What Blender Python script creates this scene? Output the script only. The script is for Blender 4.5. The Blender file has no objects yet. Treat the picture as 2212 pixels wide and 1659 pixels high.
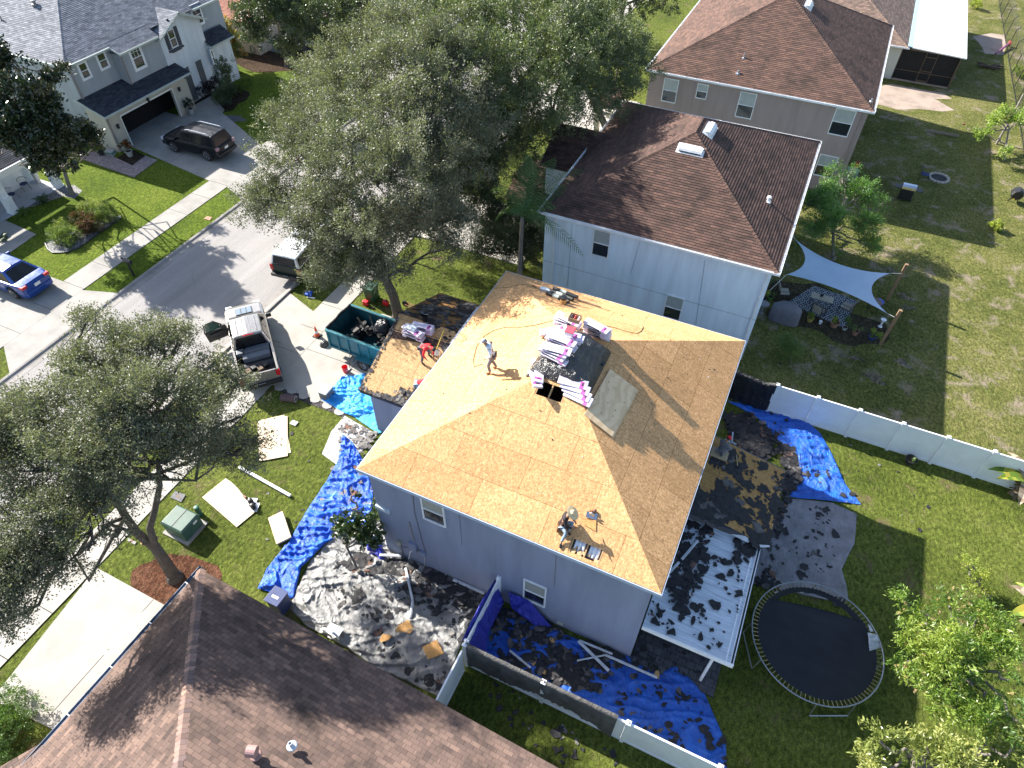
import bpy, bmesh, math, random
import numpy as np
from mathutils import Vector as Vc, Matrix, noise
from math import sin, cos, pi
RU = random.uniform
random.seed(7); NR = np.random.default_rng(7)
S = bpy.context.scene
COL = S.collection
R_ = math.radians

CR = np.array([[0.9071828638747939, 0.4206996244065438, 0.0055747211697258214],
               [0.31235707336788804, -0.6645615032995711, -0.6788159301675695],
               [-0.28187286178164617, 0.6175514831626653, -0.7342873112308408]])
FPX, CAM_H = 1462.84, 24.6
cam = bpy.data.cameras.new('camera'); cam_o = bpy.data.objects.new('camera', cam); COL.objects.link(cam_o)
mw = Matrix.Identity(4)
for i in range(3):
    mw[i][0] = CR[0, i]; mw[i][1] = -CR[1, i]; mw[i][2] = -CR[2, i]
mw[2][3] = CAM_H
cam_o.matrix_world = mw
cam.sensor_width = 36; cam.lens = 36 * FPX / 2212; cam.clip_end = 900; cam.clip_start = 0.1
S.camera = cam_o
SUN_EL, SUN_AZ = R_(31.5), R_(-12)          # direction the light travels in plan
world = bpy.data.worlds.new('World'); S.world = world; world.use_nodes = True
wn = world.node_tree; wn.nodes.clear()
sky = wn.nodes.new('ShaderNodeTexSky'); sky.sky_type = 'NISHITA'; sky.sun_disc = False
sky.sun_elevation = SUN_EL
sd = Vc((-cos(SUN_AZ) * cos(SUN_EL), -sin(SUN_AZ) * cos(SUN_EL), sin(SUN_EL)))  # towards the sun
sky.sun_rotation = math.atan2(sd.x, sd.y)
sky.air_density = 1.0; sky.dust_density = 1.2; sky.ozone_density = 1.2
bg = wn.nodes.new('ShaderNodeBackground'); bg.inputs[1].default_value = 0.095
wo = wn.nodes.new('ShaderNodeOutputWorld')
wn.links.new(sky.outputs[0], bg.inputs[0]); wn.links.new(bg.outputs[0], wo.inputs[0])
sl = bpy.data.lights.new('sun', 'SUN'); sl.energy = 5.0; sl.angle = R_(0.53); sl.color = (1, 0.95, 0.87)
so = bpy.data.objects.new('sun', sl); COL.objects.link(so)
so.rotation_euler = sd.to_track_quat('Z', 'Y').to_euler(); so.location = (0, 0, 60)
S.view_settings.view_transform = 'Standard'; S.view_settings.look = 'None'
S.view_settings.gamma = 1; S.view_settings.exposure = 1.6
S.render.resolution_x = 1024; S.render.resolution_y = 768

VW = dict(f=(0, 0, .576), v1=(0, 0, 2.011), v2=(1000, 0, 2.011), v3=(2000, 0, 2.353), v4=(2800, 0, 2.127), v5=(0, 600, 2.212),
          v6=(700, 900, 2.212), v7=(1700, 950, 2.765), w1=(2600, 750, 1.784), w2=(2400, 1400, 1.536), w3=(0, 1500, 2.011),
          w4=(900, 1500, 2.212), w5=(1000, 2000, 1.8433), w6=(1700, 2000, 1.8433), w7=(2740, 2055, 2.011), w8=(0, 2055, 2.011),
          a1=(0, 0, 2.765), a2=(1600, 400, 2.765), a3=(700, 0, 2.765), a4=(1150, 1050, 2.309), b1=(700, 1500, 3.0167),
          b2=(1980, 1120, 2.962), b3=(2020, 1850, 5.53), b4=(1500, 1150, 4.74), c1=(780, 1120, 2.644), c2=(2000, 1150, 2.72), c3=(2840, 1000, 2.54))
def at(v, x, y, z=0.0):
    """the point at height z that the photo shows at x, y of view v"""
    ox, oy, s = VW[v]
    d = CR.T @ np.array([((ox + x / s) * .576 - 1106) / FPX, ((oy + y / s) * .576 - 829.5) / FPX, 1.0])
    t = (z - CAM_H) / d[2]
    return Vc((d[0] * t, d[1] * t, z))

def tag(o, label=None, cat=None, group=None, kind=None):
    if label: o['label'] = label
    if cat: o['category'] = cat
    if group: o['group'] = group
    if kind: o['kind'] = kind
    return o
def thing(name, label, cat, loc=(0, 0, 0), group=None):
    o = bpy.data.objects.new(name, None); COL.objects.link(o); o.location = loc; o.empty_display_size = .3
    return tag(o, label, cat, group)
def root_of(o):
    while o.parent: o = o.parent
    return o
class MB:
    def __init__(s): s.v = []; s.f = []; s.m = []; s.uv = {}
    def add(s, vs, fs, m=0, uvs=None):
        b = len(s.v); s.v += [tuple(v) for v in vs]
        for k, f in enumerate(fs):
            if uvs: s.uv[len(s.f)] = uvs[k]
            s.f.append([b + i for i in f]); s.m.append(m)
    def box(s, x0, x1, y0, y1, z0, z1, m=0):
        s.add([(x, y, z) for z in (z0, z1) for y in (y0, y1) for x in (x0, x1)],
              [(0, 2, 3, 1), (4, 5, 7, 6), (0, 1, 5, 4), (2, 6, 7, 3), (0, 4, 6, 2), (1, 3, 7, 5)], m)
    def obox(s, c, a, b, d, m=0):
        """box about c with half-axis vectors a, b, d"""
        c, a, b, d = map(Vc, (c, a, b, d))
        s.add([c + i * a + j * b + k * d for k in (-1, 1) for j in (-1, 1) for i in (-1, 1)],
              [(0, 2, 3, 1), (4, 5, 7, 6), (0, 1, 5, 4), (2, 6, 7, 3), (0, 4, 6, 2), (1, 3, 7, 5)], m)
    def bar(s, p, q, w, h=None, m=0):
        p, q = Vc(p), Vc(q); h = h or w; d = q - p
        u = d.cross(Vc((0, 0, 1)))
        if u.length < 1e-4: u = Vc((1, 0, 0))
        u.normalize(); n = u.cross(d).normalized()
        s.obox((p + q) / 2, d / 2, u * w / 2, n * h / 2, m)
    def tube(s, pts, r, n=8, m=0, cap=True):
        pts = [Vc(p) for p in pts]
        if not hasattr(r, '__len__'): r = [r] * len(pts)
        b = len(s.v); up = Vc((0, 0, 1)); last = None
        for i, p in enumerate(pts):
            d = (pts[min(i + 1, len(pts) - 1)] - pts[max(i - 1, 0)])
            if d.length < 1e-6: d = Vc((0, 0, 1))
            d.normalize()
            u = d.cross(up) if last is None else last - d * last.dot(d)
            if u.length < 1e-3: u = d.cross(Vc((1, 0, 0)))
            u.normalize(); last = u; w = d.cross(u)
            for k in range(n):
                t = 2 * pi * k / n
                s.v.append(tuple(p + (u * cos(t) + w * sin(t)) * r[i]))
        for i in range(len(pts) - 1):
            for k in range(n):
                k2 = (k + 1) % n
                s.f.append([b + i * n + k, b + i * n + k2, b + (i + 1) * n + k2, b + (i + 1) * n + k]); s.m.append(m)
        if cap:
            s.f.append([b + k for k in range(n)][::-1]); s.m.append(m)
            s.f.append([b + (len(pts) - 1) * n + k for k in range(n)]); s.m.append(m)
    def lathe(s, c, prof, n=16, m=0, ax=None):
        """prof = [(radius, height)], about c along z (or ax)"""
        c = Vc(c); ax = Vc(ax).normalized() if ax else Vc((0, 0, 1))
        u = ax.cross(Vc((0, 1, 0)) if abs(ax.y) < .9 else Vc((1, 0, 0))).normalized(); w = ax.cross(u)
        b = len(s.v)
        for r, h in prof:
            for k in range(n):
                t = 2 * pi * k / n
                s.v.append(tuple(c + ax * h + (u * cos(t) + w * sin(t)) * r))
        for i in range(len(prof) - 1):
            for k in range(n):
                k2 = (k + 1) % n
                s.f.append([b + i * n + k, b + i * n + k2, b + (i + 1) * n + k2, b + (i + 1) * n + k]); s.m.append(m)
        s.f.append([b + k for k in range(n)][::-1]); s.m.append(m)
        s.f.append([b + (len(prof) - 1) * n + k for k in range(n)]); s.m.append(m)
    def prism(s, poly, z0, z1, m=0):
        n = len(poly); p = [(a[0], a[1]) for a in poly]
        ar = sum(p[i][0] * p[(i + 1) % n][1] - p[(i + 1) % n][0] * p[i][1] for i in range(n))
        if ar < 0: p = p[::-1]
        s.add([(x, y, z0) for x, y in p] + [(x, y, z1) for x, y in p],
              [list(range(n))[::-1], [n + i for i in range(n)]] + [[i, (i + 1) % n, n + (i + 1) % n, n + i] for i in range(n)], m)
    def slab(s, poly3, t, m=0):
        """flat 3D polygon given thickness t below itself"""
        P = [Vc(p) for p in poly3]; n = len(P)
        nn = Vc((0, 0, 0))
        for i in range(n): nn += P[i].cross(P[(i + 1) % n])
        nn.normalize()
        if nn.z < 0: P = P[::-1]; nn = -nn
        s.add(P + [p - nn * t for p in P], [list(range(n)), [n + i for i in range(n)][::-1]] +
              [[(i + 1) % n, i, n + i, n + (i + 1) % n] for i in range(n)], m)
    def build(s, name, mats, parent=None, smooth=False, base=None, bevel=0, auto=None):
        """links the collected shapes as ONE mesh object; vertices are in world space (or in the still unmoved thing's)"""
        me = bpy.data.meshes.new(name)
        org = Vc(base) if base is not None else Vc((0, 0, 0))
        if parent is not None: org = root_of(parent).location.copy()
        V = [(a - org.x, b - org.y, c - org.z) for a, b, c in s.v]
        me.from_pydata(V, [], s.f)
        if not isinstance(mats, (list, tuple)): mats = [mats]
        for m in mats: me.materials.append(m)
        if len(mats) > 1: me.polygons.foreach_set('material_index', s.m)
        if s.uv:
            uvl = me.uv_layers.new(name='uv')
            for k, pts in s.uv.items():
                for li, uvp in zip(me.polygons[k].loop_indices, pts): uvl.data[li].uv = uvp
        if smooth: me.polygons.foreach_set('use_smooth', [True] * len(me.polygons))
        if auto:
            me.polygons.foreach_set('use_smooth', [True] * len(me.polygons))
            me.set_sharp_from_angle(angle=R_(auto))
        me.update()
        o = bpy.data.objects.new(name, me); COL.objects.link(o)
        if parent is not None: o.parent = parent
        else: o.location = org
        if bevel:
            b = o.modifiers.new('bevel', 'BEVEL'); b.width = bevel; b.segments = 2; b.limit_method = 'ANGLE'; b.angle_limit = R_(35)
        return o
def kids(o): return [c for c in list(bpy.data.objects) if c.parent == o]
KID = {}
def copy_thing(o, loc, rz, label, group=None, sc=None):
    r = o.copy(); COL.objects.link(r); r.location = loc; r.rotation_euler = (0, 0, rz); r['label'] = label
    if group: r['group'] = group
    if sc: r.scale = (sc, sc, sc) if not hasattr(sc, '__len__') else sc
    for ch in kids(o):
        c = ch.copy(); COL.objects.link(c); c.parent = r
        for g in kids(ch):
            d = g.copy(); COL.objects.link(d); d.parent = c
    return r
def place(o, loc, rz=0.0):
    o.location = loc; o.rotation_euler = (0, 0, rz); return o

class NT:
    def __init__(s, name, rough=.6, metal=0, spec=.5):
        s.mat = bpy.data.materials.new(name); s.mat.use_nodes = True
        s.t = s.mat.node_tree; s.b = s.t.nodes['Principled BSDF']
        s.b.inputs['Roughness'].default_value = rough; s.b.inputs['Metallic'].default_value = metal
        s.b.inputs['Specular IOR Level'].default_value = spec
    def n(s, ty, ins=None, **kw):
        nd = s.t.nodes.new('ShaderNode' + ty)
        for k, v in kw.items(): setattr(nd, k, v)
        for k, v in (ins or {}).items(): s.put(nd.inputs[k], v)
        return nd
    def put(s, sock, v):
        if isinstance(v, bpy.types.NodeSocket): s.t.links.new(v, sock)
        elif isinstance(v, (tuple, list)) and len(v) == 3 and sock.type == 'RGBA': sock.default_value = (*v, 1)
        else: sock.default_value = v
    def coord(s, which='Object'): return s.n('TexCoord').outputs[which]
    def mapping(s, vec, scale=(1, 1, 1), rot=(0, 0, 0), loc=(0, 0, 0)):
        m = s.n('Mapping'); s.put(m.inputs['Vector'], vec); m.inputs['Scale'].default_value = scale
        m.inputs['Rotation'].default_value = rot; m.inputs['Location'].default_value = loc
        return m.outputs[0]
    def noise(s, vec, scale, detail=4, rough=.6, dist=0):
        n = s.n('TexNoise', {'Vector': vec, 'Scale': scale, 'Detail': detail, 'Roughness': rough, 'Distortion': dist})
        return n.outputs[0]
    def ramp(s, fac, stops):
        r = s.n('ValToRGB'); s.put(r.inputs[0], fac); e = r.color_ramp.elements
        while len(e) < len(stops): e.new(.5)
        for el, (p, c) in zip(e, stops): el.position = p; el.color = (*c, 1) if hasattr(c, '__len__') else (c, c, c, 1)
        return r.outputs[0]
    def mix(s, fac, a, b, mode='MIX'):
        m = s.n('Mix', data_type='RGBA', blend_type=mode)
        s.put(m.inputs[0], fac); s.put(m.inputs[6], a); s.put(m.inputs[7], b)
        return m.outputs[2]
    def math(s, op, a, b=0.0):
        m = s.n('Math', operation=op); s.put(m.inputs[0], a); s.put(m.inputs[1], b); return m.outputs[0]
    def bump(s, h, dist=.01, strength=1.0):
        b = s.n('Bump', {'Height': h, 'Distance': dist, 'Strength': strength}); s.put(s.b.inputs['Normal'], b.outputs[0]); return b.outputs[0]
    def col(s, c): s.put(s.b.inputs['Base Color'], c); return s
MC = {}
def sc3(c, k): return tuple(min(1, x * k) for x in c)
def plain(name, c, rough=.6, metal=0, spec=.5, var=.12, scale=4, bump=0, coat=0):
    """painted, plastic, cloth or metal surface with slight unevenness and dust"""
    if name in MC: return MC[name]
    t = NT(name, rough, metal, spec); co = t.coord()
    a = t.noise(co, scale, 5, .65)
    t.col(t.ramp(a, [(.3, sc3(c, 1 - var)), (.7, sc3(c, 1 + var))]))
    r = t.ramp(t.noise(co, scale * 2.3, 3), [(.3, max(0, rough - .08)), (.7, min(1, rough + .08))]); t.put(t.b.inputs['Roughness'], r)
    if bump: t.bump(t.noise(co, 60, 3), bump)
    if coat: t.b.inputs['Coat Weight'].default_value = coat; t.b.inputs['Coat Roughness'].default_value = .05
    MC[name] = t.mat; return t.mat
def shingle(name, c1, c2, stain=(.02, .018, .016), st=.35, tab=.30, e=.143, seedx=0):
    t = NT(name, .92, 0, .25); uv = t.coord('UV')
    b = t.n('TexBrick', {'Vector': uv, 'Color1': c1, 'Color2': c2, 'Mortar': sc3(c1, .28), 'Scale': 1.0, 'Mortar Size': .007, 'Mortar Smooth': .1, 'Bias': 0.0, 'Brick Width': tab, 'Row Height': e})
    b.offset = .5
    v = t.n('TexBrick', {'Vector': t.mapping(uv, loc=(tab * 7.31, e * 4, 0)), 'Color1': (.72, .72, .72), 'Color2': (1.25, 1.2, 1.15), 'Mortar': (1, 1, 1), 'Scale': 1.0, 'Mortar Size': 0.0, 'Brick Width': tab * 1.37, 'Row Height': e})
    c = t.mix(1.0, b.outputs[0], v.outputs[0], 'MULTIPLY')
    s1 = t.noise(t.mapping(t.coord(), scale=(.55, .55, .3)), 1.0, 6, .62, .4)
    c = t.mix(t.ramp(s1, [(.48, 0), (.75, st)]), c, stain)
    s2 = t.noise(uv, 90, 2)
    c = t.mix(.35, c, t.mix(1, c, t.ramp(s2, [(.3, .45), (.7, 1.5)]), 'MULTIPLY'))
    t.col(c); t.bump(t.noise(uv, 120, 2), .004)
    return t.mat
def stucco(name, c, c2=None):
    t = NT(name, .9, 0, .2); co = t.coord()
    a = t.noise(t.mapping(co, scale=(1.6, 1.6, .22)), 1.3, 7, .65)
    cc = t.ramp(a, [(.3, sc3(c, .84)), (.7, sc3(c, 1.06))])
    z = t.n('SeparateXYZ'); t.put(z.inputs[0], co)
    dz = t.math('ADD', z.outputs[2], t.math('MULTIPLY', t.noise(co, 2.5, 4), .5))
    cc = t.mix(t.ramp(dz, [(.25, .35), (.6, 0)]), cc, sc3(c, .55))
    t.col(cc); t.bump(t.noise(co, 45, 3), .006)
    return t.mat
def grass_mat(name, cols, bare=None, bare_amt=.0, sc=1.0):
    t = NT(name, .95, 0, .08); co = t.coord()
    big = t.noise(co, .22 * sc, 5, .6); mid = t.noise(co, 2.2, 5, .7); fine = t.noise(co, 17, 4, .75); vf = t.noise(t.mapping(co, scale=(1, .6, 1), rot=(0, 0, .6)), 48, 2, .6)
    m = t.math('ADD', t.math('MULTIPLY', big, .45), t.math('ADD', t.math('MULTIPLY', mid, .35), t.math('MULTIPLY', fine, .3)))
    c = t.ramp(m, [(.38, cols[0]), (.5, cols[1]), (.6, cols[2]), (.72, cols[3])])
    g2 = t.noise(t.mapping(co, scale=(1, .7, 1), rot=(0, 0, 1.1)), 7.5, 5, .8); c = t.mix(1.0, c, t.ramp(g2, [(.34, .35), (.5, .95), (.66, 1.75)]), 'MULTIPLY')
    c = t.mix(t.ramp(t.noise(co, 11, 4, .8, .3), [(.55, 0), (.68, .55)]), c, (.26, .21, .11)); c = t.mix(1.0, c, t.ramp(vf, [(.3, .5), (.52, 1.0), (.72, 1.5)]), 'MULTIPLY')
    if bare:
        bn = t.math('ADD', t.math('MULTIPLY', t.noise(co, .7, 6, .65, .3), .8), t.math('MULTIPLY', fine, .25))
        c = t.mix(t.ramp(bn, [(.62 - bare_amt, 0), (.72 - bare_amt, 1)]), c, t.mix(1.0, bare, t.ramp(vf, [(.3, .6), (.7, 1.3)]), 'MULTIPLY'))
    t.col(c)
    t.bump(t.math('ADD', t.math('MULTIPLY', g2, 1.4), t.math('MULTIPLY', vf, .6)), .13)
    return t.mat
def concrete(name, c, stain=.6, rough=.85):
    t = NT(name, rough, 0, .3); co = t.coord()
    a = t.noise(co, .7, 7, .65); b = t.noise(co, 30, 3)
    cc = t.ramp(a, [(.3, sc3(c, stain)), (.55, c), (.75, sc3(c, 1.08))])
    cc = t.mix(1.0, cc, t.ramp(b, [(.3, .86), (.7, 1.1)]), 'MULTIPLY')
    t.col(cc); t.bump(b, .004); return t.mat
def asphalt(name, c):
    t = NT(name, .9, 0, .3); co = t.coord()
    sp = t.n('TexVoronoi', {'Vector': co, 'Scale': 60.0}).outputs['Distance']
    a = t.noise(t.mapping(co, scale=(1, .12, 1)), .8, 6, .6)
    cc = t.ramp(a, [(.3, sc3(c, .8)), (.7, sc3(c, 1.15))])
    cc = t.mix(1.0, cc, t.ramp(t.noise(co, 55, 2, .8), [(.3, .6), (.7, 1.4)]), 'MULTIPLY')
    v = t.n('TexVoronoi', {'Vector': t.mix(.12, co, t.n('TexNoise', {'Vector': co, 'Scale': 1.2}).outputs['Color']), 'Scale': .3}, feature='DISTANCE_TO_EDGE').outputs['Distance']
    cc = t.mix(t.ramp(v, [(.0, .4), (.0035, 0)]), cc, sc3(c, .5))
    t.col(cc); t.bump(sp, .006); return t.mat
def osb(name, c, joint=True, dark=.75):
    t = NT(name, .8, 0, .25); uv = t.coord('UV')
    v1 = t.n('TexVoronoi', {'Vector': t.mapping(uv, scale=(1, .38, 1), rot=(0, 0, .5)), 'Scale': 30.0}).outputs['Color']
    v2 = t.n('TexVoronoi', {'Vector': t.mapping(uv, scale=(.4, 1, 1), rot=(0, 0, .3)), 'Scale': 42.0}).outputs['Color']
    s1 = t.n('SeparateColor'); t.put(s1.inputs[0], v1); s2 = t.n('SeparateColor'); t.put(s2.inputs[0], v2)
    f = t.math('MULTIPLY', t.math('ADD', s1.outputs[0], s2.outputs[1]), .5)
    cc = t.ramp(f, [(.12, sc3(c, .62)), (.4, sc3(c, .92)), (.62, sc3(c, 1.05)), (.9, (min(1, c[0] * 1.3), min(1, c[1] * 1.38), min(1, c[2] * 1.6)))])
    a = t.noise(uv, .6, 6, .65)
    cc = t.mix(t.ramp(a, [(.45, 0), (.8, .5)]), cc, sc3(c, dark * .75))
    w = t.noise(uv, 5, 4, .7)
    cc = t.mix(t.ramp(w, [(.66, 0), (.78, .45)]), cc, sc3(c, .35))
    if joint:
        br = t.n('TexBrick', {'Vector': uv, 'Color1': (1, 1, 1), 'Color2': (.84, .82, .80), 'Mortar': (.42, .36, .30), 'Scale': 1.0, 'Mortar Size': .009, 'Mortar Smooth': .2, 'Brick Width': 2.44, 'Row Height': 1.22}).outputs[0]
        cc = t.mix(1.0, cc, br, 'MULTIPLY')
    t.col(cc); t.bump(f, .003); return t.mat
def tarp_mat(name, c, rough=.35, c2=None, sheen=.5):
    t = NT(name, rough, 0, sheen); co = t.coord()
    a = t.noise(co, 1.4, 6, .65); cc = t.ramp(a, [(.3, sc3(c, .75)), (.7, c2 or sc3(c, 1.15))])
    t.col(cc)
    cr = t.n('TexNoise', {'Vector': t.mapping(co, scale=(1, .4, 1), rot=(0, 0, .7)), 'Scale': 4.0, 'Detail': 8.0, 'Roughness': .62, 'Distortion': .8}).outputs[0]
    t.bump(t.math('ABSOLUTE', t.math('SUBTRACT', cr, .5)), .16); return t.mat
def leaf_mat(name, c1, c2, c3, rough=.45, trans=.3, spec=.5):
    t = NT(name, rough, 0, spec); a = t.n('Attribute', attribute_name='tint').outputs['Fac']
    cc = t.ramp(a, [(.05, c1), (.5, c2), (.95, c3)]); t.col(cc)
    tr = t.n('BsdfTranslucent'); t.put(tr.inputs[0], t.mix(1, cc, (1.5, 1.7, .7), 'MULTIPLY'))
    mx = t.n('MixShader'); mx.inputs[0].default_value = trans
    out = t.t.nodes['Material Output']
    t.t.links.new(t.b.outputs[0], mx.inputs[1]); t.t.links.new(tr.outputs[0], mx.inputs[2]); t.t.links.new(mx.outputs[0], out.inputs[0])
    return t.mat
def bark_mat(name, c):
    t = NT(name, .95, 0, .15); co = t.coord()
    a = t.noise(t.mapping(co, scale=(1, 1, .25)), 14, 6, .7, .5)
    t.col(t.ramp(a, [(.3, sc3(c, .5)), (.6, c), (.8, sc3(c, 1.4))])); t.bump(a, .04); return t.mat
def glass_mat(name, c=(.02, .025, .03), rough=.06, spec=.8):
    t = NT(name, rough, 0, spec); co = t.coord(); t.col(t.ramp(t.noise(co, .8, 3), [(.3, sc3(c, .7)), (.7, sc3(c, 1.5))])); return t.mat
GL = glass_mat('window_glass'); GLC = glass_mat('car_glass', (.008, .010, .013), .1, .3)
BL = plain('window_blind', (.38, .41, .40), .35, 0, .6)
WHT = plain('white_trim', (.78, .79, .80), .5); DRK = plain('dark_rubber', (.02, .02, .022), .8)
BLK = plain('black_plastic', (.015, .015, .017), .45); CHR = plain('chrome', (.7, .7, .72), .2, 1)
GALV = plain('galvanised_metal', (.5, .52, .55), .4, .9); WOODM = plain('raw_lumber', (.42, .27, .14), .8, var=.25, scale=12)
G_LAWN = grass_mat('lawn_grass', [(.035, .048, .013), (.095, .13, .022), (.155, .19, .036), (.23, .235, .075)], (.20, .15, .09), .03)
G_LUSH = grass_mat('lush_lawn', [(.040, .065, .008), (.095, .150, .014), (.150, .21, .022), (.20, .23, .04)], None)
G_YARD = grass_mat('patchy_back_lawn', [(.045, .055, .016), (.12, .14, .034), (.20, .20, .062), (.31, .265, .14)], (.36, .29, .22), .06)
def sheet(name, poly, z, mat, label=None, kind='structure'):
    mb = MB(); P = [(p[0], p[1]) for p in poly]; n = len(P)
    if sum(P[i][0] * P[(i + 1) % n][1] - P[(i + 1) % n][0] * P[i][1] for i in range(n)) < 0: P = P[::-1]
    mb.add([(x, y, z) for x, y in P], [list(range(n))]); o = mb.build(name, mat)
    return tag(o, kind=kind)
mb = MB(); mb.add([(-400, -300, 0), (400, -300, 0), (400, 700, 0), (-400, 700, 0)], [(0, 1, 2, 3)]); tag(mb.build('ground', G_LAWN), kind='structure')
sheet('lawn', [(-44.6, 17), (-31.9, 17), (-31.9, 70), (-60, 70), (-60, 17)], .004, G_LUSH)
sheet('back_lawn', [(.4, 24.3), (40, 24.3), (40, 110), (3, 110), (3, 62), (.4, 40)], .004, G_YARD)
ASP = asphalt('asphalt', (.28, .265, .255)); CON = concrete('concrete', (.31, .295, .27), .72); CONL = concrete('pale_concrete', (.37, .35, .315), .8); CURB = concrete('curb_concrete', (.28, .26, .24), .6)
CONG = concrete('garage_slab', (.27, .29, .30), .7)
JNT = plain('dark_joint', (.06, .055, .05), .95)  # dark colour of the joint lines themselves
X0, X1 = -31.7, -24.35
mb = MB(); mb.add([(X0, -60, .004), (X1, -60, .004), (X1, 200, .004), (X0, 200, .004)], [(0, 1, 2, 3)]); tag(mb.build('road', ASP), kind='structure')
def kerb(name, xa, sgn):
    """mountable kerb: flat gutter pan then a rounded rise to the verge"""
    mb = MB(); pr = [(0, .008), (.02, .012), (.28, .012), (.36, .03), (.47, .1), (.56, .115), (.62, .115), (.62, 0), (0, 0)]
    y0, y1 = -60, 200; n = len(pr)
    vs = [(xa + sgn * a, y0, b) for a, b in pr] + [(xa + sgn * a, y1, b) for a, b in pr]
    mb.add(vs, [(i, (i + 1) % n, n + (i + 1) % n, n + i) for i in range(n)])
    y = -20.
    while y < 90: mb.box(min(xa + sgn * .02, xa + sgn * .6), max(xa + sgn * .02, xa + sgn * .6), y, y + .012, .118, .121, 1); y += 3.05
    tag(mb.build(name, [CURB, JNT]), kind='structure')
kerb('kerb', X0, -1); kerb('kerb', X1, 1)
def walkway(name, x0, x1, y0, y1, mat, z=.035, joints=(), jx=()):
    mb = MB(); mb.box(x0, x1, y0, y1, -.02, z)
    for y in joints: mb.box(x0, x1, y, y + .025, z + .001, z + .004, 1)
    for x in jx: mb.box(x, x + .025, y0, y1, z + .001, z + .004, 1)
    return tag(mb.build(name, [mat, JNT]), kind='structure')
walkway('pavement', -36.0, -34.4, -40, 120, CON, joints=[17.0 + 2.05 * k for k in range(-20, 40) if not 28.5 < 17 + 2.05 * k < 34.8] + [29.0, 34.4])
walkway('pavement', -21.55, -20.1, -40, 120, CONL, joints=[16 + 1.9 * k for k in range(-20, 40)])
def slab(name, poly, mat, z=.03, lines=()):
    mb = MB(); mb.prism(poly, -.02, z)
    for a, b in lines: mb.bar((*a, z + .002), (*b, z + .002), .022, .004, 1)
    return tag(mb.build(name, [mat, JNT]), kind='structure')
slab('driveway', [(-44.8, 30.3), (-36.0, 29.0), (-36.0, 34.4), (-42, 37.2), (-44.8, 37.2)], CON, .03, [((-40.2, 29.6), (-40.2, 35.8))])
slab('driveway', [(-34.4, 28.9), (-32.3, 28.0), (-32.3, 35.4), (-34.4, 34.5)], CON, .031)
slab('garage_floor', [(-50, 30.4), (-44.8, 30.4), (-44.8, 35.4), (-50, 35.4)], CONG, .034)
slab('driveway', [(-44, 11.7), (-36.0, 11.7), (-36.0, 17.0), (-44, 17.0)], CON, .03, [((-40, 11.7), (-40, 17))])
slab('driveway', [(-34.4, 11.9), (-32.3, 10.6), (-32.3, 17.6), (-34.4, 16.9)], CON, .031)
slab('driveway', [(-20.1, 15.6), (-14.0, 15.9), (-14.0, 22.4), (-18, 22.4), (-20.1, 21.0)], CONL, .03, [((-20.1, 18.4), (-14, 18.4)), ((-17.2, 15.8), (-17.2, 22.4))])
slab('driveway', [(-21.55, 14.7), (-20.1, 15.1), (-20.1, 21.0), (-21.55, 21.0)], CONL, .039)
slab('driveway', [(-23.75, 13.8), (-21.55, 14.8), (-21.55, 20.95), (-23.75, 21.7)], CONL, .031, [((-23.7, 17.9), (-21.55, 18.2))])
d1, d2, d3, d4 = at('w8', 730, 150), at('w8', 1235, 430), at('w8', 430, 1340), at('w8', 20, 1060)
slab('driveway', [(d1.x, d1.y), (d2.x + 2, d2.y - .02), (d3.x + 2, d3.y), (d4.x, d4.y - .4)], CONL, .03, [((at('w8', 640, 230).x - .02, d1.y), (d4.x, d3.y - .4)), ((at('w8', 1160, 390).x, d2.y), (at('w8', 360, 1285).x, d3.y))][1:])
slab('driveway', [(-23.75, d3.y - .8), (-21.55, d4.y - .4), (-21.55, d1.y), (-23.75, d1.y + .8)], CONL, .031)
slab('driveway', [(-21.55, d4.y - .4), (-20.1, d4.y - .4), (-20.1, d1.y), (-21.55, d1.y)], CONL, .039)
CK = plain('crack_filler', (.8, .8, .78), .8)
mb = MB()
def smear(v, pts, z):
    P = [at(v, *p, z) for p in pts]; mb.add(P, [list(range(len(P)))])
smear('w8', [(860, 260), (870, 265), (858, 420), (885, 510), (905, 570), (875, 585), (850, 440), (838, 350)], .036)
smear('w8', [(825, 750), (845, 690), (880, 610), (950, 570), (1000, 545), (1100, 465), (1105, 475), (1010, 570), (1000, 600), (930, 680), (870, 740), (830, 765)], .036)
smear('w8', [(780, 805), (800, 780), (860, 765), (915, 800), (890, 805), (850, 780), (800, 810)], .036)
tag(mb.build('crack_filler', CK), kind='stuff', label='white filler smeared over cracks in the foreground driveway')
slab('entry_walk', [(-44.9, 37.2), (-42.9, 37.2), (-41.6, 35.9), (-42.2, 37.65), (-44.9, 39.3)], CON, .034)
slab('entry_walk', [(-47, 17.0), (-41.1, 17.3), (-41.3, 19.6), (-43.9, 19.8), (-47, 19.8)], CON, .033)
slab('driveway', [(-48, 48.5), (-36, 48.5), (-36, 55), (-48, 55)], concrete('stained_driveway', (.2, .19, .18), .6), .03)
slab('driveway', [(-34.4, 48.5), (-32.3, 47.5), (-32.3, 56), (-34.4, 55)], CON, .03)
slab('driveway', [(-24, 29.5), (-13, 29.5), (-13, 35), (-24, 35)], CONL, .044)
slab('driveway', [(-24, 47), (-13, 47), (-13, 53), (-24, 53)], CONL, .044)
PVB = NT('brick_border', .9, 0, .3); co = PVB.coord()
pb = PVB.n('TexBrick', {'Vector': co, 'Color1': (.30, .24, .235), 'Color2': (.21, .175, .18), 'Mortar': (.07, .06, .06), 'Scale': 1.0, 'Mortar Size': .008, 'Brick Width': .24, 'Row Height': .16}).outputs[0]
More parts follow.
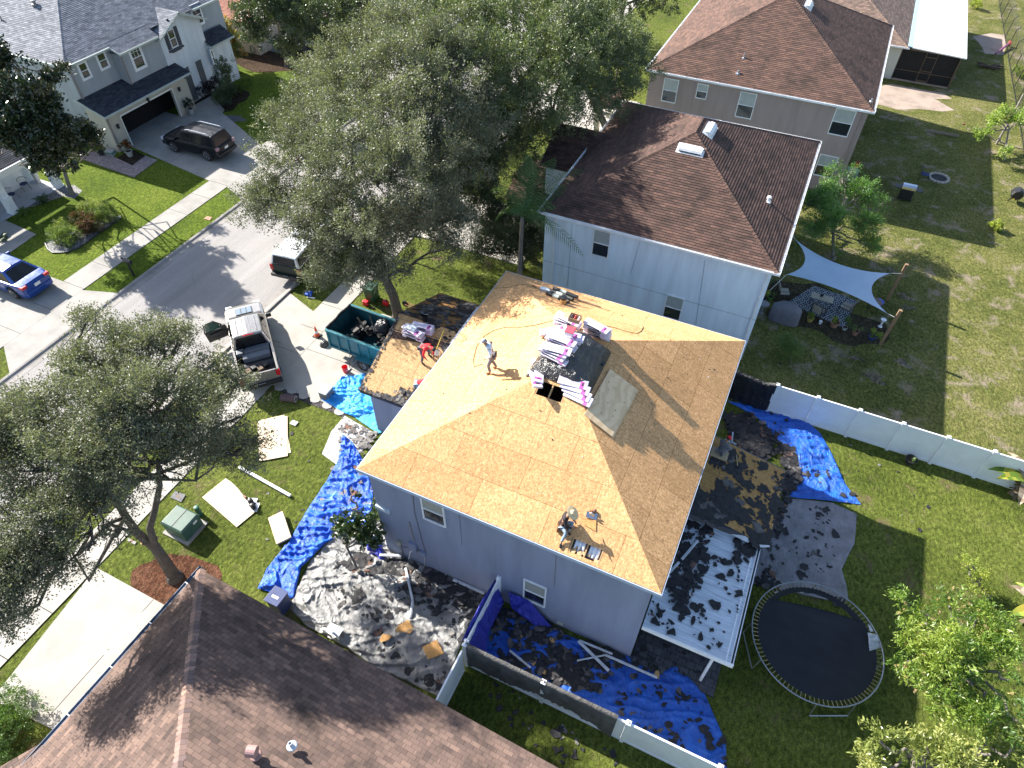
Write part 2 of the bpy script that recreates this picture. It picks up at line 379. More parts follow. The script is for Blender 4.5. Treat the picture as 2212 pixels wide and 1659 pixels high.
PVB.col(PVB.mix(.4, pb, PVB.mix(1, pb, PVB.ramp(PVB.noise(co, 4, 4), [(.3, .5), (.7, 1.5)]), 'MULTIPLY'))); PVB = PVB.mat
pv = [at('v1', *p) for p in ((600, 1165), (610, 1200), (1010, 1340), (1190, 1210), (1100, 1178), (1000, 1252), (880, 1195), (750, 1140))]
slab('brick_path', [(p.x, p.y) for p in pv], PVB, .045)
MUL_G = grass_mat('red_mulch', [(.05, .02, .012), (.12, .05, .03), (.19, .09, .055), (.26, .14, .09)], None); MUL_D = grass_mat('dark_mulch', [(.012, .009, .007), (.03, .022, .018), (.055, .04, .03), (.09, .065, .05)], None)
PEB = NT('white_pebbles', .8, 0, .3); co = PEB.coord(); vv = PEB.n('TexVoronoi', {'Vector': co, 'Scale': 16.0}); PEB.col(PEB.mix(1, PEB.ramp(vv.outputs['Distance'], [(.1, (.52, .52, .53)), (.6, (.1, .1, .1))]), PEB.ramp(PEB.noise(co, 20, 3), [(.3, .6), (.7, 1.2)]), 'MULTIPLY')); PEB.bump(vv.outputs['Distance'], .03); PEB = PEB.mat
DKP = NT('dark_gravel', .8, 0, .3); co = DKP.coord(); vv = DKP.n('TexVoronoi', {'Vector': co, 'Scale': 18.0}); DKP.col(DKP.mix(1, DKP.ramp(vv.outputs['Distance'], [(.1, (.14, .12, .12)), (.6, (.02, .02, .02))]), DKP.ramp(DKP.noise(co, 15, 3), [(.3, .5), (.7, 1.7)]), 'MULTIPLY')); DKP.bump(vv.outputs['Distance'], .03); DKP = DKP.mat
def blob(c, rx, ry, n=26, rough=.22, seed=0, rot=0):
    rr = random.Random(seed); ph = [rr.random() * 6.28 for _ in range(4)]; out = []
    for i in range(n):
        t = 2 * pi * i / n; k = 1 + rough * (sin(2 * t + ph[0]) * .4 + sin(3 * t + ph[1]) * .35 + sin(5 * t + ph[2]) * .25 + sin(9 * t + ph[3]) * .15)
        x, y = rx * k * cos(t), ry * k * sin(t); out.append((c[0] + x * cos(rot) - y * sin(rot), c[1] + x * sin(rot) + y * cos(rot)))
    return out
b = at('w3', 1320, 1350); sheet('mulch', blob((b.x + .4, b.y - .1), 1.9, 1.25, seed=3), .008, MUL_G)
b = at('v1', 1650, 740); sheet('mulch', blob((b.x, b.y), 2.6, 2.2, seed=5), .010, MUL_D)
b = at('a3', 900, 650); sheet('mulch', blob((b.x - 1, b.y + 1.5), 5, 3.2, seed=6), .009, grass_mat('leaf_litter', [(.02, .012, .008), (.05, .03, .02), (.09, .055, .035), (.14, .09, .05)]))
sheet('mulch', [tuple(at('v1', *p))[:2] for p in ((880, 1195), (1000, 1252), (1100, 1178), (1010, 1130), (930, 1160))], .012, MUL_D)
sheet('pebble_bed', [tuple(at('v1', *p))[:2] for p in ((60, 1600), (250, 1560), (480, 1480), (560, 1500), (620, 1440), (560, 1395), (440, 1405), (300, 1500), (130, 1570))], .012, PEB)
sheet('gravel_strip', [tuple(at('v6', *p))[:2] for p in ((725, 1235), (790, 1165), (900, 1205), (1100, 1265), (1230, 1310), (1340, 1400), (1310, 1480), (1230, 1440), (1010, 1360), (880, 1300))], .012, DKP)
SAND = concrete('sandy_soil', (.34, .27, .22), .6, .95)
sheet('sand', [tuple(at('v4', *p))[:2] for p in ((1060, 690), (1150, 670), (1400, 715), (1560, 740), (1640, 790), (1500, 790), (1660, 880), (1560, 890), (1380, 870), (1200, 875), (1120, 850), (1030, 830), (1020, 760))], .009, SAND)
sheet('sand', [tuple(at('v4', *p))[:2] for p in ((1800, 290), (1950, 265), (2060, 280), (2075, 350), (2050, 440), (1900, 430), (1880, 380), (1850, 340))], .009, SAND)
G_SANDY = grass_mat('sandy_turf', [(.05, .05, .03), (.15, .13, .09), (.28, .23, .18), (.36, .3, .24)])
b = at('f', 1770, 675); sheet('dirt_patch', blob((b.x, b.y), 3.0, 2.1, seed=9, rough=.5), .007, grass_mat('damp_soil', [(.025, .025, .015), (.06, .05, .034), (.09, .075, .05), (.13, .1, .075)]))
for i, (v, x, y, r) in enumerate((('w1', 1420, 650, .45), ('w1', 1440, 720, .35), ('w1', 1090, 1060, .3), ('w1', 1400, 1090, .4), ('w1', 1320, 470, .35), ('w1', 1210, 1190, .5), ('w1', 1000, 1040, .25), ('w1', 930, 990, .25))):
    b = at(v, x, y); sheet('bare_patch', blob((b.x, b.y), r, r * .6, seed=30 + i, rough=.7, n=30), .008 + i * .0006, G_SANDY)
b = at('a3', 430, 1230); sheet('bare_patch', blob((b.x, b.y), 1.3, .55, seed=12, rough=.4, rot=.5), .012, concrete('grey_dirt', (.09, .095, .10), .6))
def clip_poly(P, f):
    out = []; n = len(P)
    for i in range(n):
        a, b = P[i], P[(i + 1) % n]; fa, fb = f(a), f(b)
        if fa >= 0: out.append(a)
        if (fa >= 0) != (fb >= 0): out.append(a.lerp(b, fa / (fa - fb)))
    return out
def roof_face(mb, poly, m=0, e=.143, step=.019, courses=True):
    """a roof slope laid in courses, each butt standing proud of the one below; UV in metres"""
    P = [Vc(p) for p in poly]; n = Vc((0, 0, 0))
    for i in range(len(P)): n += P[i].cross(P[(i + 1) % len(P)])
    n.normalize()
    if n.z < 0: n = -n; P = P[::-1]
    v = (Vc((0, 0, 1)) - n * n.z).normalized(); u = v.cross(n)
    o = min(P, key=lambda p: p.dot(v)); base = o.dot(v)
    uvf = lambda p: (p.dot(u), p.dot(v) - base)
    if not courses:
        mb.add(P, [list(range(len(P)))], m, [[uvf(p) for p in P]]); return
    top = max(p.dot(v) for p in P) - base; k = 0
    while k * e < top:
        lo, hi = base + k * e, base + (k + 1) * e
        Q = clip_poly(clip_poly(P, lambda p: p.dot(v) - lo), lambda p: hi - p.dot(v))
        if len(Q) > 2:
            up = [q + n * (step * max(0, min(1, (hi - q.dot(v)) / e))) for q in Q]
            mb.add(up, [list(range(len(up)))], m, [[uvf(q) for q in Q]])
            L = [i for i, q in enumerate(Q) if abs(q.dot(v) - lo) < 1e-4]
            if len(L) >= 2:
                i0 = min(L, key=lambda i: Q[i].dot(u)); i1 = max(L, key=lambda i: Q[i].dot(u))
                a, b = up[i0], up[i1]
                mb.add([a, b, Q[i1] - n * .004, Q[i0] - n * .004], [(3, 2, 1, 0)], m, [[uvf(q - v * .01) for q in (Q[i0], Q[i1], Q[i1], Q[i0])]])
        k += 1
def hip_faces(x0, x1, y0, y1, z, rise=.46, rot=0, c=None):
    w, d = x1 - x0, y1 - y0; h = min(w, d) / 2
    if w <= d: r1, r2 = (x0 + h, y0 + h), (x0 + h, y1 - h)
    else: r1, r2 = (x0 + h, y0 + h), (x1 - h, y0 + h)
    zt = z + h * rise
    A, B, C, D = (x0, y0, z), (x1, y0, z), (x1, y1, z), (x0, y1, z); E, F = (*r1, zt), (*r2, zt)
    if w <= d: fs = dict(s=[A, B, E], e=[B, C, F, E], n=[C, D, F], w=[D, A, E, F])
    else: fs = dict(s=[A, B, F, E], e=[B, C, F], n=[C, D, E, F], w=[D, A, E])
    fs['ridge'] = [(A, E), (B, E if w <= d else F), (C, F), (D, F if w <= d else E), (E, F)]
    if rot:
        cx, cy = c; ca, sa = cos(rot), sin(rot)
        tf = lambda p: (cx + (p[0] - cx) * ca - (p[1] - cy) * sa, cy + (p[0] - cx) * sa + (p[1] - cy) * ca, p[2])
        fs = {k: [tuple(map(tf, q)) if k == 'ridge' else tf(q) for q in v] for k, v in fs.items()}
    return fs
def ridge_caps(mb, lines, m=0, w=.15, e=.2):
    """overlapping cap shingles along hips and ridges"""
    for a, b in lines:
        a, b = Vc(a), Vc(b); d = b - a; L = d.length
        if L < .1: continue
        d /= L; u = d.cross(Vc((0, 0, 1))).normalized(); n = u.cross(d).normalized()
        k = 0
        while k * e < L:
            p = a + d * (k * e); q = a + d * min(L, (k + 1) * e + .03)
            pu, qu = p + n * .045, q + n * .028
            dn = .055 if abs(d.z) > .05 else .075
            vs = [p - u * w + n * (.02 - dn), pu, p + u * w + n * (.02 - dn), q - u * w + n * (.003 - dn), qu, q + u * w + n * (.003 - dn)]
            uvb = [(0, k * e), (w, k * e), (2 * w, k * e), (0, k * e + e), (w, k * e + e), (2 * w, k * e + e)]
            fs = [(0, 1, 4, 3), (1, 2, 5, 4)]
            mb.add(vs, fs, m, [[(uvb[i][0] + k * .31, uvb[i][1]) for i in f] for f in fs])
            k += 1
def ring(mb, x0, x1, y0, y1, z0, z1, w=.12, m=0):
    """gutter or fascia band round a rectangle, w wide outwards"""
    mb.box(x0 - w, x1 + w, y0 - w, y0, z0, z1, m); mb.box(x0 - w, x1 + w, y1, y1 + w, z0, z1, m)
    mb.box(x0 - w, x0, y0, y1, z0, z1, m); mb.box(x1, x1 + w, y0, y1, z0, z1, m)
def gutter(name, parent, x0, x1, y0, y1, z, mat, sides='nsew', w=.12):
    mb = MB(); t = .012
    def run(a, b, c, d, ax):
        mb.box(a, b, c, d, z - .1, z - .1 + t)          # floor
        if ax == 'x':
            mb.box(a, b, c, c + t, z - .1 + t, z + .012); mb.box(a, b, d - t, d, z - .1 + t, z + .012)
            k = a + .5
            while k < b: mb.box(k, k + .02, c + t, d - t, z - .005, z + .008); k += 1.1
        else:
            mb.box(a, a + t, c, d, z - .1 + t, z + .012); mb.box(b - t, b, c, d, z - .1 + t, z + .012)
            k = c + .5
            while k < d: mb.box(a + t, b - t, k, k + .02, z - .005, z + .008); k += 1.1
    if 's' in sides: run(x0 - w, x1 + w, y0 - w, y0, 'x')
    if 'n' in sides: run(x0 - w, x1 + w, y1, y1 + w, 'x')
    if 'w' in sides: run(x0 - w, x0, y0, y1, 'y')
    if 'e' in sides: run(x1, x1 + w, y0, y1, 'y')
    return mb.build(name, mat, parent)
def walls(name, parent, x0, x1, y0, y1, z1, mat, z0=0.0, label=None):
    mb = MB(); mb.box(x0, x1, y0, y1, z0, z1)
    o = mb.build(name, mat, parent)
    if label: o['label'] = label
    return o
def window(parent, c, nrm, w, h, frame=None, fw=.055, upper=None, casing=0, grid=False, proud=.05, openlow=False):
    """double-hung window: frame with meeting rail, its two sashes as panes; c is the centre on the wall face"""
    c = Vc(c); n = Vc(nrm).normalized(); u = Vc((-n.y, n.x, 0)); z = Vc((0, 0, 1)); frame = frame or WHT
    mb = MB()
    def r(a, b, zz0, zz1, d0, d1, m=0): mb.obox(c + u * (a + b) / 2 + z * (zz0 + zz1) / 2 + n * (d0 + d1) / 2, u * (b - a) / 2, z * (zz1 - zz0) / 2, n * (d1 - d0) / 2, m)
    a, b = w / 2, h / 2
    if casing:
        k = casing
        r(-a - k, -a, -b - k, b + k, -.01, proud * .7); r(a, a + k, -b - k, b + k, -.01, proud * .7); r(-a, a, b, b + k, -.01, proud * .7); r(-a, a, -b - k, -b, -.01, proud * .9)
    r(-a, -a + fw, -b, b, -.01, proud); r(a - fw, a, -b, b, -.01, proud)
    r(-a + fw, a - fw, b - fw, b, -.01, proud - .002); r(-a + fw, a - fw, -b, -b + fw * 1.2, -.01, proud + .01); r(-a + fw, a - fw, -fw * .45, fw * .45, -.01, proud - .004)
    if grid:
        for i in (1, 2): x = -a + w * i / 3; r(x - .012, x + .012, 0, b - fw, 0, proud - .02)
        r(-a + fw, a - fw, b / 2 - .012, b / 2 + .012, 0, proud - .02)
    o = mb.build('window', frame, parent)
    for lo, hi, mm, dd in ((fw * .45, b - fw, upper or GL, .012), (-b + fw * 1.2, -fw * .45, GL, .004)):
        p = MB(); p.obox(c + z * (lo + hi) / 2 + n * dd, u * (a - fw), z * (hi - lo) / 2, n * .006); p.build('pane', mm, o)
    return o
def downspout(parent, x, y, z, mat, nrm=(0, -1, 0)):
    mb = MB(); n = Vc(nrm); p = Vc((x, y, 0)) + n * .06
    mb.bar(p + Vc((0, 0, .15)), p + Vc((0, 0, z - .35)), .08, .06); mb.bar(p + Vc((0, 0, z - .35)), p + n * .0 + Vc((0, 0, z - .12)), .08, .06)
    mb.bar(p + Vc((0, 0, .17)), p + n * .3 + Vc((0, 0, .05)), .08, .06)
    return mb.build('downspout', mat, parent)
def pipe_vent(p, label, cat='roof vent', r=.05, h=.28, col=None, group=None, name='vent_pipe'):
    mb = MB(); p = Vc(p); mb.lathe(p - Vc((0, 0, .1)), [(r * 2.6, 0), (r * 2.6, .09), (r * 1.3, .13), (r, .14), (r, h + .1), (r * .75, h + .1), (r * .7, h)], 14)
    return mb.build(name, col or GALV, base=p, smooth=False)
def hood_vent(parent, p, up, along, L=1.0, D=.42, mat=None, hgt=.16):
    """off-ridge vent: a long low metal hood, open downslope"""
    p, up, along = Vc(p), Vc(up).normalized(), Vc(along).normalized(); n = along.cross(up).normalized()
    if n.z < 0: n = -n
    mb = MB(); pr = [(-D / 2, .0), (-D / 2, hgt * .55), (-D * .3, hgt * .95), (0, hgt * 1.1), (D * .35, hgt * .8), (D / 2, .03)]
    vs = [];
    for s in (-1, 1):
        for a, b in pr: vs.append(p + along * s * L / 2 + up * a + n * (b + .015))
    k = len(pr)
    fs = [(i, i + 1, k + i + 1, k + i) for i in range(k - 1)] + [list(range(k))[::-1], [k + i for i in range(k)], (0, k, 2 * k - 1, k - 1)]
    mb.add(vs, fs, 0)
    mb.obox(p + n * .012, along * (L / 2 + .1), up * (D / 2 + .09), n * .006)
    lip = p - up * (D / 2 + .012) + n * (hgt * .3); mb.obox(lip, along * (L / 2 - .04), up * .006, n * (hgt * .22), 1)
    return mb.build('ridge_vent', [mat or WHT, BLK], parent)

BROWN = shingle('brown_shingle', (.125, .075, .060), (.08, .052, .045), st=.85)
BROWN2 = shingle('brown_shingle_aged', (.15, .09, .07), (.10, .064, .054), st=.75)
GREYS = shingle('grey_shingle', (.25, .27, .31), (.15, .165, .195), st=.15)
GREYD = shingle('dark_slate_shingle', (.060, .066, .085), (.035, .040, .054), st=.1)
BEIGES = shingle('beige_shingle', (.27, .19, .15), (.19, .14, .12), st=.3)
PINKS = shingle('terracotta_shingle', (.36, .17, .12), (.28, .13, .10), st=.2)
OSB = osb('osb_sheathing', (.62, .35, .155)); OSB2 = osb('osb_sheathing_weathered', (.53, .33, .155), dark=.55)

HX0, HX1, HY0, HY1, HZ = -10.33, .3, 10.04, 21.95, 5.8
RISE = .465
W_MAIN = stucco('taupe_stucco', (.27, .30, .40))
house = thing('stucco_house', 'two storey taupe stucco house with its roof stripped to bare OSB sheathing', 'house', (-5, 16, 0))
def main_z(x, y):
    return HZ + RISE * min(x - HX0, HX1 - x, y - HY0, HY1 - y)
hf = hip_faces(HX0, HX1, HY0, HY1, HZ, RISE)
mb = MB()
def south_pt(x, y): return Vc((x, y, HZ + RISE * (y - HY0)))
hA = [at('b3', 700, 930), at('b3', 1340, 1180), at('b3', 1240, 1580), at('b3', 575, 1300)]
def on_south(v, x, y):
    """where the photo's pixel falls on the south slope"""
    z = 6.0
    for _ in range(12):
        p = at(v, x, y, z); z = HZ + RISE * (p.y - HY0)
    return at(v, x, y, z)
def on_slope(v, x, y, f, z0=6.5):
    z = z0
    for _ in range(25):
        p = at(v, x, y, z); z = z + .6 * (f(p.x, p.y) - z)
    return at(v, x, y, z)
e0 = on_south('b3', 700, 930); e1 = on_south('b3', 1340, 1180); e2 = on_south('b3', 1240, 1580); e3 = on_south('b3', 575, 1300)
hx0, hx1, hy0, hy1 = (e0.x + e3.x) / 2, (e1.x + e2.x) / 2, min(e2.y, e3.y), (e0.y + e1.y) / 2
hy0 = max(hy0, HY0 + .12)
g0 = on_south('b2', 68, 1050); g1 = on_south('b2', 385, 1165); g2 = on_south('b2', 100, 985); g3 = on_south('b2', 390, 1105)
gx0, gx1, gy0, gy1 = (g0.x + g2.x) / 2, (g1.x + g3.x) / 2, (g0.y + g1.y) / 2, (g2.y + g3.y) / 2
gy1 = max(gy1, gy0 + .45)
S_ = [Vc(p) for p in hf['s']]
def clipbox(P, x0, x1, y0, y1):
    for f in (lambda p: p.x - x0, lambda p: x1 - p.x, lambda p: p.y - y0, lambda p: y1 - p.y):
        P = clip_poly(P, f)
        if len(P) < 3: return None
    return P
oS = S_[0]
def sface(P):
    if P: 
        nn = Vc((0, -RISE, 1)).normalized(); vv = Vc((0, 1, RISE)).normalized()
        mb.add(P, [list(range(len(P)))], 0, [[(p.x, (p - oS).dot(vv)) for p in P]])
BIG = 99
sface(clipbox(S_, -BIG, BIG, -BIG, hy0)); sface(clipbox(S_, -BIG, hx0, hy0, hy1)); sface(clipbox(S_, hx1, BIG, hy0, hy1))
sface(clipbox(S_, -BIG, BIG, hy1, gy0)); sface(clipbox(S_, -BIG, gx0, gy0, gy1)); sface(clipbox(S_, gx1, BIG, gy0, gy1)); sface(clipbox(S_, -BIG, BIG, gy1, BIG))
for k in 'enw': roof_face(mb, hf[k], courses=False)
roof = mb.build('roof', OSB, house)
mb = MB(); ring(mb, HX0, HX1, HY0, HY1, HZ - .17, HZ - .012, .03); mb.build('fascia', plain('pale_blue_fascia', (.42, .50, .62), .5), house)
mb = MB()
for x0, x1, y0, y1 in ((HX0 + .004, HX1 - .004, HY0 + .004, HY0 + .3), (HX0 + .004, HX1 - .004, HY1 - .3, HY1 - .004), (HX0 + .004, HX0 + .3, HY0 + .3, HY1 - .3), (HX1 - .3, HX1 - .004, HY0 + .3, HY1 - .3)):
    mb.box(x0, x1, y0, y1, HZ - .16, HZ - .14)
mb.build('soffit', WHT, house)
walls('wall', house, HX0 + .18, HX1 - .25, HY0 + .28, HY1 - .28, HZ - .14, W_MAIN)
mb = MB(); attic = plain('attic_insulation', (.30, .25, .22), .95, var=.5, scale=9)
mb.box(HX0 + .2, HX1 - .2, HY0 + .14, HY1 - .14, HZ - .13, HZ - .115); mb.build('attic_floor', attic, house)
for x in (hx0 + .03, (hx0 + hx1) / 2, hx1 - .03):
    raf = MB(); raf.bar(south_pt(x, hy0 - .05) - Vc((0, 0, .07)), south_pt(x, hy1 + .4) - Vc((0, 0, .07)), .04, .11); raf.build('rafter', WOODM, house)
for x in (gx0 + .03, (gx0 + gx1) / 2, gx1 - .03):
    raf = MB(); raf.bar(south_pt(x, gy0 - .2) - Vc((0, 0, .065)), south_pt(x, gy1 + .3) - Vc((0, 0, .065)), .04, .1); raf.build('rafter', WOODM, house)
raf = MB(); raf.box(hx0 - .2, hx1 + .2, HY0 + .06, HY0 + .13, HZ - .1, HZ + .02)
for k in range(9):
    x = RU(hx0 + .05, hx1 - .1); y = RU(hy0 + .03, hy0 + .35); raf.obox((x, y, HZ + .02 + random.random() * .03), (RU(.05, .12), 0, .01), (0, RU(.04, .1), .01), (0, 0, .012))
raf.build('top_plate', WOODM, house)
for q0 in (0, 1):
    bf = MB(); xc = hx0 + (hx1 - hx0) * (.27 + .47 * q0); w = (hx1 - hx0) * .33; N = 18
    def bp(i, y, dz): 
        x = xc - w / 2 + w * i / N; return (x, y, HZ + RISE * (y - HY0) - .1 + dz + .028 * sin(i / N * 2 * pi * 2.5))
    ya, yb = hy0 + .1, hy1 + .05
    vs = [bp(i, ya, 0) for i in range(N + 1)] + [bp(i, yb, 0) for i in range(N + 1)] + [bp(i, ya, -.012) for i in range(N + 1)] + [bp(i, yb, -.012) for i in range(N + 1)]
    M_ = N + 1
    fs = [(i, i + 1, M_ + i + 1, M_ + i) for i in range(N)] + [(2 * M_ + i + 1, 2 * M_ + i, 3 * M_ + i, 3 * M_ + i + 1) for i in range(N)] + [(i + 1, i, 2 * M_ + i, 2 * M_ + i + 1) for i in range(N)]
    bf.add(vs, fs); bf.build('attic_baffle', plain('white_foam_baffle', (.7, .72, .76), .4), house, smooth=True)
SY = HY0 + .28
def on_wall_y(v, x, y, Y):
    lo, hi = -1, 8
    for _ in range(40):
        m = (lo + hi) / 2
        if at(v, x, y, m).y > Y: lo = m
        else: hi = m
    return at(v, x, y, lo)
def win_from(v, pts, Y, parent, **k):
    """window whose corners the photo shows (any corners) on the wall plane y = Y"""
    P = [on_wall_y(v, *p, Y) for p in pts]; xs = [p.x for p in P]; zs = [p.z for p in P]
    w, h = max(xs) - min(xs), max(zs) - min(zs)
    return window(parent, ((max(xs) + min(xs)) / 2, Y, (max(zs) + min(zs)) / 2), (0, -1, 0), w, h, **k)
MUL = plain('drawn_blind_cream', (.33, .34, .30), .4)
win_from('w4', [(1500, 800), (1690, 870), (1705, 1050), (1525, 975)], SY, house, upper=MUL)
win_from('w6', [(488, 310), (645, 378), (635, 508), (487, 445)], SY, house, upper=MUL)
def wall_strip(pts, w, name, m, proud=.02, v='w4'):
    P = [on_wall_y(v, *p, SY) for p in pts]; q = MB()
    for a, b in zip(P, P[1:]): q.bar(a + Vc((0, -proud, 0)), b + Vc((0, -proud, 0)), w)
    return q.build(name, m, house)
CAB = plain('grey_conduit', (.16, .15, .17), .6); 
wall_strip([(1435, 770), (1450, 930), (1480, 1040), (1510, 1160), (1545, 1270)], .02, 'cable', CAB)
wall_strip([(1405, 1010), (1445, 1160)], .05, 'conduit', plain('painted_conduit', (.23, .21, .22), .5))
wall_strip([(1340, 1200), (1352, 1300)], .05, 'conduit', CAB)
wall_strip([(1535, 1300), (1537, 1400)], .035, 'conduit', plain('white_conduit', (.5, .5, .52), .5))
wall_strip([(1360, 1215), (1545, 1260)], .02, 'cable', CAB)
for pa, pb, m in (((1405, 1165), (1475, 1250), W_MAIN), ((1310, 1155), (1345, 1195), plain('meter_lens', (.35, .36, .27), .4)), ((1500, 1240), (1550, 1280), W_MAIN)):
    a = on_wall_y('w4', *pa, SY); b = on_wall_y('w4', *pb, SY); q = MB(); q.box(min(a.x, b.x), max(a.x, b.x), SY - .12, SY, min(a.z, b.z), max(a.z, b.z)); q.build('meter_box', m, house, bevel=.01)
wall_strip([(1820, 935), (1842, 1205)], .012, 'control_joint', CAB, .004)
wall_strip([(712, 150), (697, 365)], .012, 'control_joint', CAB, .004, 'w6')
wall_strip([(1130, 868), (1245, 925)], .17, 'bare_patch', plain('white_wrap', (.55, .62, .66), .5), .006)
a = on_wall_y('w6', 745, 615, SY); q = MB(); q.box(a.x - .14, a.x + .1, SY - .1, SY, a.z - .08, a.z + .06); q.build('utility_box', plain('beige_box', (.35, .36, .30), .5), house, bevel=.01)
q = MB(); q.tube([at('w4', 1440, 1240, .9), at('w4', 1410, 1265, .7), at('w4', 1400, 1320, .15)], .02, 6); q.build('dryer_hose', WHT, house)
GX, GY0, GY1, GZ = -14.2, 15.2, 22.4, 2.85
gr = .42; gym = (GY0 + GY1) / 2; gzr = GZ + (GY1 - GY0) / 2 * gr
mb = MB()
roof_face(mb, [(GX, GY0, GZ), (HX0 + .1, GY0, GZ), (HX0 + .1, gym, gzr), (GX, gym, gzr)], courses=False)
lr = mb.build('lower_roof', OSB2, house); lr['label'] = 'bare sheathing slope above the garage'
mb = MB(); roof_face(mb, [(GX, gym, gzr), (HX0 + .1, gym, gzr), (HX0 + .1, GY1, GZ), (GX, GY1, GZ)], courses=False)
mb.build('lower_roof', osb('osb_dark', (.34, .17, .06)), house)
mb = MB(); roof_face(mb, [(GX + .05, gym - 1.15, gzr - 1.15 * gr + .012), (GX + 3.1, gym - .75, gzr - .75 * gr + .012), (GX + 3.1, gym + .1, gzr - .1 * gr + .016), (GX + .05, gym + .1, gzr - .1 * gr + .016)])
o = mb.build('shingle_remnant', BROWN, house)
mb = MB(); mb.add([(GX + .35, GY0 + .2, 0), (GX + .35, GY1 - .2, 0), (GX + .35, GY1 - .2, GZ), (GX + .35, gym, gzr - .1), (GX + .35, GY0 + .2, GZ),
                   (GX + .6, GY0 + .2, 0), (GX + .6, GY1 - .2, 0), (GX + .6, GY1 - .2, GZ), (GX + .6, gym, gzr - .1), (GX + .6, GY0 + .2, GZ)],
                  [(0, 4, 3, 2, 1), (5, 6, 7, 8, 9)] + [(i, (i + 1) % 5, 5 + (i + 1) % 5, 5 + i) for i in range(5)])
mb.box(GX + .6, HX0 + .18, GY0 + .2, GY1 - .2, 0, GZ - .05); mb.build('garage_wall', W_MAIN, house)
mb = MB()
mb.slab([(GX - .03, GY0, GZ - .01), (GX + .03, GY0, GZ - .01), (GX + .03, gym, gzr - .01), (GX - .03, gym, gzr - .01)], .16)
mb.slab([(GX - .03, GY1, GZ - .01), (GX + .03, GY1, GZ - .01), (GX + .03, gym, gzr - .01), (GX - .03, gym, gzr - .01)], .16)
mb.box(GX, HX0 + .18, GY0 - .03, GY0, GZ - .17, GZ - .01); mb.build('rake_board', BLK, house)
mb = MB(); mb.box(GX + .31, GX + .35, 16.6, 21.4, .02, 2.2)
for k in range(1, 4): mb.box(GX + .29, GX + .31, 16.6, 21.4, .55 * k - .01, .55 * k + .01)
mb.build('garage_door', WHT, house)
RX = 3.35
mb = MB(); zb, zt = 2.6, 3.3
lean = [(HX1 - .2, 15.15, zt), (RX, 15.15, zb), (RX, 18.85, zb), (HX1 - .2, 18.85, zt)]
roof_face(mb, lean, courses=False); o = mb.build('rear_lower_roof', osb('osb_rear', (.45, .25, .085)), house)
walls('rear_wall', house, HX1 - .2, RX - .35, 15.4, 18.6, 2.45, W_MAIN)
mb = MB(); mb.slab([(RX, 15.15, zb - .01), (RX + .03, 15.15, zb - .01), (RX + .03, 18.85, zb - .01), (RX, 18.85, zb - .01)], .15)
mb.slab([(HX1 - .2, 18.85, zt - .01), (RX + .03, 18.85, zb - .012), (RX + .03, 18.9, zb - .012), (HX1 - .2, 18.9, zt - .01)], .1)
mb.build('drip_edge', plain('tarry_edge', (.10, .10, .11), .7, var=.7, scale=7), house)
PX1, PY0 = 3.02, 10.42
ALU = NT('oxidised_white_aluminium', .45, .0, .6); co = ALU.coord()
al = ALU.noise(ALU.mapping(co, scale=(.7, 9, 1)), 1.3, 6, .7); ALU.col(ALU.ramp(al, [(.3, (.40, .44, .48)), (.55, (.62, .67, .72)), (.75, (.74, .78, .82))])); ALU = ALU.mat
patio = MB(); z0, z1 = 2.62, 2.5
def pz(x): return z0 + (z1 - z0) * (x - .1) / (PX1 - .1)
y = PY0
while y < 15.05:
    y2 = min(y + .305, 15.1)
    patio.add([(.1, y, pz(.1)), (PX1, y, pz(PX1)), (PX1, y2 - .02, pz(PX1)), (.1, y2 - .02, pz(.1)), (.1, y2 - .02, pz(.1) + .028), (PX1, y2 - .02, pz(PX1) + .028), (PX1, y2, pz(PX1) + .028), (.1, y2, pz(.1) + .028)],
              [(0, 1, 2, 3), (3, 2, 5, 4), (4, 5, 6, 7)]); y = y2
patio.box(.1, PX1, PY0, 15.1, z1 - .06, z1 - .045)
patio.build('patio_roof', ALU, house)
mb = MB(); mb.box(PX1, PX1 + .12, PY0 - .02, 15.15, z1 - .09, z1 + .04); mb.box(.1, PX1 + .12, PY0 - .07, PY0 - .02, z1 - .07, z0 + .03); mb.box(PX1 - .15, PX1 - .1, PY0, 15.1, z1 + .005, z1 + .03)
mb.build('patio_roof_edge', WHT, house)
mb = MB(); mb.box(PX1 + .03, PX1 + .09, PY0 + .02, 15.1, z1 + .04, z1 + .044); mb.build('patio_gutter', BLK, house)
for px_, py_ in ((2.55, 10.6), (2.55, 14.6)):
    mb = MB(); mb.box(px_ - .045, px_ + .045, py_ - .045, py_ + .045, .04, z1 - .06); mb.build('patio_post', WHT, house)
PAV = NT('dark_block_paving', .9, 0, .3); uv = PAV.coord(); b_ = PAV.n('TexBrick', {'Vector': uv, 'Color1': (.085, .085, .095), 'Color2': (.055, .055, .065), 'Mortar': (.02, .02, .02), 'Scale': 1.0, 'Mortar Size': .01, 'Brick Width': .3, 'Row Height': .3}).outputs[0]
PAV.col(PAV.mix(.5, b_, PAV.mix(1, b_, PAV.ramp(PAV.noise(uv, 8, 4), [(.3, .4), (.7, 1.7)]), 'MULTIPLY'))); PAV = PAV.mat
mb = MB(); mb.box(.1, 3.1, 10.2, 15.2, 0, .045); tag(mb.build('patio', PAV, base=(1.5, 12, 0)), kind='structure')

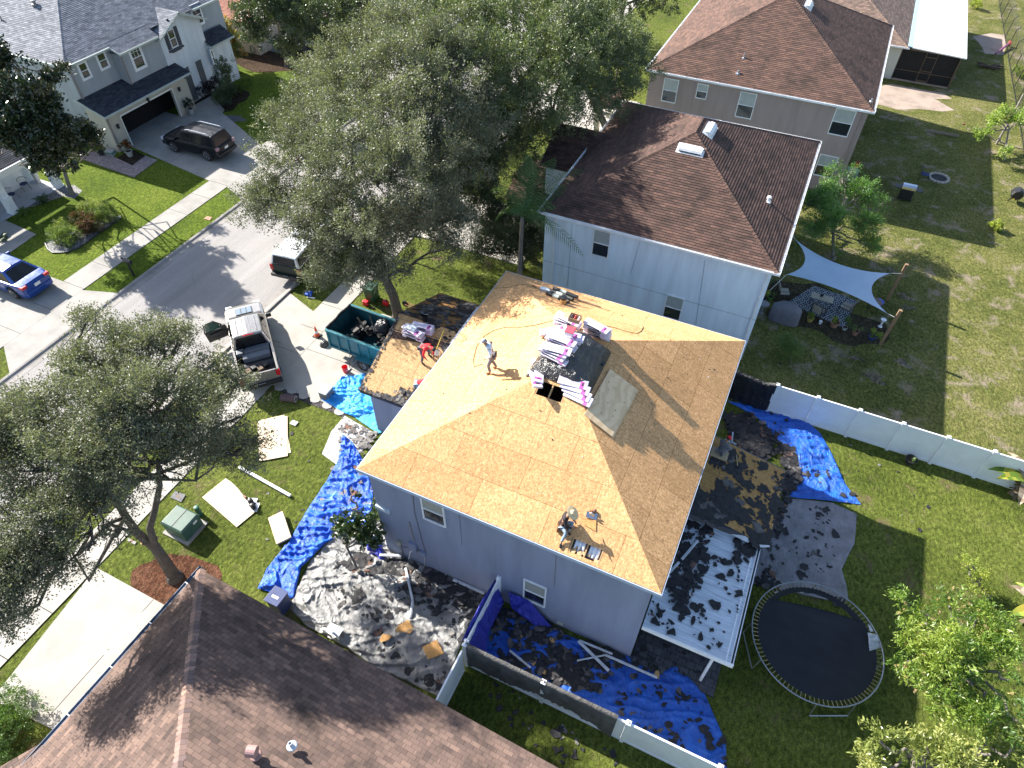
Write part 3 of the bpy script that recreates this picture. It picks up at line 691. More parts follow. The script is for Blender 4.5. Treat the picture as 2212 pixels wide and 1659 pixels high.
W_WHITE = stucco('white_stucco', (.76, .86, .96)); W_BRN = stucco('brown_stucco', (.37, .295, .275)); W_CREAM = stucco('cream_stucco', (.60, .55, .46))
WX0, WX1, WY0, WY1, WZ = -10.88, .71, 27.0, 40.25, 5.8
def common_house(name, label, x0, x1, y0, y1, z, roofm, wallm, ctr, gsides='nsew', rise=.465):
    h = thing(name, label, 'house', ctr)
    f = hip_faces(x0, x1, y0, y1, z, rise); m = MB()
    for k in 'senw': roof_face(m, f[k])
    r = m.build('roof', roofm, h); c = MB(); ridge_caps(c, f['ridge']); c.build('ridge_cap', roofm, r)
    gutter('gutter', h, x0, x1, y0, y1, z, WHT, gsides); m = MB(); m.box(x0, x1, y0, y1, z - .12, z - .1); m.build('soffit', WHT, h)
    walls('wall', h, x0 + .22, x1 - .22, y0 + .2, y1 - .2, z - .12, wallm)
    return h, r, f
wh, wroof, wf = common_house('stucco_house', 'two storey white stucco house under a brown shingle hip roof with two white roof vents', WX0, WX1, WY0, WY1, WZ, BROWN, W_WHITE, (-5, 34, 0))
WYW = WY0 + .2
win_from('f', [(1283, 496), (1320, 502), (1314, 556), (1280, 550)], WYW, wh, upper=BL)
win_from('f', [(1440, 638), (1474, 644), (1468, 692), (1432, 684)], WYW, wh, upper=BL)
for v, p in (('f', [(1236, 484), (1226, 618)]), ('f', [(1383, 520), (1362, 592)]), ('f', [(1523, 562), (1503, 700)]), ):
    P = [on_wall_y(v, *q_, WYW) for q_ in p]; q = MB(); q.bar(P[0] + Vc((0, -.004, 0)), P[1] + Vc((0, -.004, 0)), .012); q.build('control_joint', CAB, wh)
q = MB(); q.box(WX0 + .22, WX1 - .22, WYW - .006, WYW, 2.72, 2.735); q.build('control_joint', CAB, wh)
downspout(wh, WX1 - .4, WYW, WZ, WHT); downspout(wh, WX0 + .8, WYW, WZ, WHT)
wzf = lambda x, y: WZ + .465 * min(x - WX0, WX1 - x, y - WY0, WY1 - y)
vs_ = on_slope('v3', 1390, 1325, lambda x, y: WZ + .465 * (y - WY0)); hood_vent(wh, vs_, (0, 1, .465), (1, 0, 0), 1.15, .42)
ve = on_slope('v3', 1560, 1150, lambda x, y: WZ + .465 * (WX1 - x)); hood_vent(wh, ve, (-1, 0, .465), (0, 1, 0), 1.15, .42)
gw = MB(); zc, yr0 = 6.1, 34.9
roof_face(gw, [(WX0 - 2.3, yr0 - 2.6, 5.0), (WX0 + 2.2, yr0 - 2.6, 5.0), (WX0 + 3.2, yr0, 6.3), (WX0 - 2.3, yr0, 6.3)]); roof_face(gw, [(WX0 - 2.3, yr0, 6.3), (WX0 + 3.2, yr0, 6.3), (WX0 + 2.2, yr0 + 2.6, 5.0), (WX0 - 2.3, yr0 + 2.6, 5.0)])
gw.build('wing_roof', BROWN, wh); cg = MB(); ridge_caps(cg, [((WX0 - 2.3, yr0, 6.3), (WX0 + 3.2, yr0, 6.3))]); cg.build('ridge_cap', BROWN, wh)
walls('wing_wall', wh, WX0 - 2.0, WX0 + .3, yr0 - 2.3, yr0 + 2.3, 4.95, W_WHITE)
gw = MB(); roof_face(gw, [(WX0 - 4.2, 31.6, 2.75), (WX0 + .2, 31.6, 2.75), (WX0 + .2, 34.1, 3.8), (WX0 - 4.2, 34.1, 3.8)]); roof_face(gw, [(WX0 - 4.2, 34.1, 3.8), (WX0 + .2, 34.1, 3.8), (WX0 + .2, 36.6, 2.75), (WX0 - 4.2, 36.6, 2.75)])
gw.build('wing_roof', BROWN, wh); walls('wing_wall', wh, WX0 - 3.9, WX0 + .3, 31.9, 36.3, 2.7, W_CREAM)

BX0, BX1, BY0, BY1, BZ = -11.1, 3.15, 45.5, 60.9, 5.8
bh, broof, bf_ = common_house('stucco_house', 'two storey brown stucco house with a large red-brown shingle hip roof', BX0, BX1, BY0, BY1, BZ, BROWN2, W_BRN, (-4, 54, 0), rise=.5)
BYW = BY0 + .2
for pts in ([(1436, 168), (1468, 173), (1456, 223), (1430, 217)], [(1508, 180), (1531, 183), (1525, 215), (1503, 211)], [(1600, 199), (1636, 203), (1622, 257), (1592, 252)], [(1806, 236), (1846, 239), (1830, 296), (1797, 290)], [(1771, 335), (1808, 339), (1795, 385), (1758, 377)]):
    win_from('f', pts, BYW, bh, upper=BL, frame=WHT, fw=.05)
for v, p in (('f', [(1468, 172), (1457, 240)]), ('f', [(1502, 178), (1489, 250)]), ('f', [(1726, 222), (1712, 290)])):
    P = [on_wall_y(v, *q_, BYW) for q_ in p]; q = MB(); q.bar(P[0] + Vc((0, -.004, 0)), P[1] + Vc((0, -.004, 0)), .014); q.build('control_joint', CAB, bh)
downspout(bh, BX1 - .45, BYW, BZ, plain('brown_downspout', (.3, .25, .23), .5))
bn = on_slope('v4', 495, 45, lambda x, y: BZ + .5 * (BX1 - x), 8); hood_vent(bh, bn, (-1, 0, .5), (0, 1, 0), 1.15, .42)
for p_, r_, h_ in ((('v3', 1857, 510), .045, .3), (('v3', 1805, 645), .06, .18)):
    q = on_slope(*p_, lambda x, y: BZ + .5 * (y - BY0), 7)
    m = MB(); m.lathe(q - Vc((0, 0, .1)), [(r_ * 2.6, 0), (r_ * 2.4, .1), (r_, .13), (r_, h_ + .1), (r_ * .6, h_ + .1)], 12); m.build('vent_pipe', GALV, bh)
q = on_slope('v4', 990, 815, lambda x, y: BZ + .5 * (y - BY0), 5.6); m = MB(); m.lathe(q, [(.1, 0), (.1, .06), (.05, .1), (.05, .22)], 12); m.build('vent_pipe', GALV, bh)
q = on_slope('w1', 500, 12, lambda x, y: WZ + .465 * (WX1 - x), 6.5); m = MB(); m.lathe(q - Vc((0, 0, .05)), [(.14, 0), (.13, .08), (.07, .1), (.07, .22), (.12, .26), (.1, .34), (.03, .37)], 14); m.build('vent_pipe', WHT, wh)
pr = MB(); roof_face(pr, [tuple(at('v3', 480, 915, 2.9)), tuple(at('v3', 760, 970, 2.9)), tuple(at('v3', 800, 800, 3.9)), tuple(at('v3', 620, 720, 3.9))]); pr.build('entry_roof', BROWN, bh)
for v, x, y in (('v3', 555, 1160), ('v3', 665, 1040)):
    b = at(v, x, y, 0); m = MB(); m.box(b.x - .17, b.x + .17, b.y - .17, b.y + .17, 0, 2.8); m.build('entry_column', W_CREAM, bh)
b = at('v3', 560, 980, 2.7); m = MB(); m.box(b.x - .3, b.x + 4, b.y - .2, b.y + .2, 2.6, 2.88); m.box(b.x - .3, b.x + .05, b.y + .2, b.y + 3, 2.6, 2.88); m.build('entry_beam', W_CREAM, bh)

eh = thing('stucco_house', 'pale house with a glaring white patio roof over a dark screened porch', 'house', (1, 74, 0))
c0 = at('v4', 1290, 380, 2.75)
ex1, ey0 = c0.x, c0.y
f = hip_faces(ex1 - 17, ex1, ey0, ey0 + 17, 2.75, .46); m = MB()
for k in 'senw': roof_face(m, f[k])
r = m.build('roof', BEIGES, eh); c = MB(); ridge_caps(c, f['ridge']); c.build('ridge_cap', BEIGES, r)
walls('wall', eh, ex1 - 16.7, ex1 - .35, ey0 + .35, ey0 + 16.6, 2.65, stucco('pale_green_stucco', (.55, .56, .50)))
gutter('gutter', eh, ex1 - 17, ex1, ey0, ey0 + 17, 2.75, WHT, 's')
p0, p1, p2 = at('v4', 1320, 385, 2.7), at('v4', 1755, 470, 2.55), at('v4', 1755, 0, 2.55)
m = MB(); m.slab([(p0.x, p0.y, 2.78), (p1.x, p0.y, 2.6), (p1.x, p2.y, 2.6), (p0.x, p2.y, 2.78)], .09); m.build('patio_roof', plain('bright_white_panel', (.85, .85, .85), .5, var=.02), eh)
m = MB(); m.slab([(ex1 - .02, p0.y, 2.84), (p0.x - .004, p0.y, 2.8), (p0.x - .004, p2.y, 2.8), (ex1 - .02, p2.y, 2.84)], .05); m.build('roof_flashing', plain('pale_blue_flashing', (.35, .6, .75), .4), eh)
SCR = plain('black_insect_screen', (.012, .012, .012), .9)
sx1 = p1.x - .35; m = MB(); m.box(ex1 - .35, sx1, p0.y + .3, p0.y + .32, .12, 2.55); m.box(sx1 - .02, sx1, p0.y + .32, p2.y, .12, 2.55); m.build('screen', SCR, eh)
BRZ = plain('bronze_frame', (.10, .07, .045), .5); m = MB(); yy = p0.y + .27
for a, b in (((ex1 - .3), .9), (sx1, .9)): pass
m.box(ex1 - .35, sx1, yy, yy + .03, .85, .89); m.box(ex1 - .35, sx1, yy, yy + .03, 2.45, 2.55)
dx = ex1 + (sx1 - ex1) * .38
for a in (ex1 - .33, dx, dx + .85, sx1 - .03): m.box(a, a + .05, yy - .01, yy + .03, .12, 2.5)
m.box(dx, dx + .9, yy - .012, yy, 2.1, 2.16); m.box(dx, dx + .9, yy - .012, yy, 1.0, 1.06); m.box(dx, dx + .9, yy - .012, yy, .14, .3)
m.build('screen_frame', BRZ, eh)
m = MB(); m.box(ex1 - .4, sx1 + .05, p0.y + .22, p2.y, 0, .12); m.build('porch_slab', concrete('old_concrete', (.36, .27, .22)), eh)
downspout(eh, sx1 + .02, p0.y + .1, 2.5, BRZ)

nb = thing('shingle_roofed_house', 'one storey house in the foreground, its brown shingle roof dappled by tree shade', 'house', (-7, 0, 0))
NZ = 2.7; nrot = R_(-1.97); nc = at('f', 433, 1230, NZ)
NSH = shingle('rosy_brown_shingle', (.18, .125, .103), (.118, .084, .074), st=.7, tab=.31)
f = hip_faces(nc.x, nc.x + 15.5, nc.y - 17, nc.y, NZ, .42, nrot, (nc.x, nc.y)); m = MB()
for k in 'senw': roof_face(m, f[k], step=.012)
r = m.build('roof', NSH, nb); c = MB(); ridge_caps(c, f['ridge'], w=.17, e=.16)
CAPM = shingle('pale_ridge_cap', (.30, .20, .16), (.22, .16, .15), st=.15, tab=2, e=.16)
c.build('ridge_cap', CAPM, r)
ca, sa = cos(nrot), sin(nrot)
NTF = lambda x, y: (nc.x + x * ca - y * sa, nc.y + x * sa + y * ca)
m = MB(); m.prism([NTF(.35, -.35), NTF(15.1, -.35), NTF(15.1, -16.6), NTF(.35, -16.6)], 0, NZ - .02); m.build('wall', stucco('tan_stucco', (.4, .33, .27)), nb)
GUT = plain('slate_blue_gutter', (.16, .20, .27), .4, .3, .6)
m = MB()
for (a, b) in (((-.12, .12), (-.12, -17)),):
    A_, B_ = NTF(*a), NTF(*b)
    for dx_, zz, hh in ((0, NZ - .09, .02), (-.06, NZ - .04, .11), (.055, NZ - .04, .11)):
        pa = NTF(-.06 + dx_, .1); pb = NTF(-.06 + dx_, -17); m.bar((*pa, zz), (*pb, zz), .12 if dx_ == 0 else .012, hh)
    k = -.6
    while k > -12: pa = NTF(-.11, k); pb = NTF(0, k); m.bar((*pa, NZ + .012), (*pb, NZ + .012), .03, .01, 1); k -= 1.6
m.build('gutter', [GUT, WHT], nb)
nslope = lambda v, x, y: on_slope(v, x, y, lambda X, Y: NZ + .42 * max(0, ((nc.y - Y) * ca + (X - nc.x) * -sa)), 3.5)
q = nslope('w8', 1925, 1560); m = MB(); m.lathe(q - Vc((0, 0, .05)), [(.16, 0), (.15, .04), (.09, .06), (.09, .2)], 16)
m.lathe(q + Vc((-.02, 0, .28)), [(.10, -.13), (.155, -.13), (.155, .13), (.10, .13)], 18, ax=(1, .35, 0)); m.build('gooseneck_vent', plain('pinkish_brown_metal', (.33, .2, .18), .5), nb)
q = nslope('w5', 175, 1470); m = MB(); m.lathe(q - Vc((0, 0, .1)), [(.15, .1), (.13, .13), (.055, .15), (.055, .36), (.04, .36), (.035, .2)], 14); m.build('vent_pipe', plain('pvc_pipe_grey', (.55, .58, .62), .5), nb)
m = MB(); pA = at('w8', 330, 1470, 2.7); roof_face(m, [at('w8', -250, 1790, 2.6), at('w8', 300, 1478, 2.66), at('w8', 470, 1570, 2.9), at('w8', 100, 1900, 2.9)], courses=False); m.build('wing_roof', NSH, nb)
m = MB(); m.box(pA.x - .6, pA.x + .7, pA.y - 3, pA.y - 1.0, 0, 2.5); m.build('wing_wall', W_CREAM, nb)
W_GRY = stucco('pale_grey_stucco', (.36, .39, .41)); W_CRM = stucco('warm_white_stucco', (.50, .47, .40)); W_WH2 = stucco('bright_white_stucco', (.66, .70, .74))
gh = thing('stucco_house', 'grey and white two storey house with an open garage and slate coloured shingles', 'house', (-48, 35, 0))
UZ = 5.85; UX = -45.85; SY0 = 29.05
pitch = .46
m = MB(); TR = UZ + pitch * 8
roof_face(m, [(UX, SY0, UZ), (UX, 44.2, UZ), (UX - 8, 42, TR), (UX - 8, SY0 + 8, TR)])
roof_face(m, [(UX - 16, SY0, UZ), (UX, SY0, UZ), (UX - 8, SY0 + 8, TR)])
roof_face(m, [(UX - 16, SY0, UZ), (UX - 8, SY0 + 8, TR), (UX - 8, 42, TR), (UX - 16, 44.2, UZ)])
k2 = .75
roof_face(m, [(UX + k2, 32.7, UZ - pitch * k2 + .015), (UX + k2, 36.4, UZ - pitch * k2 + .015), (UX - .3, 36.4, UZ + pitch * .3 + .015), (UX - .3, 32.7, UZ + pitch * .3 + .015)])
r = m.build('roof', GREYS, gh); c = MB(); ridge_caps(c, [((UX, SY0, UZ), (UX - 8, SY0 + 8, TR)), ((UX - 8, SY0 + 8, TR), (UX - 8, 42, TR))]); c.build('ridge_cap', GREYS, r)
EAV = plain('pale_green_gutter', (.42, .47, .44), .5)
m = MB(); m.box(UX - 16, UX + .1, SY0 - .1, SY0, UZ - .14, UZ + .0); m.box(UX, UX + .1, SY0, 32.7, UZ - .14, UZ + .0); m.box(UX + k2, UX + k2 + .1, 32.7, 36.3, UZ - pitch * k2 - .14, UZ - pitch * k2); m.box(UX, UX + .1, 40.8, 44.2, UZ - .14, UZ)
m.slab([(UX + k2 + .1, 32.65, UZ - pitch * k2 + .02), (UX + k2 + .1, 32.7, UZ - pitch * k2 + .02), (UX - .1, 32.7, UZ + .05), (UX - .1, 32.65, UZ + .05)], .12); m.build('gutter', EAV, gh)
WX = UX - .3
m = MB(); m.box(UX - 15.5, WX, SY0 + .3, 44, 0, UZ - .14); m.build('wall', W_GRY, gh)
m = MB(); m.box(WX, WX + k2, 32.9, 36.6, 3.0, UZ - pitch * k2 - .14); m.box(WX, UX + k2 - .01, 32.75, 36.3, UZ - pitch * k2 - .15, UZ - pitch * k2 - .12); m.build('wall', W_GRY, gh)
def on_x(v, x, y, X):
    lo, hi = -1, 9
    for _ in range(40):
        mm = (lo + hi) / 2
        if at(v, x, y, mm).x < X: lo = mm
        else: hi = mm
    return at(v, x, y, lo)
def win_x(v, pts, X, parent, n=(1, 0, 0), **k):
    P = [on_x(v, *p, X) for p in pts]; ys = [p.y for p in P]; zs = [p.z for p in P]
    return window(parent, (X, (max(ys) + min(ys)) / 2, (max(zs) + min(zs)) / 2), n, max(ys) - min(ys), max(zs) - min(zs), **k)
win_x('a1', [(800, 672), (880, 645), (935, 790), (868, 825)], WX, gh, casing=.1, fw=.05)
win_x('a1', [(1000, 560), (1068, 535), (1120, 685), (1055, 720)], WX, gh, casing=.1, fw=.05)
win_x('a1', [(1330, 500), (1430, 460), (1505, 680), (1412, 722)], WX + k2, gh, casing=.12, grid=True)
GXF, GZ2 = -44.05, 2.8
m = MB(); gp = (3.55 - GZ2) / (GXF - WX); 
roof_face(m, [(GXF, 29.0, GZ2), (GXF, 37.2, GZ2), (WX - .05, 37.2, 3.55), (WX - .05, 29.0, 3.55)]); m.build('garage_roof', GREYD, gh)
m = MB(); m.box(GXF, GXF + .1, 28.95, 37.25, GZ2 - .12, GZ2 + .005); m.slab([(GXF, 28.95, GZ2), (GXF, 29.0, GZ2), (WX - .3, 29.0, 3.6), (WX - .3, 28.95, 3.6)], .12); m.build('garage_gutter', EAV, gh)
gx = -44.45; dy0, dy1, dz = 30.45, 35.35, 2.15
m = MB(); m.box(gx - .2, gx, 29.25, dy0, 0, GZ2 - .1); m.box(gx - .2, gx, dy1, 36.95, 0, GZ2 - .1); m.box(gx - .2, gx, dy0, dy1, dz, GZ2 - .1)
m.box(WX - .0, gx - .2, 29.25, 29.4, 0, GZ2 + .1); m.box(WX, gx - .2, 36.8, 36.95, 0, GZ2 + .1); m.build('garage_wall', W_CRM, gh)
m = MB(); m.box(gx - .04, gx + .03, dy0 - .06, dy0, 0, dz + .06); m.box(gx - .04, gx + .03, dy1, dy1 + .06, 0, dz + .06); m.box(gx - .04, gx + .03, dy0, dy1, dz, dz + .1); m.build('garage_door_frame', WHT, gh)
DRKR = plain('painted_garage_gloom', (.02, .02, .022), .95, 0, .05)  # gloom of the garage interior put into this near-black colour
m = MB(); m.box(WX + .002, WX + .01, 29.4, 36.8, 0, 2.6); m.box(WX + .01, gx - .2, 29.4, 36.8, 2.35, 2.4); m.build('garage_gloom_lining', DRKR, gh)
def on_gar(v, x, y): return at(v, x, y, 0)
wl = plain('black_lantern', (.02, .02, .022), .4)
for p in ((1215, 1310), (1850, 925), (1525, 1030), (1900, 790)):
    q = on_x('a1', *p, gx); m = MB(); m.box(gx, gx + .16, q.y - .07, q.y + .07, q.z - .13, q.z + .13); m.box(gx + .03, gx + .2, q.y - .09, q.y + .09, q.z + .13, q.z + .17); m.build('wall_lantern', wl, gh, bevel=.01)
def downsp(x, y, z0, z1):
    m = MB(); m.box(x, x + .08, y, y + .1, z0, z1); m.build('downspout', plain('taupe_downspout', (.25, .22, .21), .5), gh)
downsp(WX + .01, SY0 + .35, 3.3, UZ - .1); downsp(gx + .01, 29.3, .05, GZ2 - .1); downsp(WX + k2, 32.95, 3.1, UZ - pitch * k2 - .1)
bx = -45.35; by0, by1 = 36.55, 40.75; bzE, bzA = 5.45, 6.45; byc = (by0 + by1) / 2
m = MB(); m.add([(bx, by0, 0), (bx, by1, 0), (bx, by1, bzE), (bx, byc, bzA - .12), (bx, by0, bzE), (bx - 1.5, by0, 0), (bx - 1.5, by1, 0), (bx - 1.5, by1, bzE), (bx - 1.5, byc, bzA - .12), (bx - 1.5, by0, bzE)],
      [(0, 1, 2, 3, 4), (9, 8, 7, 6, 5)] + [((i + 1) % 5, i, 5 + i, 5 + (i + 1) % 5) for i in range(5)])
m.build('bay_wall', W_WH2, gh)
m = MB(); ov = .4; zs = (bzA - bzE) / ((by1 - by0) / 2)
for s in (-1, 1):
    ye = byc + s * ((by1 - by0) / 2 + .35); ze = bzA - zs * ((by1 - by0) / 2 + .35)
    roof_face(m, [(bx + ov, ye, ze), (bx - 5.2, ye, ze), (bx - 5.2, byc, bzA), (bx + ov, byc, bzA)])
m.build('bay_roof', GREYS, gh)
m = MB()
for s in (-1, 1):
    ye = byc + s * ((by1 - by0) / 2 + .35); ze = bzA - zs * ((by1 - by0) / 2 + .35)
    m.slab([(bx + ov, ye, ze - .01), (bx + ov + .05, ye, ze - .01), (bx + ov + .05, byc, bzA - .01), (bx + ov, byc, bzA - .01)], .14)
    m.box(bx - 1.2, bx + ov, min(ye, ye + s * .08), max(ye, ye + s * .08), ze - .14, ze - .02)
m.build('bay_fascia', EAV, gh)
P = [on_x('a1', *p, bx) for p in ((1725, 330), (1790, 300), (1850, 460), (1780, 495))]; ys = [p.y for p in P]; zs_ = [p.z for p in P]
window(gh, (bx, sum(ys) / 4, sum(zs_) / 4), (1, 0, 0), .62, max(zs_) - min(zs_) + .1, fw=.05, frame=WHT)
SHT = plain('navy_shutter', (.035, .045, .07), .5)
for s in (-1, 1):
    m = MB(); yc = sum(ys) / 4 + s * .52; m.box(bx, bx + .04, yc - .17, yc + .17, min(zs_) - .08, max(zs_) + .12)
    for k in range(14): zz = min(zs_) + k * (max(zs_) - min(zs_)) / 14; m.box(bx + .04, bx + .052, yc - .13, yc + .13, zz, zz + .05)
    m.build('shutter', SHT, gh)
m = MB(); yc = sum(ys) / 4; m.box(bx, bx + .16, yc - .7, yc + .7, min(zs_) - .24, min(zs_) - .12); m.box(bx, bx + .1, yc - .45, yc + .45, min(zs_) - .34, min(zs_) - .24); m.build('window_ledge', SHT, gh)
for p in ((1730, 205), (1835, 150)):
    q = on_x('a1', *p, bx); m = MB(); m.lathe((bx, q.y, q.z), [(.09, 0), (.09, .05), (.05, .1)], 12, ax=(1, 0, 0)); m.build('gable_peg', SHT, gh)
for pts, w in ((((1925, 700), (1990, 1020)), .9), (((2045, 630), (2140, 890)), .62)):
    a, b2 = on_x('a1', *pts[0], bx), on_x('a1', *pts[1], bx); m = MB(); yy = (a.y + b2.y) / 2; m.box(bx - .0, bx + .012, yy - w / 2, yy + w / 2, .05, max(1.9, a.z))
    m.build('entry_shade_panel', plain('painted_entry_shade', (.10, .105, .11), .8), gh)  # flat panels on the wall, the recess shade painted as grey
m = MB(); roof_face(m, [(bx + .55, 40.6, 3.35), (bx + .55, 43.2, 3.35), (bx - .6, 43.2, 4.0), (bx - .6, 40.6, 4.0)]); m.build('side_roof', GREYD, gh)
m = MB(); m.box(bx - .6, bx + .3, 40.75, 42.9, 0, 3.3); m.build('side_wall', W_WH2, gh)
m = MB(); m.box(bx + .52, bx + .6, 40.55, 43.25, 3.2, 3.34); m.build('gutter', EAV, gh)
win_x('a3', [(60, 60), (120, 40), (155, 240), (95, 265)], WX, gh, casing=.1); win_x('a3', [(-25, 200), (5, 190), (30, 290), (0, 305)], WX, gh, casing=.08)
win_x('a3', [(245, 520), (262, 515), (300, 660), (285, 670)], bx + .3, gh, casing=.05)
for pt, kind in ((('a1', 365, 55), 0), (('a1', 20, 210), 1)):
    q = on_slope(*pt, lambda X, Y: UZ + pitch * (Y - SY0), 8); m = MB()
    if kind == 0: m.lathe(q, [(.22, 0), (.2, .1), (.1, .12), (.1, .25), (.2, .27), (.16, .34), (.05, .37)], 14)
    else: m.lathe(q, [(.1, 0), (.05, .06), (.04, .3)], 10)
    m.build('roof_vent', plain('weathered_vent', (.22, .2, .2), .5), gh)
def simple(name, label, cat, mb, mat, base, **k): return tag(mb.build(name, mat, base=base, **k), label, cat)
q = at('a1', 1575, 1160, 0); m = MB(); m.lathe(q, [(.15, .03), (.17, .5), (.175, .5), (.16, .46)], 16); o = thing('cooler_jug', 'white drinks jug with an orange lid just inside the open garage', 'jug', q)
m = MB(); m.lathe(q, [(.15, .035), (.17, .42), (.16, .43)], 18); m.build('body', WHT, o); m = MB(); m.lathe(q, [(.175, .42), (.18, .52), (.1, .56), (.02, .57)], 18); m.build('lid', plain('orange_plastic', (.75, .16, .03), .4), o)
q = at('a1', 1665, 1130, 0); o = thing('pushchair', 'blue folding pushchair parked inside the open garage', 'pushchair', q)
m = MB(); m.tube([q + Vc((.1, 0, .1)), q + Vc((-.3, .1, 1.0))], .02); m.tube([q + Vc((.1, .35, .1)), q + Vc((-.3, .4, 1.0))], .02); m.tube([q + Vc((-.3, .1, 1)), q + Vc((-.3, .4, 1))], .025); m.build('frame', GALV, o)
m = MB(); m.obox(q + Vc((-.05, .2, .5)), (.2, 0, -.1), (0, .17, 0), (.08, 0, .22)); m.build('seat', plain('navy_cloth', (.03, .06, .14), .9), o, bevel=.03)
for dy in (0, .4):
    m = MB(); m.lathe(q + Vc((.15, dy - .02, .12)), [(.12, 0), (.12, .04)], 16, ax=(0, 1, 0)); m.build('wheel', WHT, o)

lh = thing('porch_house', 'house at the left edge, its white columned front porch in shade under a dark roof', 'house', (-46, 22, 0))
PXF = -44.35
m = MB(); roof_face(m, [(PXF, 16.2, 2.75), (PXF, 24.3, 2.75), (PXF - 5.8, 24.3, 5.0), (PXF - 5.8, 16.2, 5.0)]); m.build('roof', GREYD, lh)
m = MB(); m.box(PXF - .02, PXF + .08, 16.2, 24.35, 2.6, 2.76); m.box(PXF - .2, PXF - .02, 16.2, 24.3, 2.3, 2.6); m.slab([(PXF, 24.3, 2.74), (PXF, 24.36, 2.74), (PXF - 5.8, 24.36, 4.98), (PXF - 5.8, 24.3, 4.98)], .2); m.build('porch_beam', WHT, lh)
m = MB(); m.box(PXF - 14, PXF - 2.4, 16.4, 24.1, 0, 2.7); m.build('wall', W_WH2, lh)
for v, x, y in (('v1', 420, 1400), ('v1', 70, 1590)):
    b = at(v, x, y); m = MB(); yy = b.y; xx = PXF - .3
    m.box(xx - .28, xx + .28, yy - .28, yy + .28, 0, .12); m.box(xx - .24, xx + .24, yy - .24, yy + .24, .12, 1.0); m.box(xx - .28, xx + .28, yy - .28, yy + .28, 1.0, 1.1); m.box(xx - .17, xx + .17, yy - .17, yy + .17, 1.1, 2.3); m.build('column', WHT, lh, bevel=.01)
m = MB(); m.box(PXF - 2.4, PXF - .05, 19.5, 24.2, 0, .05); m.build('porch_floor', concrete('porch_concrete', (.40, .42, .46), .85), lh)
for y0 in (21.4, 22.5): window(lh, (PXF - 2.4, y0 + .5, 1.6), (1, 0, 0), 1.0, .9, fw=.06)
fh = thing('stucco_house', 'cream house with terracotta shingles half hidden behind trees at the top edge', 'house', (-50, 55, 0))
q = at('a3', 770, 575); m = MB(); m.box(q.x - 12, q.x, q.y, q.y + 3.0, 0, 2.6); m.box(q.x - 12, q.x - 4.2, q.y + 3, q.y + 14, 0, 2.6); m.build('wall', stucco('cream_pink_stucco', (.52, .42, .33)), fh)
m = MB(); roof_face(m, [(q.x - 12, q.y - .3, 2.7), (q.x + .3, q.y - .3, 2.7), (q.x - 4, q.y + 4, 4.7), (q.x - 12, q.y + 4, 4.7)]); roof_face(m, [(q.x + .3, q.y - .3, 2.7), (q.x + .3, q.y + 3.2, 2.7), (q.x - 4, q.y + 4, 4.7)])
roof_face(m, [(q.x - 12, q.y + 15, 2.7), (q.x - 12, q.y + 4, 4.7), (q.x - 4, q.y + 4, 4.7), (q.x - 4, q.y + 15, 2.7)], courses=False); m.build('roof', PINKS, fh)
hq = on_wall_y('a3', 685, 510, q.y); m = MB()
for k in range(3): m.tube([hq + Vc((cos(t / 9 * pi) * (.2 + .02 * k), -.05 - .02 * k, sin(t / 9 * pi) * (.3 + .02 * k))) for t in range(19)], .018, 5)
m.build('garden_hose', plain('green_hose', (.05, .16, .08), .4), fh)
BARK = bark_mat('grey_bark', (.12, .105, .09)); BARK2 = bark_mat('pale_bark', (.25, .22, .19))
L_OAK = leaf_mat('oak_leaf', (.060, .070, .046), (.112, .124, .082), (.21, .212, .15), .5, .2, .3)
L_OAKD = leaf_mat('dark_oak_leaf', (.030, .048, .024), (.06, .085, .04), (.11, .135, .06), .45, .2, .45)
L_OAKG = leaf_mat('green_oak_leaf', (.050, .072, .034), (.10, .128, .056), (.17, .195, .095), .5, .2, .45)
L_MAG = leaf_mat('magnolia_leaf', (.012, .024, .012), (.026, .046, .018), (.05, .05, .022), .28, .08, .6)
L_MAGG = leaf_mat('small_magnolia_leaf', (.018, .040, .012), (.040, .075, .020), (.09, .12, .035), .32, .12, .5)
L_MANGO = leaf_mat('mango_leaf', (.045, .10, .018), (.12, .20, .030), (.26, .32, .06), .4, .3, .5)
L_MANGT = leaf_mat('flower_spray', (.25, .20, .08), (.42, .34, .17), (.50, .30, .18), .8, .2, .1)
L_SHRUB = leaf_mat('shrub_leaf', (.035, .075, .018), (.07, .13, .03), (.13, .19, .05), .45, .25, .4)
L_YEL = leaf_mat('yellow_green_leaf', (.12, .17, .03), (.22, .28, .05), (.36, .38, .08), .5, .35, .3)
L_RED = leaf_mat('red_leaf', (.035, .05, .015), (.07, .065, .022), (.20, .06, .03), .5, .2, .3)
L_PURP = leaf_mat('plum_leaf', (.015, .012, .012), (.03, .02, .02), (.05, .035, .03), .5, .1, .3)
L_PALM = leaf_mat('palm_leaflet', (.07, .14, .03), (.15, .27, .06), (.30, .40, .13), .4, .25, .45)
L_BAN = leaf_mat('banana_leaf', (.10, .17, .02), (.20, .30, .04), (.45, .36, .06), .4, .35, .4)
L_DRY = leaf_mat('dry_leaf', (.16, .12, .08), (.28, .22, .16), (.40, .33, .25), .8, .2, .2)
def rand_dirs(n, up=0.0):
    d = NR.normal(size=(n, 3)); d[:, 2] += up; d /= np.linalg.norm(d, axis=1)[:, None]; return d
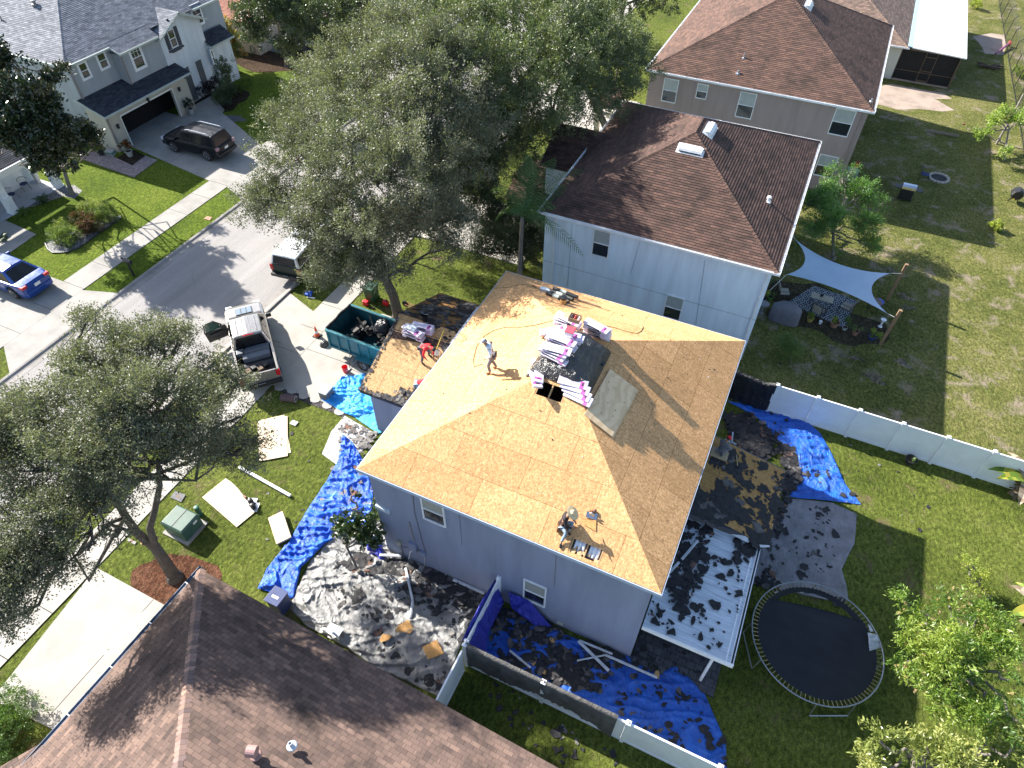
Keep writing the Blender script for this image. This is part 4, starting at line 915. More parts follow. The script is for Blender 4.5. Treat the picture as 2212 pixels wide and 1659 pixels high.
def leaf_mesh(name, cen, L, W, mat, parent=None, base=None, out=None, up=.35, fold=.0, tint=None, smooth=False):
    """one leaf-shaped face of four points per centre"""
    n = len(cen); a = rand_dirs(n, .1)
    if out is not None: a = a * .8 + out; a /= np.linalg.norm(a, axis=1)[:, None]
    nn = rand_dirs(n, up); b = np.cross(a, nn); b /= np.linalg.norm(b, axis=1)[:, None] + 1e-9
    L = (L * NR.uniform(.65, 1.25, n))[:, None]; W = (W * NR.uniform(.7, 1.2, n))[:, None]
    q = np.empty((n, 4, 3)); q[:, 0] = cen - a * L / 2; q[:, 1] = cen + b * W / 2 - a * L * .05; q[:, 2] = cen + a * L / 2; q[:, 3] = cen - b * W / 2 - a * L * .05
    org = np.array(root_of(parent).location if parent is not None else (base if base is not None else (0, 0, 0)))
    q = (q - org).reshape(-1, 3)
    me = bpy.data.meshes.new(name); me.vertices.add(4 * n); me.vertices.foreach_set('co', q.astype(np.float32).ravel())
    me.loops.add(4 * n); me.loops.foreach_set('vertex_index', np.arange(4 * n, dtype=np.int32))
    me.polygons.add(n); me.polygons.foreach_set('loop_start', np.arange(0, 4 * n, 4, dtype=np.int32)); me.polygons.foreach_set('loop_total', np.full(n, 4, dtype=np.int32))
    me.materials.append(mat); me.update(calc_edges=True)
    at_ = me.attributes.new('tint', 'FLOAT', 'FACE'); t = NR.normal(.5, .2, n) if tint is None else tint + NR.normal(0, .14, n)
    at_.data.foreach_set('value', np.clip(t, 0, 1).astype(np.float32))
    o = bpy.data.objects.new(name, me); COL.objects.link(o)
    if parent is not None: o.parent = parent
    else: o.location = org
    return o
def crown_points(blobs, n, twig=.45, spread=.1, shell=.42, gap=.0, flat=.85, seed=0):
    """leaf centres bunched along twigs through a union of lumps"""
    B = np.array([[*b[0], b[1]] for b in blobs]); w = B[:, 3] ** 2.2; w /= w.sum()
    per = 30; nt = max(1, n // per); idx = NR.choice(len(B), nt * 2, p=w)
    d = rand_dirs(nt * 2, .18); r = NR.random(nt * 2) ** shell
    d[:, 2] *= flat
    lump = np.array([noise.noise(Vc(v) * 1.7 + Vc((k * 3.3, seed, 0))) for v, k in zip(d, idx)])
    c = B[idx, :3] + d * (B[idx, 3] * r * (1.02 + .75 * lump))[:, None]
    nz = np.array([noise.fractal(Vc(p) * .75 + Vc((seed * 3.1, 0, 0)), 1.0, 2.0, 3) for p in c])
    keep = (nz > -.03 + gap) | (NR.random(len(c)) < .06); c = c[keep]; d = d[keep]; nz = nz[keep]; sel = NR.permutation(len(c))[:nt]; c = c[sel]; d = d[sel]; nz = nz[sel]
    td = d * .9 + NR.normal(size=d.shape) * .55 + np.array([0, 0, .25]); td /= np.linalg.norm(td, axis=1)[:, None]
    t = NR.random((len(c), per)) ; P = c[:, None, :] + td[:, None, :] * (t * twig)[:, :, None] + NR.normal(size=(len(c), per, 3)) * spread
    out = np.repeat(td, per, axis=0); tn = np.repeat(np.clip(.5 + nz * .9 + NR.normal(0, .08, len(c)), .05, .95), per)
    return P.reshape(-1, 3), out, tn, c, td
def limb(mb, a, b, r0, r1, wob=.12, n=7, seg=6, sag=0.0):
    a, b = Vc(a), Vc(b); pts, rs = [], []; L = (b - a).length
    for i in range(seg + 1):
        t = i / seg; p = a.lerp(b, t) + Vc((NR.normal(), NR.normal(), NR.normal() * .6)) * wob * L * .12 * sin(pi * t)
        p.z += sag * sin(pi * t); pts.append(p); rs.append(r0 + (r1 - r0) * t)
    mb.tube(pts, rs, n); return pts
def tree(name, label, trunk, blobs, n, leaf, bark=None, cat='tree', L=.10, W=.05, r0=.28, group=None, seed=1, twig=.45, spread=.1, shell=.42, gap=0, limbs=True, twigs=True, up=.4):
    """trunk = list of (point, radius) from the ground up; every lump gets its limb"""
    base = Vc(trunk[0][0]); t = thing(name, label, cat, (base.x, base.y, 0), group); bark = bark or BARK
    P, out, tn, tc, td = crown_points(blobs, n, twig, spread, shell, gap, seed=seed)
    leaf_mesh('crown', P, L, W, leaf, t, out=out, tint=tn, up=up)
    mb = MB(); mb.tube([p for p, r in trunk], [r for p, r in trunk], 12)
    mb.tube([base + Vc((0, 0, -.05)), base + Vc((0, 0, .25))], [trunk[0][1] * 1.5, trunk[0][1] * 1.02], 12)
    if limbs:
        top = [Vc(p) for p, r in trunk[1:]]
        for c, r in blobs:
            c = Vc(c); s = min(top, key=lambda q: (q - c).length + (.6 if q.z > c.z else 0)); pts = limb(mb, s, c, min(.13, trunk[-1][1] * .85), .04, .9)
            for k in range(4 if twigs else 0):
                q = c + Vc(NR.normal(size=3)).normalized() * r * .8; limb(mb, pts[-2 - k % 3], q, .035, .01, .9, 5, 4)
        if twigs:
            for i in range(0, len(tc), max(1, len(tc) // 500)):
                a = Vc(tc[i]); d = Vc(td[i]); mb.tube([a - d * .35, a + d * twig * .8], [.012, .004], 3, cap=False)
    mb.build('trunk', bark, t); return t
ZK = 1.0
def B(px, py, z, r, v='f'):
    z2 = z * (ZK if v == 'f' else 1); return (tuple(at(v, px, py, z2)), r * (CAM_H - z2) / (CAM_H - z))
def K(v, x, y, z): return at(v, x, y, z * ZK)
F_ = lambda x, y, z=0: at('f', x, y, z * ZK)
OG = 'street oaks along the east pavement'; ZK = 1.34
bb = at('v6', 1760, 640)
fork = F_(832, 600, 3.2)
tree('oak_tree', 'big grey-green oak leaning over the dumpster trailer, nearest of the street oaks', [(bb, .30), (F_(850, 640, 1.6), .24), (fork, .21), (F_(800, 500, 4.8), .17), (F_(760, 400, 6), .12)],
     [B(590, 430, 5, 1.5), B(545, 450, 4.6, .9), B(640, 340, 5.8, 1.9), B(620, 270, 6, 1.3), B(700, 450, 5.6, 1.9), B(760, 330, 7.2, 2.3), B(735, 540, 4.4, 1.5), B(690, 590, 3.6, .7), B(640, 500, 4.6, 1.0), B(830, 470, 6.0, 2.0), B(860, 370, 7.2, 2.3), B(920, 440, 5.8, 1.7),
      B(790, 570, 4.2, 1.2), B(850, 560, 4.4, 1.1), B(950, 340, 6.6, 2.1), B(690, 260, 6.6, 1.8), B(905, 505, 4.8, 1.0), B(975, 470, 5, 1.2), B(960, 540, 4.2, .8)], 170000, L_OAK, group=OG, seed=1, L=.105, W=.052)
tree('oak_tree', 'broad grey-green oak standing just beyond the one over the dumpster trailer', [(F_(960, 420, 0), .3), (F_(930, 330, 3), .24), (F_(880, 220, 6), .15)],
     [B(770, 120, 7, 2.0), B(850, 75, 8, 2.2), B(860, 160, 8.2, 2.6), B(960, 120, 8.2, 2.6), B(960, 220, 7.6, 2.6), B(860, 250, 7.6, 2.4), B(760, 200, 6.8, 2.2), B(690, 200, 6, 1.7), B(640, 215, 5.4, 1.2), B(720, 135, 6.5, 1.3), B(1030, 250, 6.5, 1.9), B(660, 160, 5.8, .9)], 140000, L_OAK, group=OG, seed=2, L=.115, W=.06)
tree('oak_tree', 'oak spreading along the top edge of the picture above the broad street oak', [(F_(1120, 240, 0), .3), (F_(1080, 120, 4), .22), (F_(1050, 50, 7), .14)],
     [B(930, 10, 8, 2.6), B(1030, 40, 8, 2.6), B(1110, 90, 7.5, 2.4), B(1130, -10, 8, 2.6), B(1040, 150, 7.6, 2.3), B(870, -10, 7, 1.7), B(1100, 170, 7, 2.0)], 75000, L_OAKG, group=OG, seed=3, L=.13, W=.07)
tree('oak_tree', 'dark oak reaching over the shaded corner of the brown house roof', [(F_(1330, 330, 0), .28), (F_(1290, 230, 3.5), .2), (F_(1240, 150, 6), .13)],
     [B(1210, 30, 8, 2.6), B(1300, 40, 7.4, 2.3), B(1200, 120, 7.4, 2.4), B(1290, 120, 6.8, 2.3), B(1360, 140, 6, 1.6), B(1330, 205, 5.6, 1.5), B(1250, 210, 6, 2.0), B(1180, 220, 6.4, 2.1), B(1380, 90, 6, 1.2)], 90000, L_OAKG, group=OG, seed=4, L=.125, W=.065)
ZK = 1.0
tree('oak_tree', 'shaded oak between the broad street oak and the palm', [(F_(1060, 430, 0), .24), (F_(1050, 360, 3), .18), (F_(1060, 310, 5), .12)],
     [B(1090, 270, 6.5, 2.1), B(1040, 340, 5.6, 1.9), B(1100, 340, 5.4, 1.6), B(1000, 400, 5, 1.6), B(1030, 440, 4, 1.3), B(1180, 290, 5.2, 1.4), B(1060, 250, 6.8, 1.6), B(985, 320, 6.0, 1.5)], 75000, L_OAKD, group=OG, seed=5, L=.11, W=.06)
ZK = 1.0
tree('oak_tree', 'small dark oak beneath the palm, its trunk meeting the bare roof edge', [(F_(1128, 580, 0), .13), (F_(1122, 530, 1.6), .11), (F_(1110, 490, 2.8), .08)],
     [B(1100, 500, 3.4, 1.0), B(1150, 515, 3.0, .9), B(1080, 460, 3.8, 1.0), B(1150, 460, 3.8, 1.0), B(1185, 505, 3.0, .7), B(1095, 540, 2.2, .8), B(1150, 550, 2.0, .8), B(1060, 500, 3.0, .9), B(1040, 540, 2.2, .7)], 42000, L_OAKD, seed=6, L=.09, W=.05, gap=-.5, group='yard trees')
ZK = 1.33
ob = at('w3', 1320, 1340); f0 = K('w3', 1170, 1110, 1.5)
lt = tree('oak_tree', 'large oak with a forked trunk and sawn limb stubs beside the green transformer', [(ob, .24), (K('w3', 1245, 1220, .8), .21), (f0, .19), (K('w3', 1030, 1000, 2.3), .155), (K('w3', 950, 880, 2.9), .13), (K('w3', 800, 640, 4.5), .09)],
     [B(250, 760, 6.2, 1.15), B(180, 800, 6, 1.1), B(235, 700, 6.1, .45), B(340, 740, 6.4, .95), B(410, 760, 6.2, .95), B(470, 820, 5.8, 1.0), B(520, 900, 5.2, 1.05), B(500, 980, 4.7, .95), B(430, 900, 6, 1.3), B(340, 860, 6.6, 1.5), B(240, 880, 6.6, 1.5), B(140, 900, 6.2, 1.3), B(60, 900, 5.8, 1.2),
      B(60, 1000, 5.6, 1.3), B(-20, 950, 5.6, 1.3), B(160, 1010, 6, 1.4), B(270, 990, 6, 1.4), B(380, 990, 5.4, 1.1), B(100, 1120, 5, 1.2), B(200, 1110, 5, 1.1), B(30, 1160, 4.9, 1.2), B(120, 1190, 4.3, .9), B(190, 1190, 4.2, .7), B(40, 1270, 4.3, .8), B(-20, 1240, 4.6, 1.1), B(250, 1160, 4.0, .5), B(15, 1340, 4.0, .5), B(560, 940, 4.9, .4), B(190, 690, 6, .5), B(390, 720, 6.3, .4)],
     200000, L_OAK, seed=7, L=.085, W=.044, gap=-.005, twig=.4, spread=.08, shell=.5)
mb = MB(); mb.tube([f0, K('w3', 1150, 1040, 2.0), K('w3', 1130, 960, 2.5), K('w3', 1170, 820, 3.2), K('w3', 1205, 650, 4.2), K('w3', 1190, 450, 5.3)], [.15, .135, .125, .11, .095, .06], 10); mb.build('limb', BARK, lt)
for v, x, y, z, r, d in (('w3', 1075, 1075, 1.95, .085, (-.3, -.5, .6)), ('w3', 1190, 1040, 2.0, .05, (.9, .2, .3))):
    q = K(v, x, y, z); mb = MB(); mb.lathe(q - Vc(d) * .15, [(r * 1.2, 0), (r, .16)], 12, ax=d); st = mb.build('limb_stub', BARK, lt); mb = MB(); mb.lathe(q - Vc(d) * .15, [(r * .85, .155), (r * .85, .165)], 12, ax=d); mb.build('cut_face', plain('sawn_wood', (.42, .26, .13), .8), st)
ZK = 1.45
mt = [(at('v1', 545, 1465), .15), (at('v1', 510, 1370, .9), .12), (at('v1', 475, 1260, 1.7), .10), (at('v1', 300, 900, 3.6), .07), (at('v1', 200, 700, 5.6), .06), (at('v1', 120, 520, 7.4), .04)]
tree('magnolia_tree', 'glossy dark magnolia beside the columned porch, far left', mt, [B(10, 130, 5.8, 1.0), B(40, 190, 5.6, 1.1), B(90, 230, 5, 1.1), B(110, 175, 5, .6), B(30, 270, 4.6, 1.3), B(120, 280, 4.3, 1.1), B(175, 290, 3.6, .8), B(205, 300, 3.1, .35), B(80, 320, 3.6, 1.1), B(150, 330, 3.2, .7), B(100, 355, 2.6, .6), B(-20, 220, 5, 1.2), B(-10, 300, 3.8, 1.0), B(135, 150, 4.8, .25)], 40000, L_MAG, BARK2, seed=8, L=.24, W=.11, twig=.4, spread=.12, group='magnolias', gap=-.02)
ZK = 1.0
mt = [(at('w4', 990, 1440), .055), (at('w4', 940, 1330, .5), .05), (at('w4', 880, 1210, 1.0), .045), (F_(772, 1110, 2.4), .03)]
tree('magnolia_tree', 'young magnolia growing through the tarps by the taupe wall', mt, [B(768, 1085, 3.0, .45), B(780, 1110, 2.6, .55), B(745, 1130, 2.1, .45), B(790, 1150, 2.0, .55), B(810, 1125, 2.0, .4), B(740, 1155, 1.7, .35), B(760, 1070, 3.2, .3), B(765, 1140, 2.2, .6), B(800, 1170, 1.6, .3)], 3600, L_MAGG, BARK2, seed=9, L=.17, W=.075, twig=.22, spread=.06, group='magnolias', twigs=False, gap=-.1)
mg = [(F_(2060, 1500, 0), .14), (F_(2065, 1460, 1.2), .11), (F_(2065, 1420, 2.2), .08)]
mblobs = [B(1990, 1320, 3.0, .55), B(2050, 1310, 3.2, .6), B(2110, 1340, 3.2, .6), B(1980, 1390, 2.8, .6), B(2060, 1400, 3.5, .8), B(2150, 1400, 3.3, .75), B(1960, 1430, 2.2, .4), B(2010, 1460, 2.6, .6), B(2100, 1480, 3.2, .8), B(2180, 1470, 3.2, .8), B(2190, 1370, 3.0, .6), B(2060, 1530, 2.6, .6), B(2140, 1560, 3.0, .7), B(2200, 1560, 3.0, .7), B(1955, 1300, 2.6, .3)]
tree('mango_tree', 'bright green mango tree in bloom beyond the trampoline', mg, mblobs, 19000, L_MANGO, BARK2, seed=10, L=.16, W=.045, twig=.25, spread=.09, group='fruit trees', up=.7, shell=.35, twigs=False)
P, out, tn, tc, td = crown_points([(b[0], b[1] * 1.05) for b in mblobs[:9]], 2600, .12, .02, .15, 0); leaf_mesh('blossom', P, .05, .03, L_MANGT, [o for o in bpy.data.objects if o.name.startswith('mango_tree')][0], out=out)
tree('avocado_tree', 'pale flowering fruit tree at the bottom right edge below the mango', [(F_(2000, 1720, 0), .1), (F_(2000, 1660, 1.5), .08)], [B(1900, 1600, 2.0, .45), B(1950, 1620, 2.4, .5), B(2000, 1610, 2.4, .45), B(2060, 1640, 2.6, .6), B(1890, 1640, 1.8, .4), B(2140, 1630, 2.5, .5), B(2190, 1610, 2.6, .5), B(1960, 1670, 2.4, .5)], 8500, leaf_mat('pale_leaf', (.09, .12, .02), (.20, .24, .06), (.40, .40, .14), .35, .3, .5), BARK2, seed=11, L=.15, W=.05, twig=.25, spread=.08, group='fruit trees', up=.7, twigs=False)
tree('citrus_tree', 'small sparse yellow-green citrus casting its shadow on the back lawn', [(at('w7', 1940, 380), .03), (at('w7', 1900, 310, .5), .025)], [B(1820, 130, 1.1, .3, 'w7'), B(1760, 110, 1.0, .28, 'w7'), B(1800, 200, .9, .3, 'w7'), B(1880, 200, .9, .3, 'w7'), B(1900, 290, .6, .28, 'w7'), B(1830, 260, .7, .25, 'w7')], 1700, L_YEL, BARK2, seed=12, L=.08, W=.035, twig=.15, spread=.06, twigs=False)
tree('sapling', 'dark bushy sapling in shade beside the covered grill', [(at('w1', 650, 1100), .03), (at('w1', 650, 1000, .5), .025)], [B(650, 950, 1.0, .5, 'w1'), B(600, 1010, .7, .4, 'w1'), B(700, 1000, .7, .4, 'w1'), B(640, 1060, .5, .35, 'w1'), B(690, 920, 1.0, .35, 'w1'), B(590, 930, .8, .35, 'w1')], 5000, L_SHRUB, BARK2, seed=13, L=.08, W=.03, twig=.2, spread=.07, twigs=False)
tree('cassia_tree', 'bright feathery green shrub tree between the white house and the shade sail', [(F_(1800, 560, 0), .1), (F_(1800, 500, 1.4), .08), (F_(1820, 450, 2.4), .05)],
     [B(1770, 440, 2.8, .8), B(1820, 390, 3.4, .8), B(1860, 420, 3.0, .8), B(1800, 480, 2.4, .9), B(1870, 480, 2.2, .8), B(1755, 490, 2.0, .6), B(1905, 440, 2.4, .45), B(1830, 530, 1.4, .7), B(1790, 415, 3.2, .5), B(1840, 370, 3.6, .35), B(1745, 440, 2.4, .4), B(1880, 530, 1.0, .5)], 30000, leaf_mat('feathery_leaf', (.03, .085, .02), (.07, .16, .03), (.16, .27, .07), .45, .3, .4), BARK2, seed=14, L=.12, W=.04, twig=.4, spread=.09, group='yard trees')
ZK = 1.2
tree('oak_tree', 'oak with a pale bare trunk in front of the cream house, top left', [(at('a3', 1050, 690), .22), (at('a3', 1010, 480, 2.0), .18), (at('a3', 960, 330, 3.4), .14), (at('a3', 930, 150, 5), .1)],
     [B(560, 20, 6, 1.8), B(620, 50, 5.4, 1.9), B(680, 30, 6.2, 2.0), B(540, 65, 5, 1.2), B(740, 20, 6.2, 2.0), B(620, 100, 4.2, .8), B(590, -10, 7, 2), B(700, 80, 4.8, 1.0), B(790, 0, 6.2, 1.8)], 62000, L_OAKD, BARK2, group='oaks across the street', seed=15, L=.14, W=.08)
ZK = 1.0
def shrub(name, label, blobs, n, leaf, L=.07, W=.035, group=None, stem=True, cat='shrub', twig=.12, spread=.05, shell=.3, gap=-.3, seed=0):
    c = blobs[0][0]; return tree(name, label, [((c[0], c[1], 0), .03), ((c[0], c[1], max(.1, c[2] * .6)), .02)], blobs, n, leaf, BARK, cat, L, W, group=group, twig=twig, spread=spread, shell=shell, gap=gap, limbs=False, seed=seed)
shrub('trumpet_vine', 'tall flowering shrub with orange blooms against the cream house', [B(470, 60, 3.0, .9), B(475, 100, 2.3, .9), B(495, 120, 1.6, .9), B(510, 90, 2.2, .8), B(500, 50, 3.2, .8), B(515, 130, 1.2, .7)], 15000, leaf_mat('vine_leaf', (.05, .09, .02), (.11, .17, .04), (.55, .22, .04), .5, .3, .4), .13, .08, twig=.3, spread=.1, gap=-.05)
shrub('holly_shrub', 'upright dark shrub at the corner of the grey house bay', [B(482, 155, 2.2, .55), B(488, 185, 1.5, .6), B(478, 135, 2.6, .35), B(485, 205, .9, .6)], 7000, L_OAKD, .11, .06, twig=.25, spread=.08)
shrub('plum_shrub', 'low plum coloured shrub along the grey house entry', [B(448, 190, .6, .55), B(425, 195, .6, .5), B(465, 180, .6, .5)], 5000, L_PURP, .09, .05, group='entry bed shrubs')
shrub('box_shrub', 'low yellow-green hedge shrub in the grey house entry bed', [B(470, 212, .4, .5), B(498, 198, .4, .5), B(520, 188, .4, .5), B(535, 178, .35, .35)], 8000, leaf_mat('box_leaf', (.03, .055, .012), (.06, .10, .02), (.11, .16, .03), .5, .3, .3), .06, .035, group='entry bed shrubs')
for i, (lab, bl, lf) in enumerate((('clipped pale green shrub nearest the blue car in the island bed', [B(480, 640, .45, .5, 'v5'), B(560, 620, .45, .5, 'v5'), B(620, 610, .4, .42, 'v5'), B(520, 560, .5, .45, 'v5'), B(450, 590, .4, .4, 'v5'), B(580, 680, .3, .4, 'v5')], 'y'),
        ('loose green and red shrub in the middle of the island bed', [B(700, 540, .5, .45, 'v5'), B(640, 480, .5, .4, 'v5'), B(760, 500, .4, .4, 'v5'), B(790, 560, .3, .4, 'v5'), B(700, 580, .3, .3, 'v5')], 'r'),
        ('clipped pale green shrub farthest from the blue car in the island bed', [B(800, 400, .5, .55, 'v5'), B(880, 420, .5, .55, 'v5'), B(930, 460, .4, .42, 'v5'), B(720, 390, .45, .42, 'v5'), B(850, 470, .4, .45, 'v5')], 'y'))):
    shrub('hedge_shrub', lab, bl, 15000, L_RED if lf == 'r' else leaf_mat('variegated_leaf', (.07, .11, .03), (.15, .20, .06), (.28, .30, .11), .5, .3, .3), .055, .035, group='island bed shrubs', seed=20 + i, gap=-.5)
ed = [tuple(at('v5', *p))[:2] for p in ((375, 690), (400, 745), (440, 775), (560, 770), (660, 730), (770, 650), (900, 560), (1005, 490), (1000, 460), (870, 480), (600, 600), (450, 640))]
sheet('pebble_bed', ed, .014, PEB)
edg = MB(); pts = [Vc((x, y, .03)) for x, y in ed[:8]]; edg.tube(pts, .05, 6); tag(edg.build('bed_edging', BLK, base=pts[0]), 'black plastic edging round the island bed of clipped shrubs', 'edging')
def frond(mb, a, d, L, droop, w=.5, n=16, leaflet=.35, m=0, wl=.03, end=None):
    """a feather leaf arching from a along d"""
    a, d = Vc(a), Vc(d).normalized(); pts = []; p = a.copy(); v = d.copy()
    for i in range(n + 1): pts.append(p.copy()); v = (v + Vc((0, 0, -droop / n))).normalized(); p = p + v * L / n
    if end is not None:
        mid = (a + end) / 2 + Vc((0, 0, droop)); pts = [a * (1 - t) ** 2 + mid * 2 * t * (1 - t) + end * t * t for t in [i / n for i in range(n + 1)]]
    mb.tube(pts, [.012 * (1 - i / n) * L / 2 + .004 for i in range(n + 1)], 4, m)
    for i in range(2, n * 2):
        t = i / (2 * n); k = min(n - 1, int(t * n)); q = pts[k].lerp(pts[k + 1], t * n - k); tv = (pts[k + 1] - pts[k]).normalized(); s = tv.cross(Vc((0, 0, 1))).normalized()
        ll = leaflet * sin(pi * min(1, t * .92 + .1)) ** .6
        for sg in (-1, 1):
            dd = (s * sg + tv * .7 + Vc((0, 0, RU(-.25, .1)))).normalized(); e = q + dd * ll * .6; e2 = e + (dd + Vc((0, 0, -1.1))).normalized() * ll * .5
            x = tv * wl * .5; mb.add([q - x, q + x, e + x * 1.3, e - x * 1.3, e2], [(0, 1, 2, 3), (3, 2, 4)], m)
pc = F_(1128, 470, 5.6)
pt = thing('palm_tree', 'feathery palm with arching fronds between the oaks and the white house roof', 'palm', (pc.x - .2, pc.y + .1, 0))
mb = MB(); mb.tube([Vc((pc.x - .2, pc.y + .1, 0)), Vc((pc.x - .1, pc.y, 2)), pc], [.16, .12, .10], 10); mb.build('trunk', BARK2, pt)
for tip, z, dr in (((1140, 330), 6.6, .6), ((1150, 345), 6.0, 1.2), ((1270, 365), 5.0, 1.5), ((1262, 410), 4.4, 1.6), ((1200, 340), 6.0, 1.1), ((1060, 410), 4.4, 1.6), ((1090, 390), 5.2, 1.3), ((1262, 555), 3.4, 1.3), ((1200, 500), 3.6, 1.5), ((1070, 480), 3.6, 1.6), ((1215, 450), 4.6, 1.2)):
    e = F_(*tip, z + 1.0); mb = MB(); frond(mb, pc, e - pc, 2.5, dr * .9, leaflet=.68, n=15, wl=.032, end=e); mb.build('frond', L_PALM, pt)
def fernlike(name, label, p, n, L, mat, droop=1.6, leaflet=.12, cat='plant', group=None, pot=None):
    p = Vc(p); o = thing(name, label, cat, (p.x, p.y, 0), group)
    if pot: 
        m = MB(); m.lathe(Vc((p.x, p.y, 0)), [(pot[0] * .72, .04), (pot[0], pot[1]), (pot[0] * 1.08, pot[1]), (pot[0] * 1.08, pot[1] + .03), (pot[0] * .9, pot[1] + .03), (pot[0] * .88, pot[1] - .05)], 20); m.build('pot', pot[2], o, auto=40)
    m = MB(); z = pot[1] if pot else .05
    for i in range(n):
        t = 6.283 * i / n + random.random() * .5; frond(m, (p.x, p.y, z), (cos(t), sin(t), RU(.6, 1.6)), L * RU(.7, 1.1), droop, leaflet=leaflet, n=8, wl=.03)
    m.build('fronds', mat, o); return o
def leafy_pot(name, label, p, pot, r, h, n, mat, cat='potted plant', group=None, L=.12, W=.05, floor=.03):
    p = Vc(p); o = thing(name, label, cat, (p.x, p.y, floor), group); m = MB(); pr, ph, pm = pot
    m.lathe(Vc((p.x, p.y, floor)), [(pr * .7, 0), (pr * .98, ph * .9), (pr * 1.08, ph * .92), (pr * 1.08, ph), (pr * .92, ph), (pr * .88, ph - .05)], 20); m.build('pot', pm, o, auto=40)
    m = MB(); m.lathe(Vc((p.x, p.y, floor + ph - .055)), [(pr * .87, 0), (pr * .87, .012)], 16); m.build('soil', plain('potting_soil', (.03, .02, .015), .95), o)
    bl = [((p.x + RU(-.4, .4) * r, p.y + RU(-.4, .4) * r, floor + ph + h * RU(.3, .8)), r * .6) for _ in range(5)]
    P, out, tn, tc, td = crown_points(bl, n, .15, .05, .5, -.6); leaf_mesh('foliage', P, L, W, mat, o, out=out, tint=tn, up=.6)
    m = MB()
    for b in bl: m.tube([(p.x, p.y, floor + ph - .05), b[0]], [.012, .006], 5)
    m.build('stem', BARK, o); return o
POTG = plain('grey_stone_pot', (.35, .36, .36), .7); TERR = plain('terracotta', (.30, .16, .10), .8); POTW = plain('white_pot', (.6, .6, .58), .5); POTD = plain('dark_pot', (.03, .03, .033), .5); POTY = plain('yellow_pot', (.35, .28, .08), .6); POTB = plain('blue_glazed_pot', (.02, .06, .22), .3)
leafy_pot('potted_shrub', 'grey pot of croton at the near corner of the open garage', at('v1', 985, 1180), (.24, .4, POTG), .42, .75, 420, L_RED, group='garage pots', L=.17, W=.07)
leafy_pot('potted_shrub', 'grey pot of dark leaves between the open garage and the entry', at('v1', 1448, 860), (.24, .42, POTG), .42, .75, 420, L_MAG, group='garage pots', L=.16, W=.07)
fernlike('fern', 'potted fern standing in the white pebble bed by the porch', at('v1', 335, 1530), 16, .65, L_SHRUB, pot=(.16, .25, POTD), group='ferns at the porch')
fernlike('fern', 'bright green fern at the foot of the porch column nearest the blue car', at('v1', 180, 1605), 16, .6, leaf_mat('bright_fern', (.08, .13, .02), (.15, .21, .04), (.24, .28, .06), .5, .3, .3), group='ferns at the porch')
fernlike('fern', 'dark fern by the paving slabs at the left picture edge', at('v5', 20, 660), 16, .6, L_SHRUB, group='ferns at the porch')
q = at('v1', 300, 1385); o = thing('snake_plant', 'tall grey planter of upright snake plant leaves on the porch', 'planter', (q.x, q.y, .05)); m = MB(); m.lathe((q.x, q.y, .05), [(.13, 0), (.2, .75), (.2, .78), (.16, .78), (.16, .7)], 18); m.build('planter', POTG, o, auto=40); m = MB()
for i in range(22):
    t = random.random() * 6.28; a = Vc((q.x + cos(t) * .08, q.y + sin(t) * .08, .8)); e = a + Vc((cos(t) * RU(.03, .25), sin(t) * RU(.03, .25), RU(.45, .8))); s = Vc((-sin(t), cos(t), 0)) * .03; m.add([a - s, a + s, a.lerp(e, .6) + s, a.lerp(e, .6) - s, e], [(0, 1, 2, 3), (3, 2, 4)])
m.build('leaves', L_SHRUB, o)
def banana(name, label, p, heads, n=7, L=1.5):
    p = Vc(p); o = thing(name, label, 'banana plant', (p.x, p.y, 0), 'banana plants'); m = MB(); top = p + Vc((0, 0, 1.0)); m.tube([p, top], [.12, .08], 10)
    m.build('stem', plain('pale_banana_stem', (.35, .28, .24), .8, var=.4, scale=9), o)
    for i in range(n):
        t = heads + (i - n / 2) * .75 + RU(-.15, .15); m = MB(); a = top.copy(); v = Vc((cos(t), sin(t), 1.1 if i % 2 else .7)).normalized(); pts = []
        for k in range(9): pts.append(a.copy()); v = (v + Vc((0, 0, -.17))).normalized(); a = a + v * L / 8
        s = Vc((-sin(t), cos(t), 0)); vs = []
        for k, q in enumerate(pts): w = .24 * sin(pi * min(1, .08 + k / 8.4)) ** .7; vs += [q + s * w + Vc((0, 0, .06)), q, q - s * w + Vc((0, 0, .06))]
        fs = []
        for k in range(8): b_ = 3 * k; fs += [(b_, b_ + 1, b_ + 4, b_ + 3), (b_ + 1, b_ + 2, b_ + 5, b_ + 4)]
        m.add(vs, fs); lf = m.build('leaf', L_BAN if i % 3 else L_DRY, o); a_ = lf.data.attributes.new('tint', 'FLOAT', 'FACE'); a_.data.foreach_set('value', [random.random() for _ in fs])
    m = MB()
    for i in range(26):
        t = random.random() * 6.28; a = p + Vc((0, 0, RU(.3, 1.0))); e = a + Vc((cos(t) * .3, sin(t) * .3, -RU(.1, .5))); s = Vc((-sin(t), cos(t), 0)) * .06; m.add([a - s, a + s, e + s, e - s], [(0, 1, 2, 3)])
    m.build('dry_skirt', L_DRY, o)
banana('banana_plant', 'banana plant with dried skirt in front of the far end of the white fence', at('w2', 2150, 700), 2.6)
banana('banana_plant', 'banana plant with yellow-green leaves behind the mango at the right edge', at('w7', 2230, 560), 2.9, 6, 1.3)
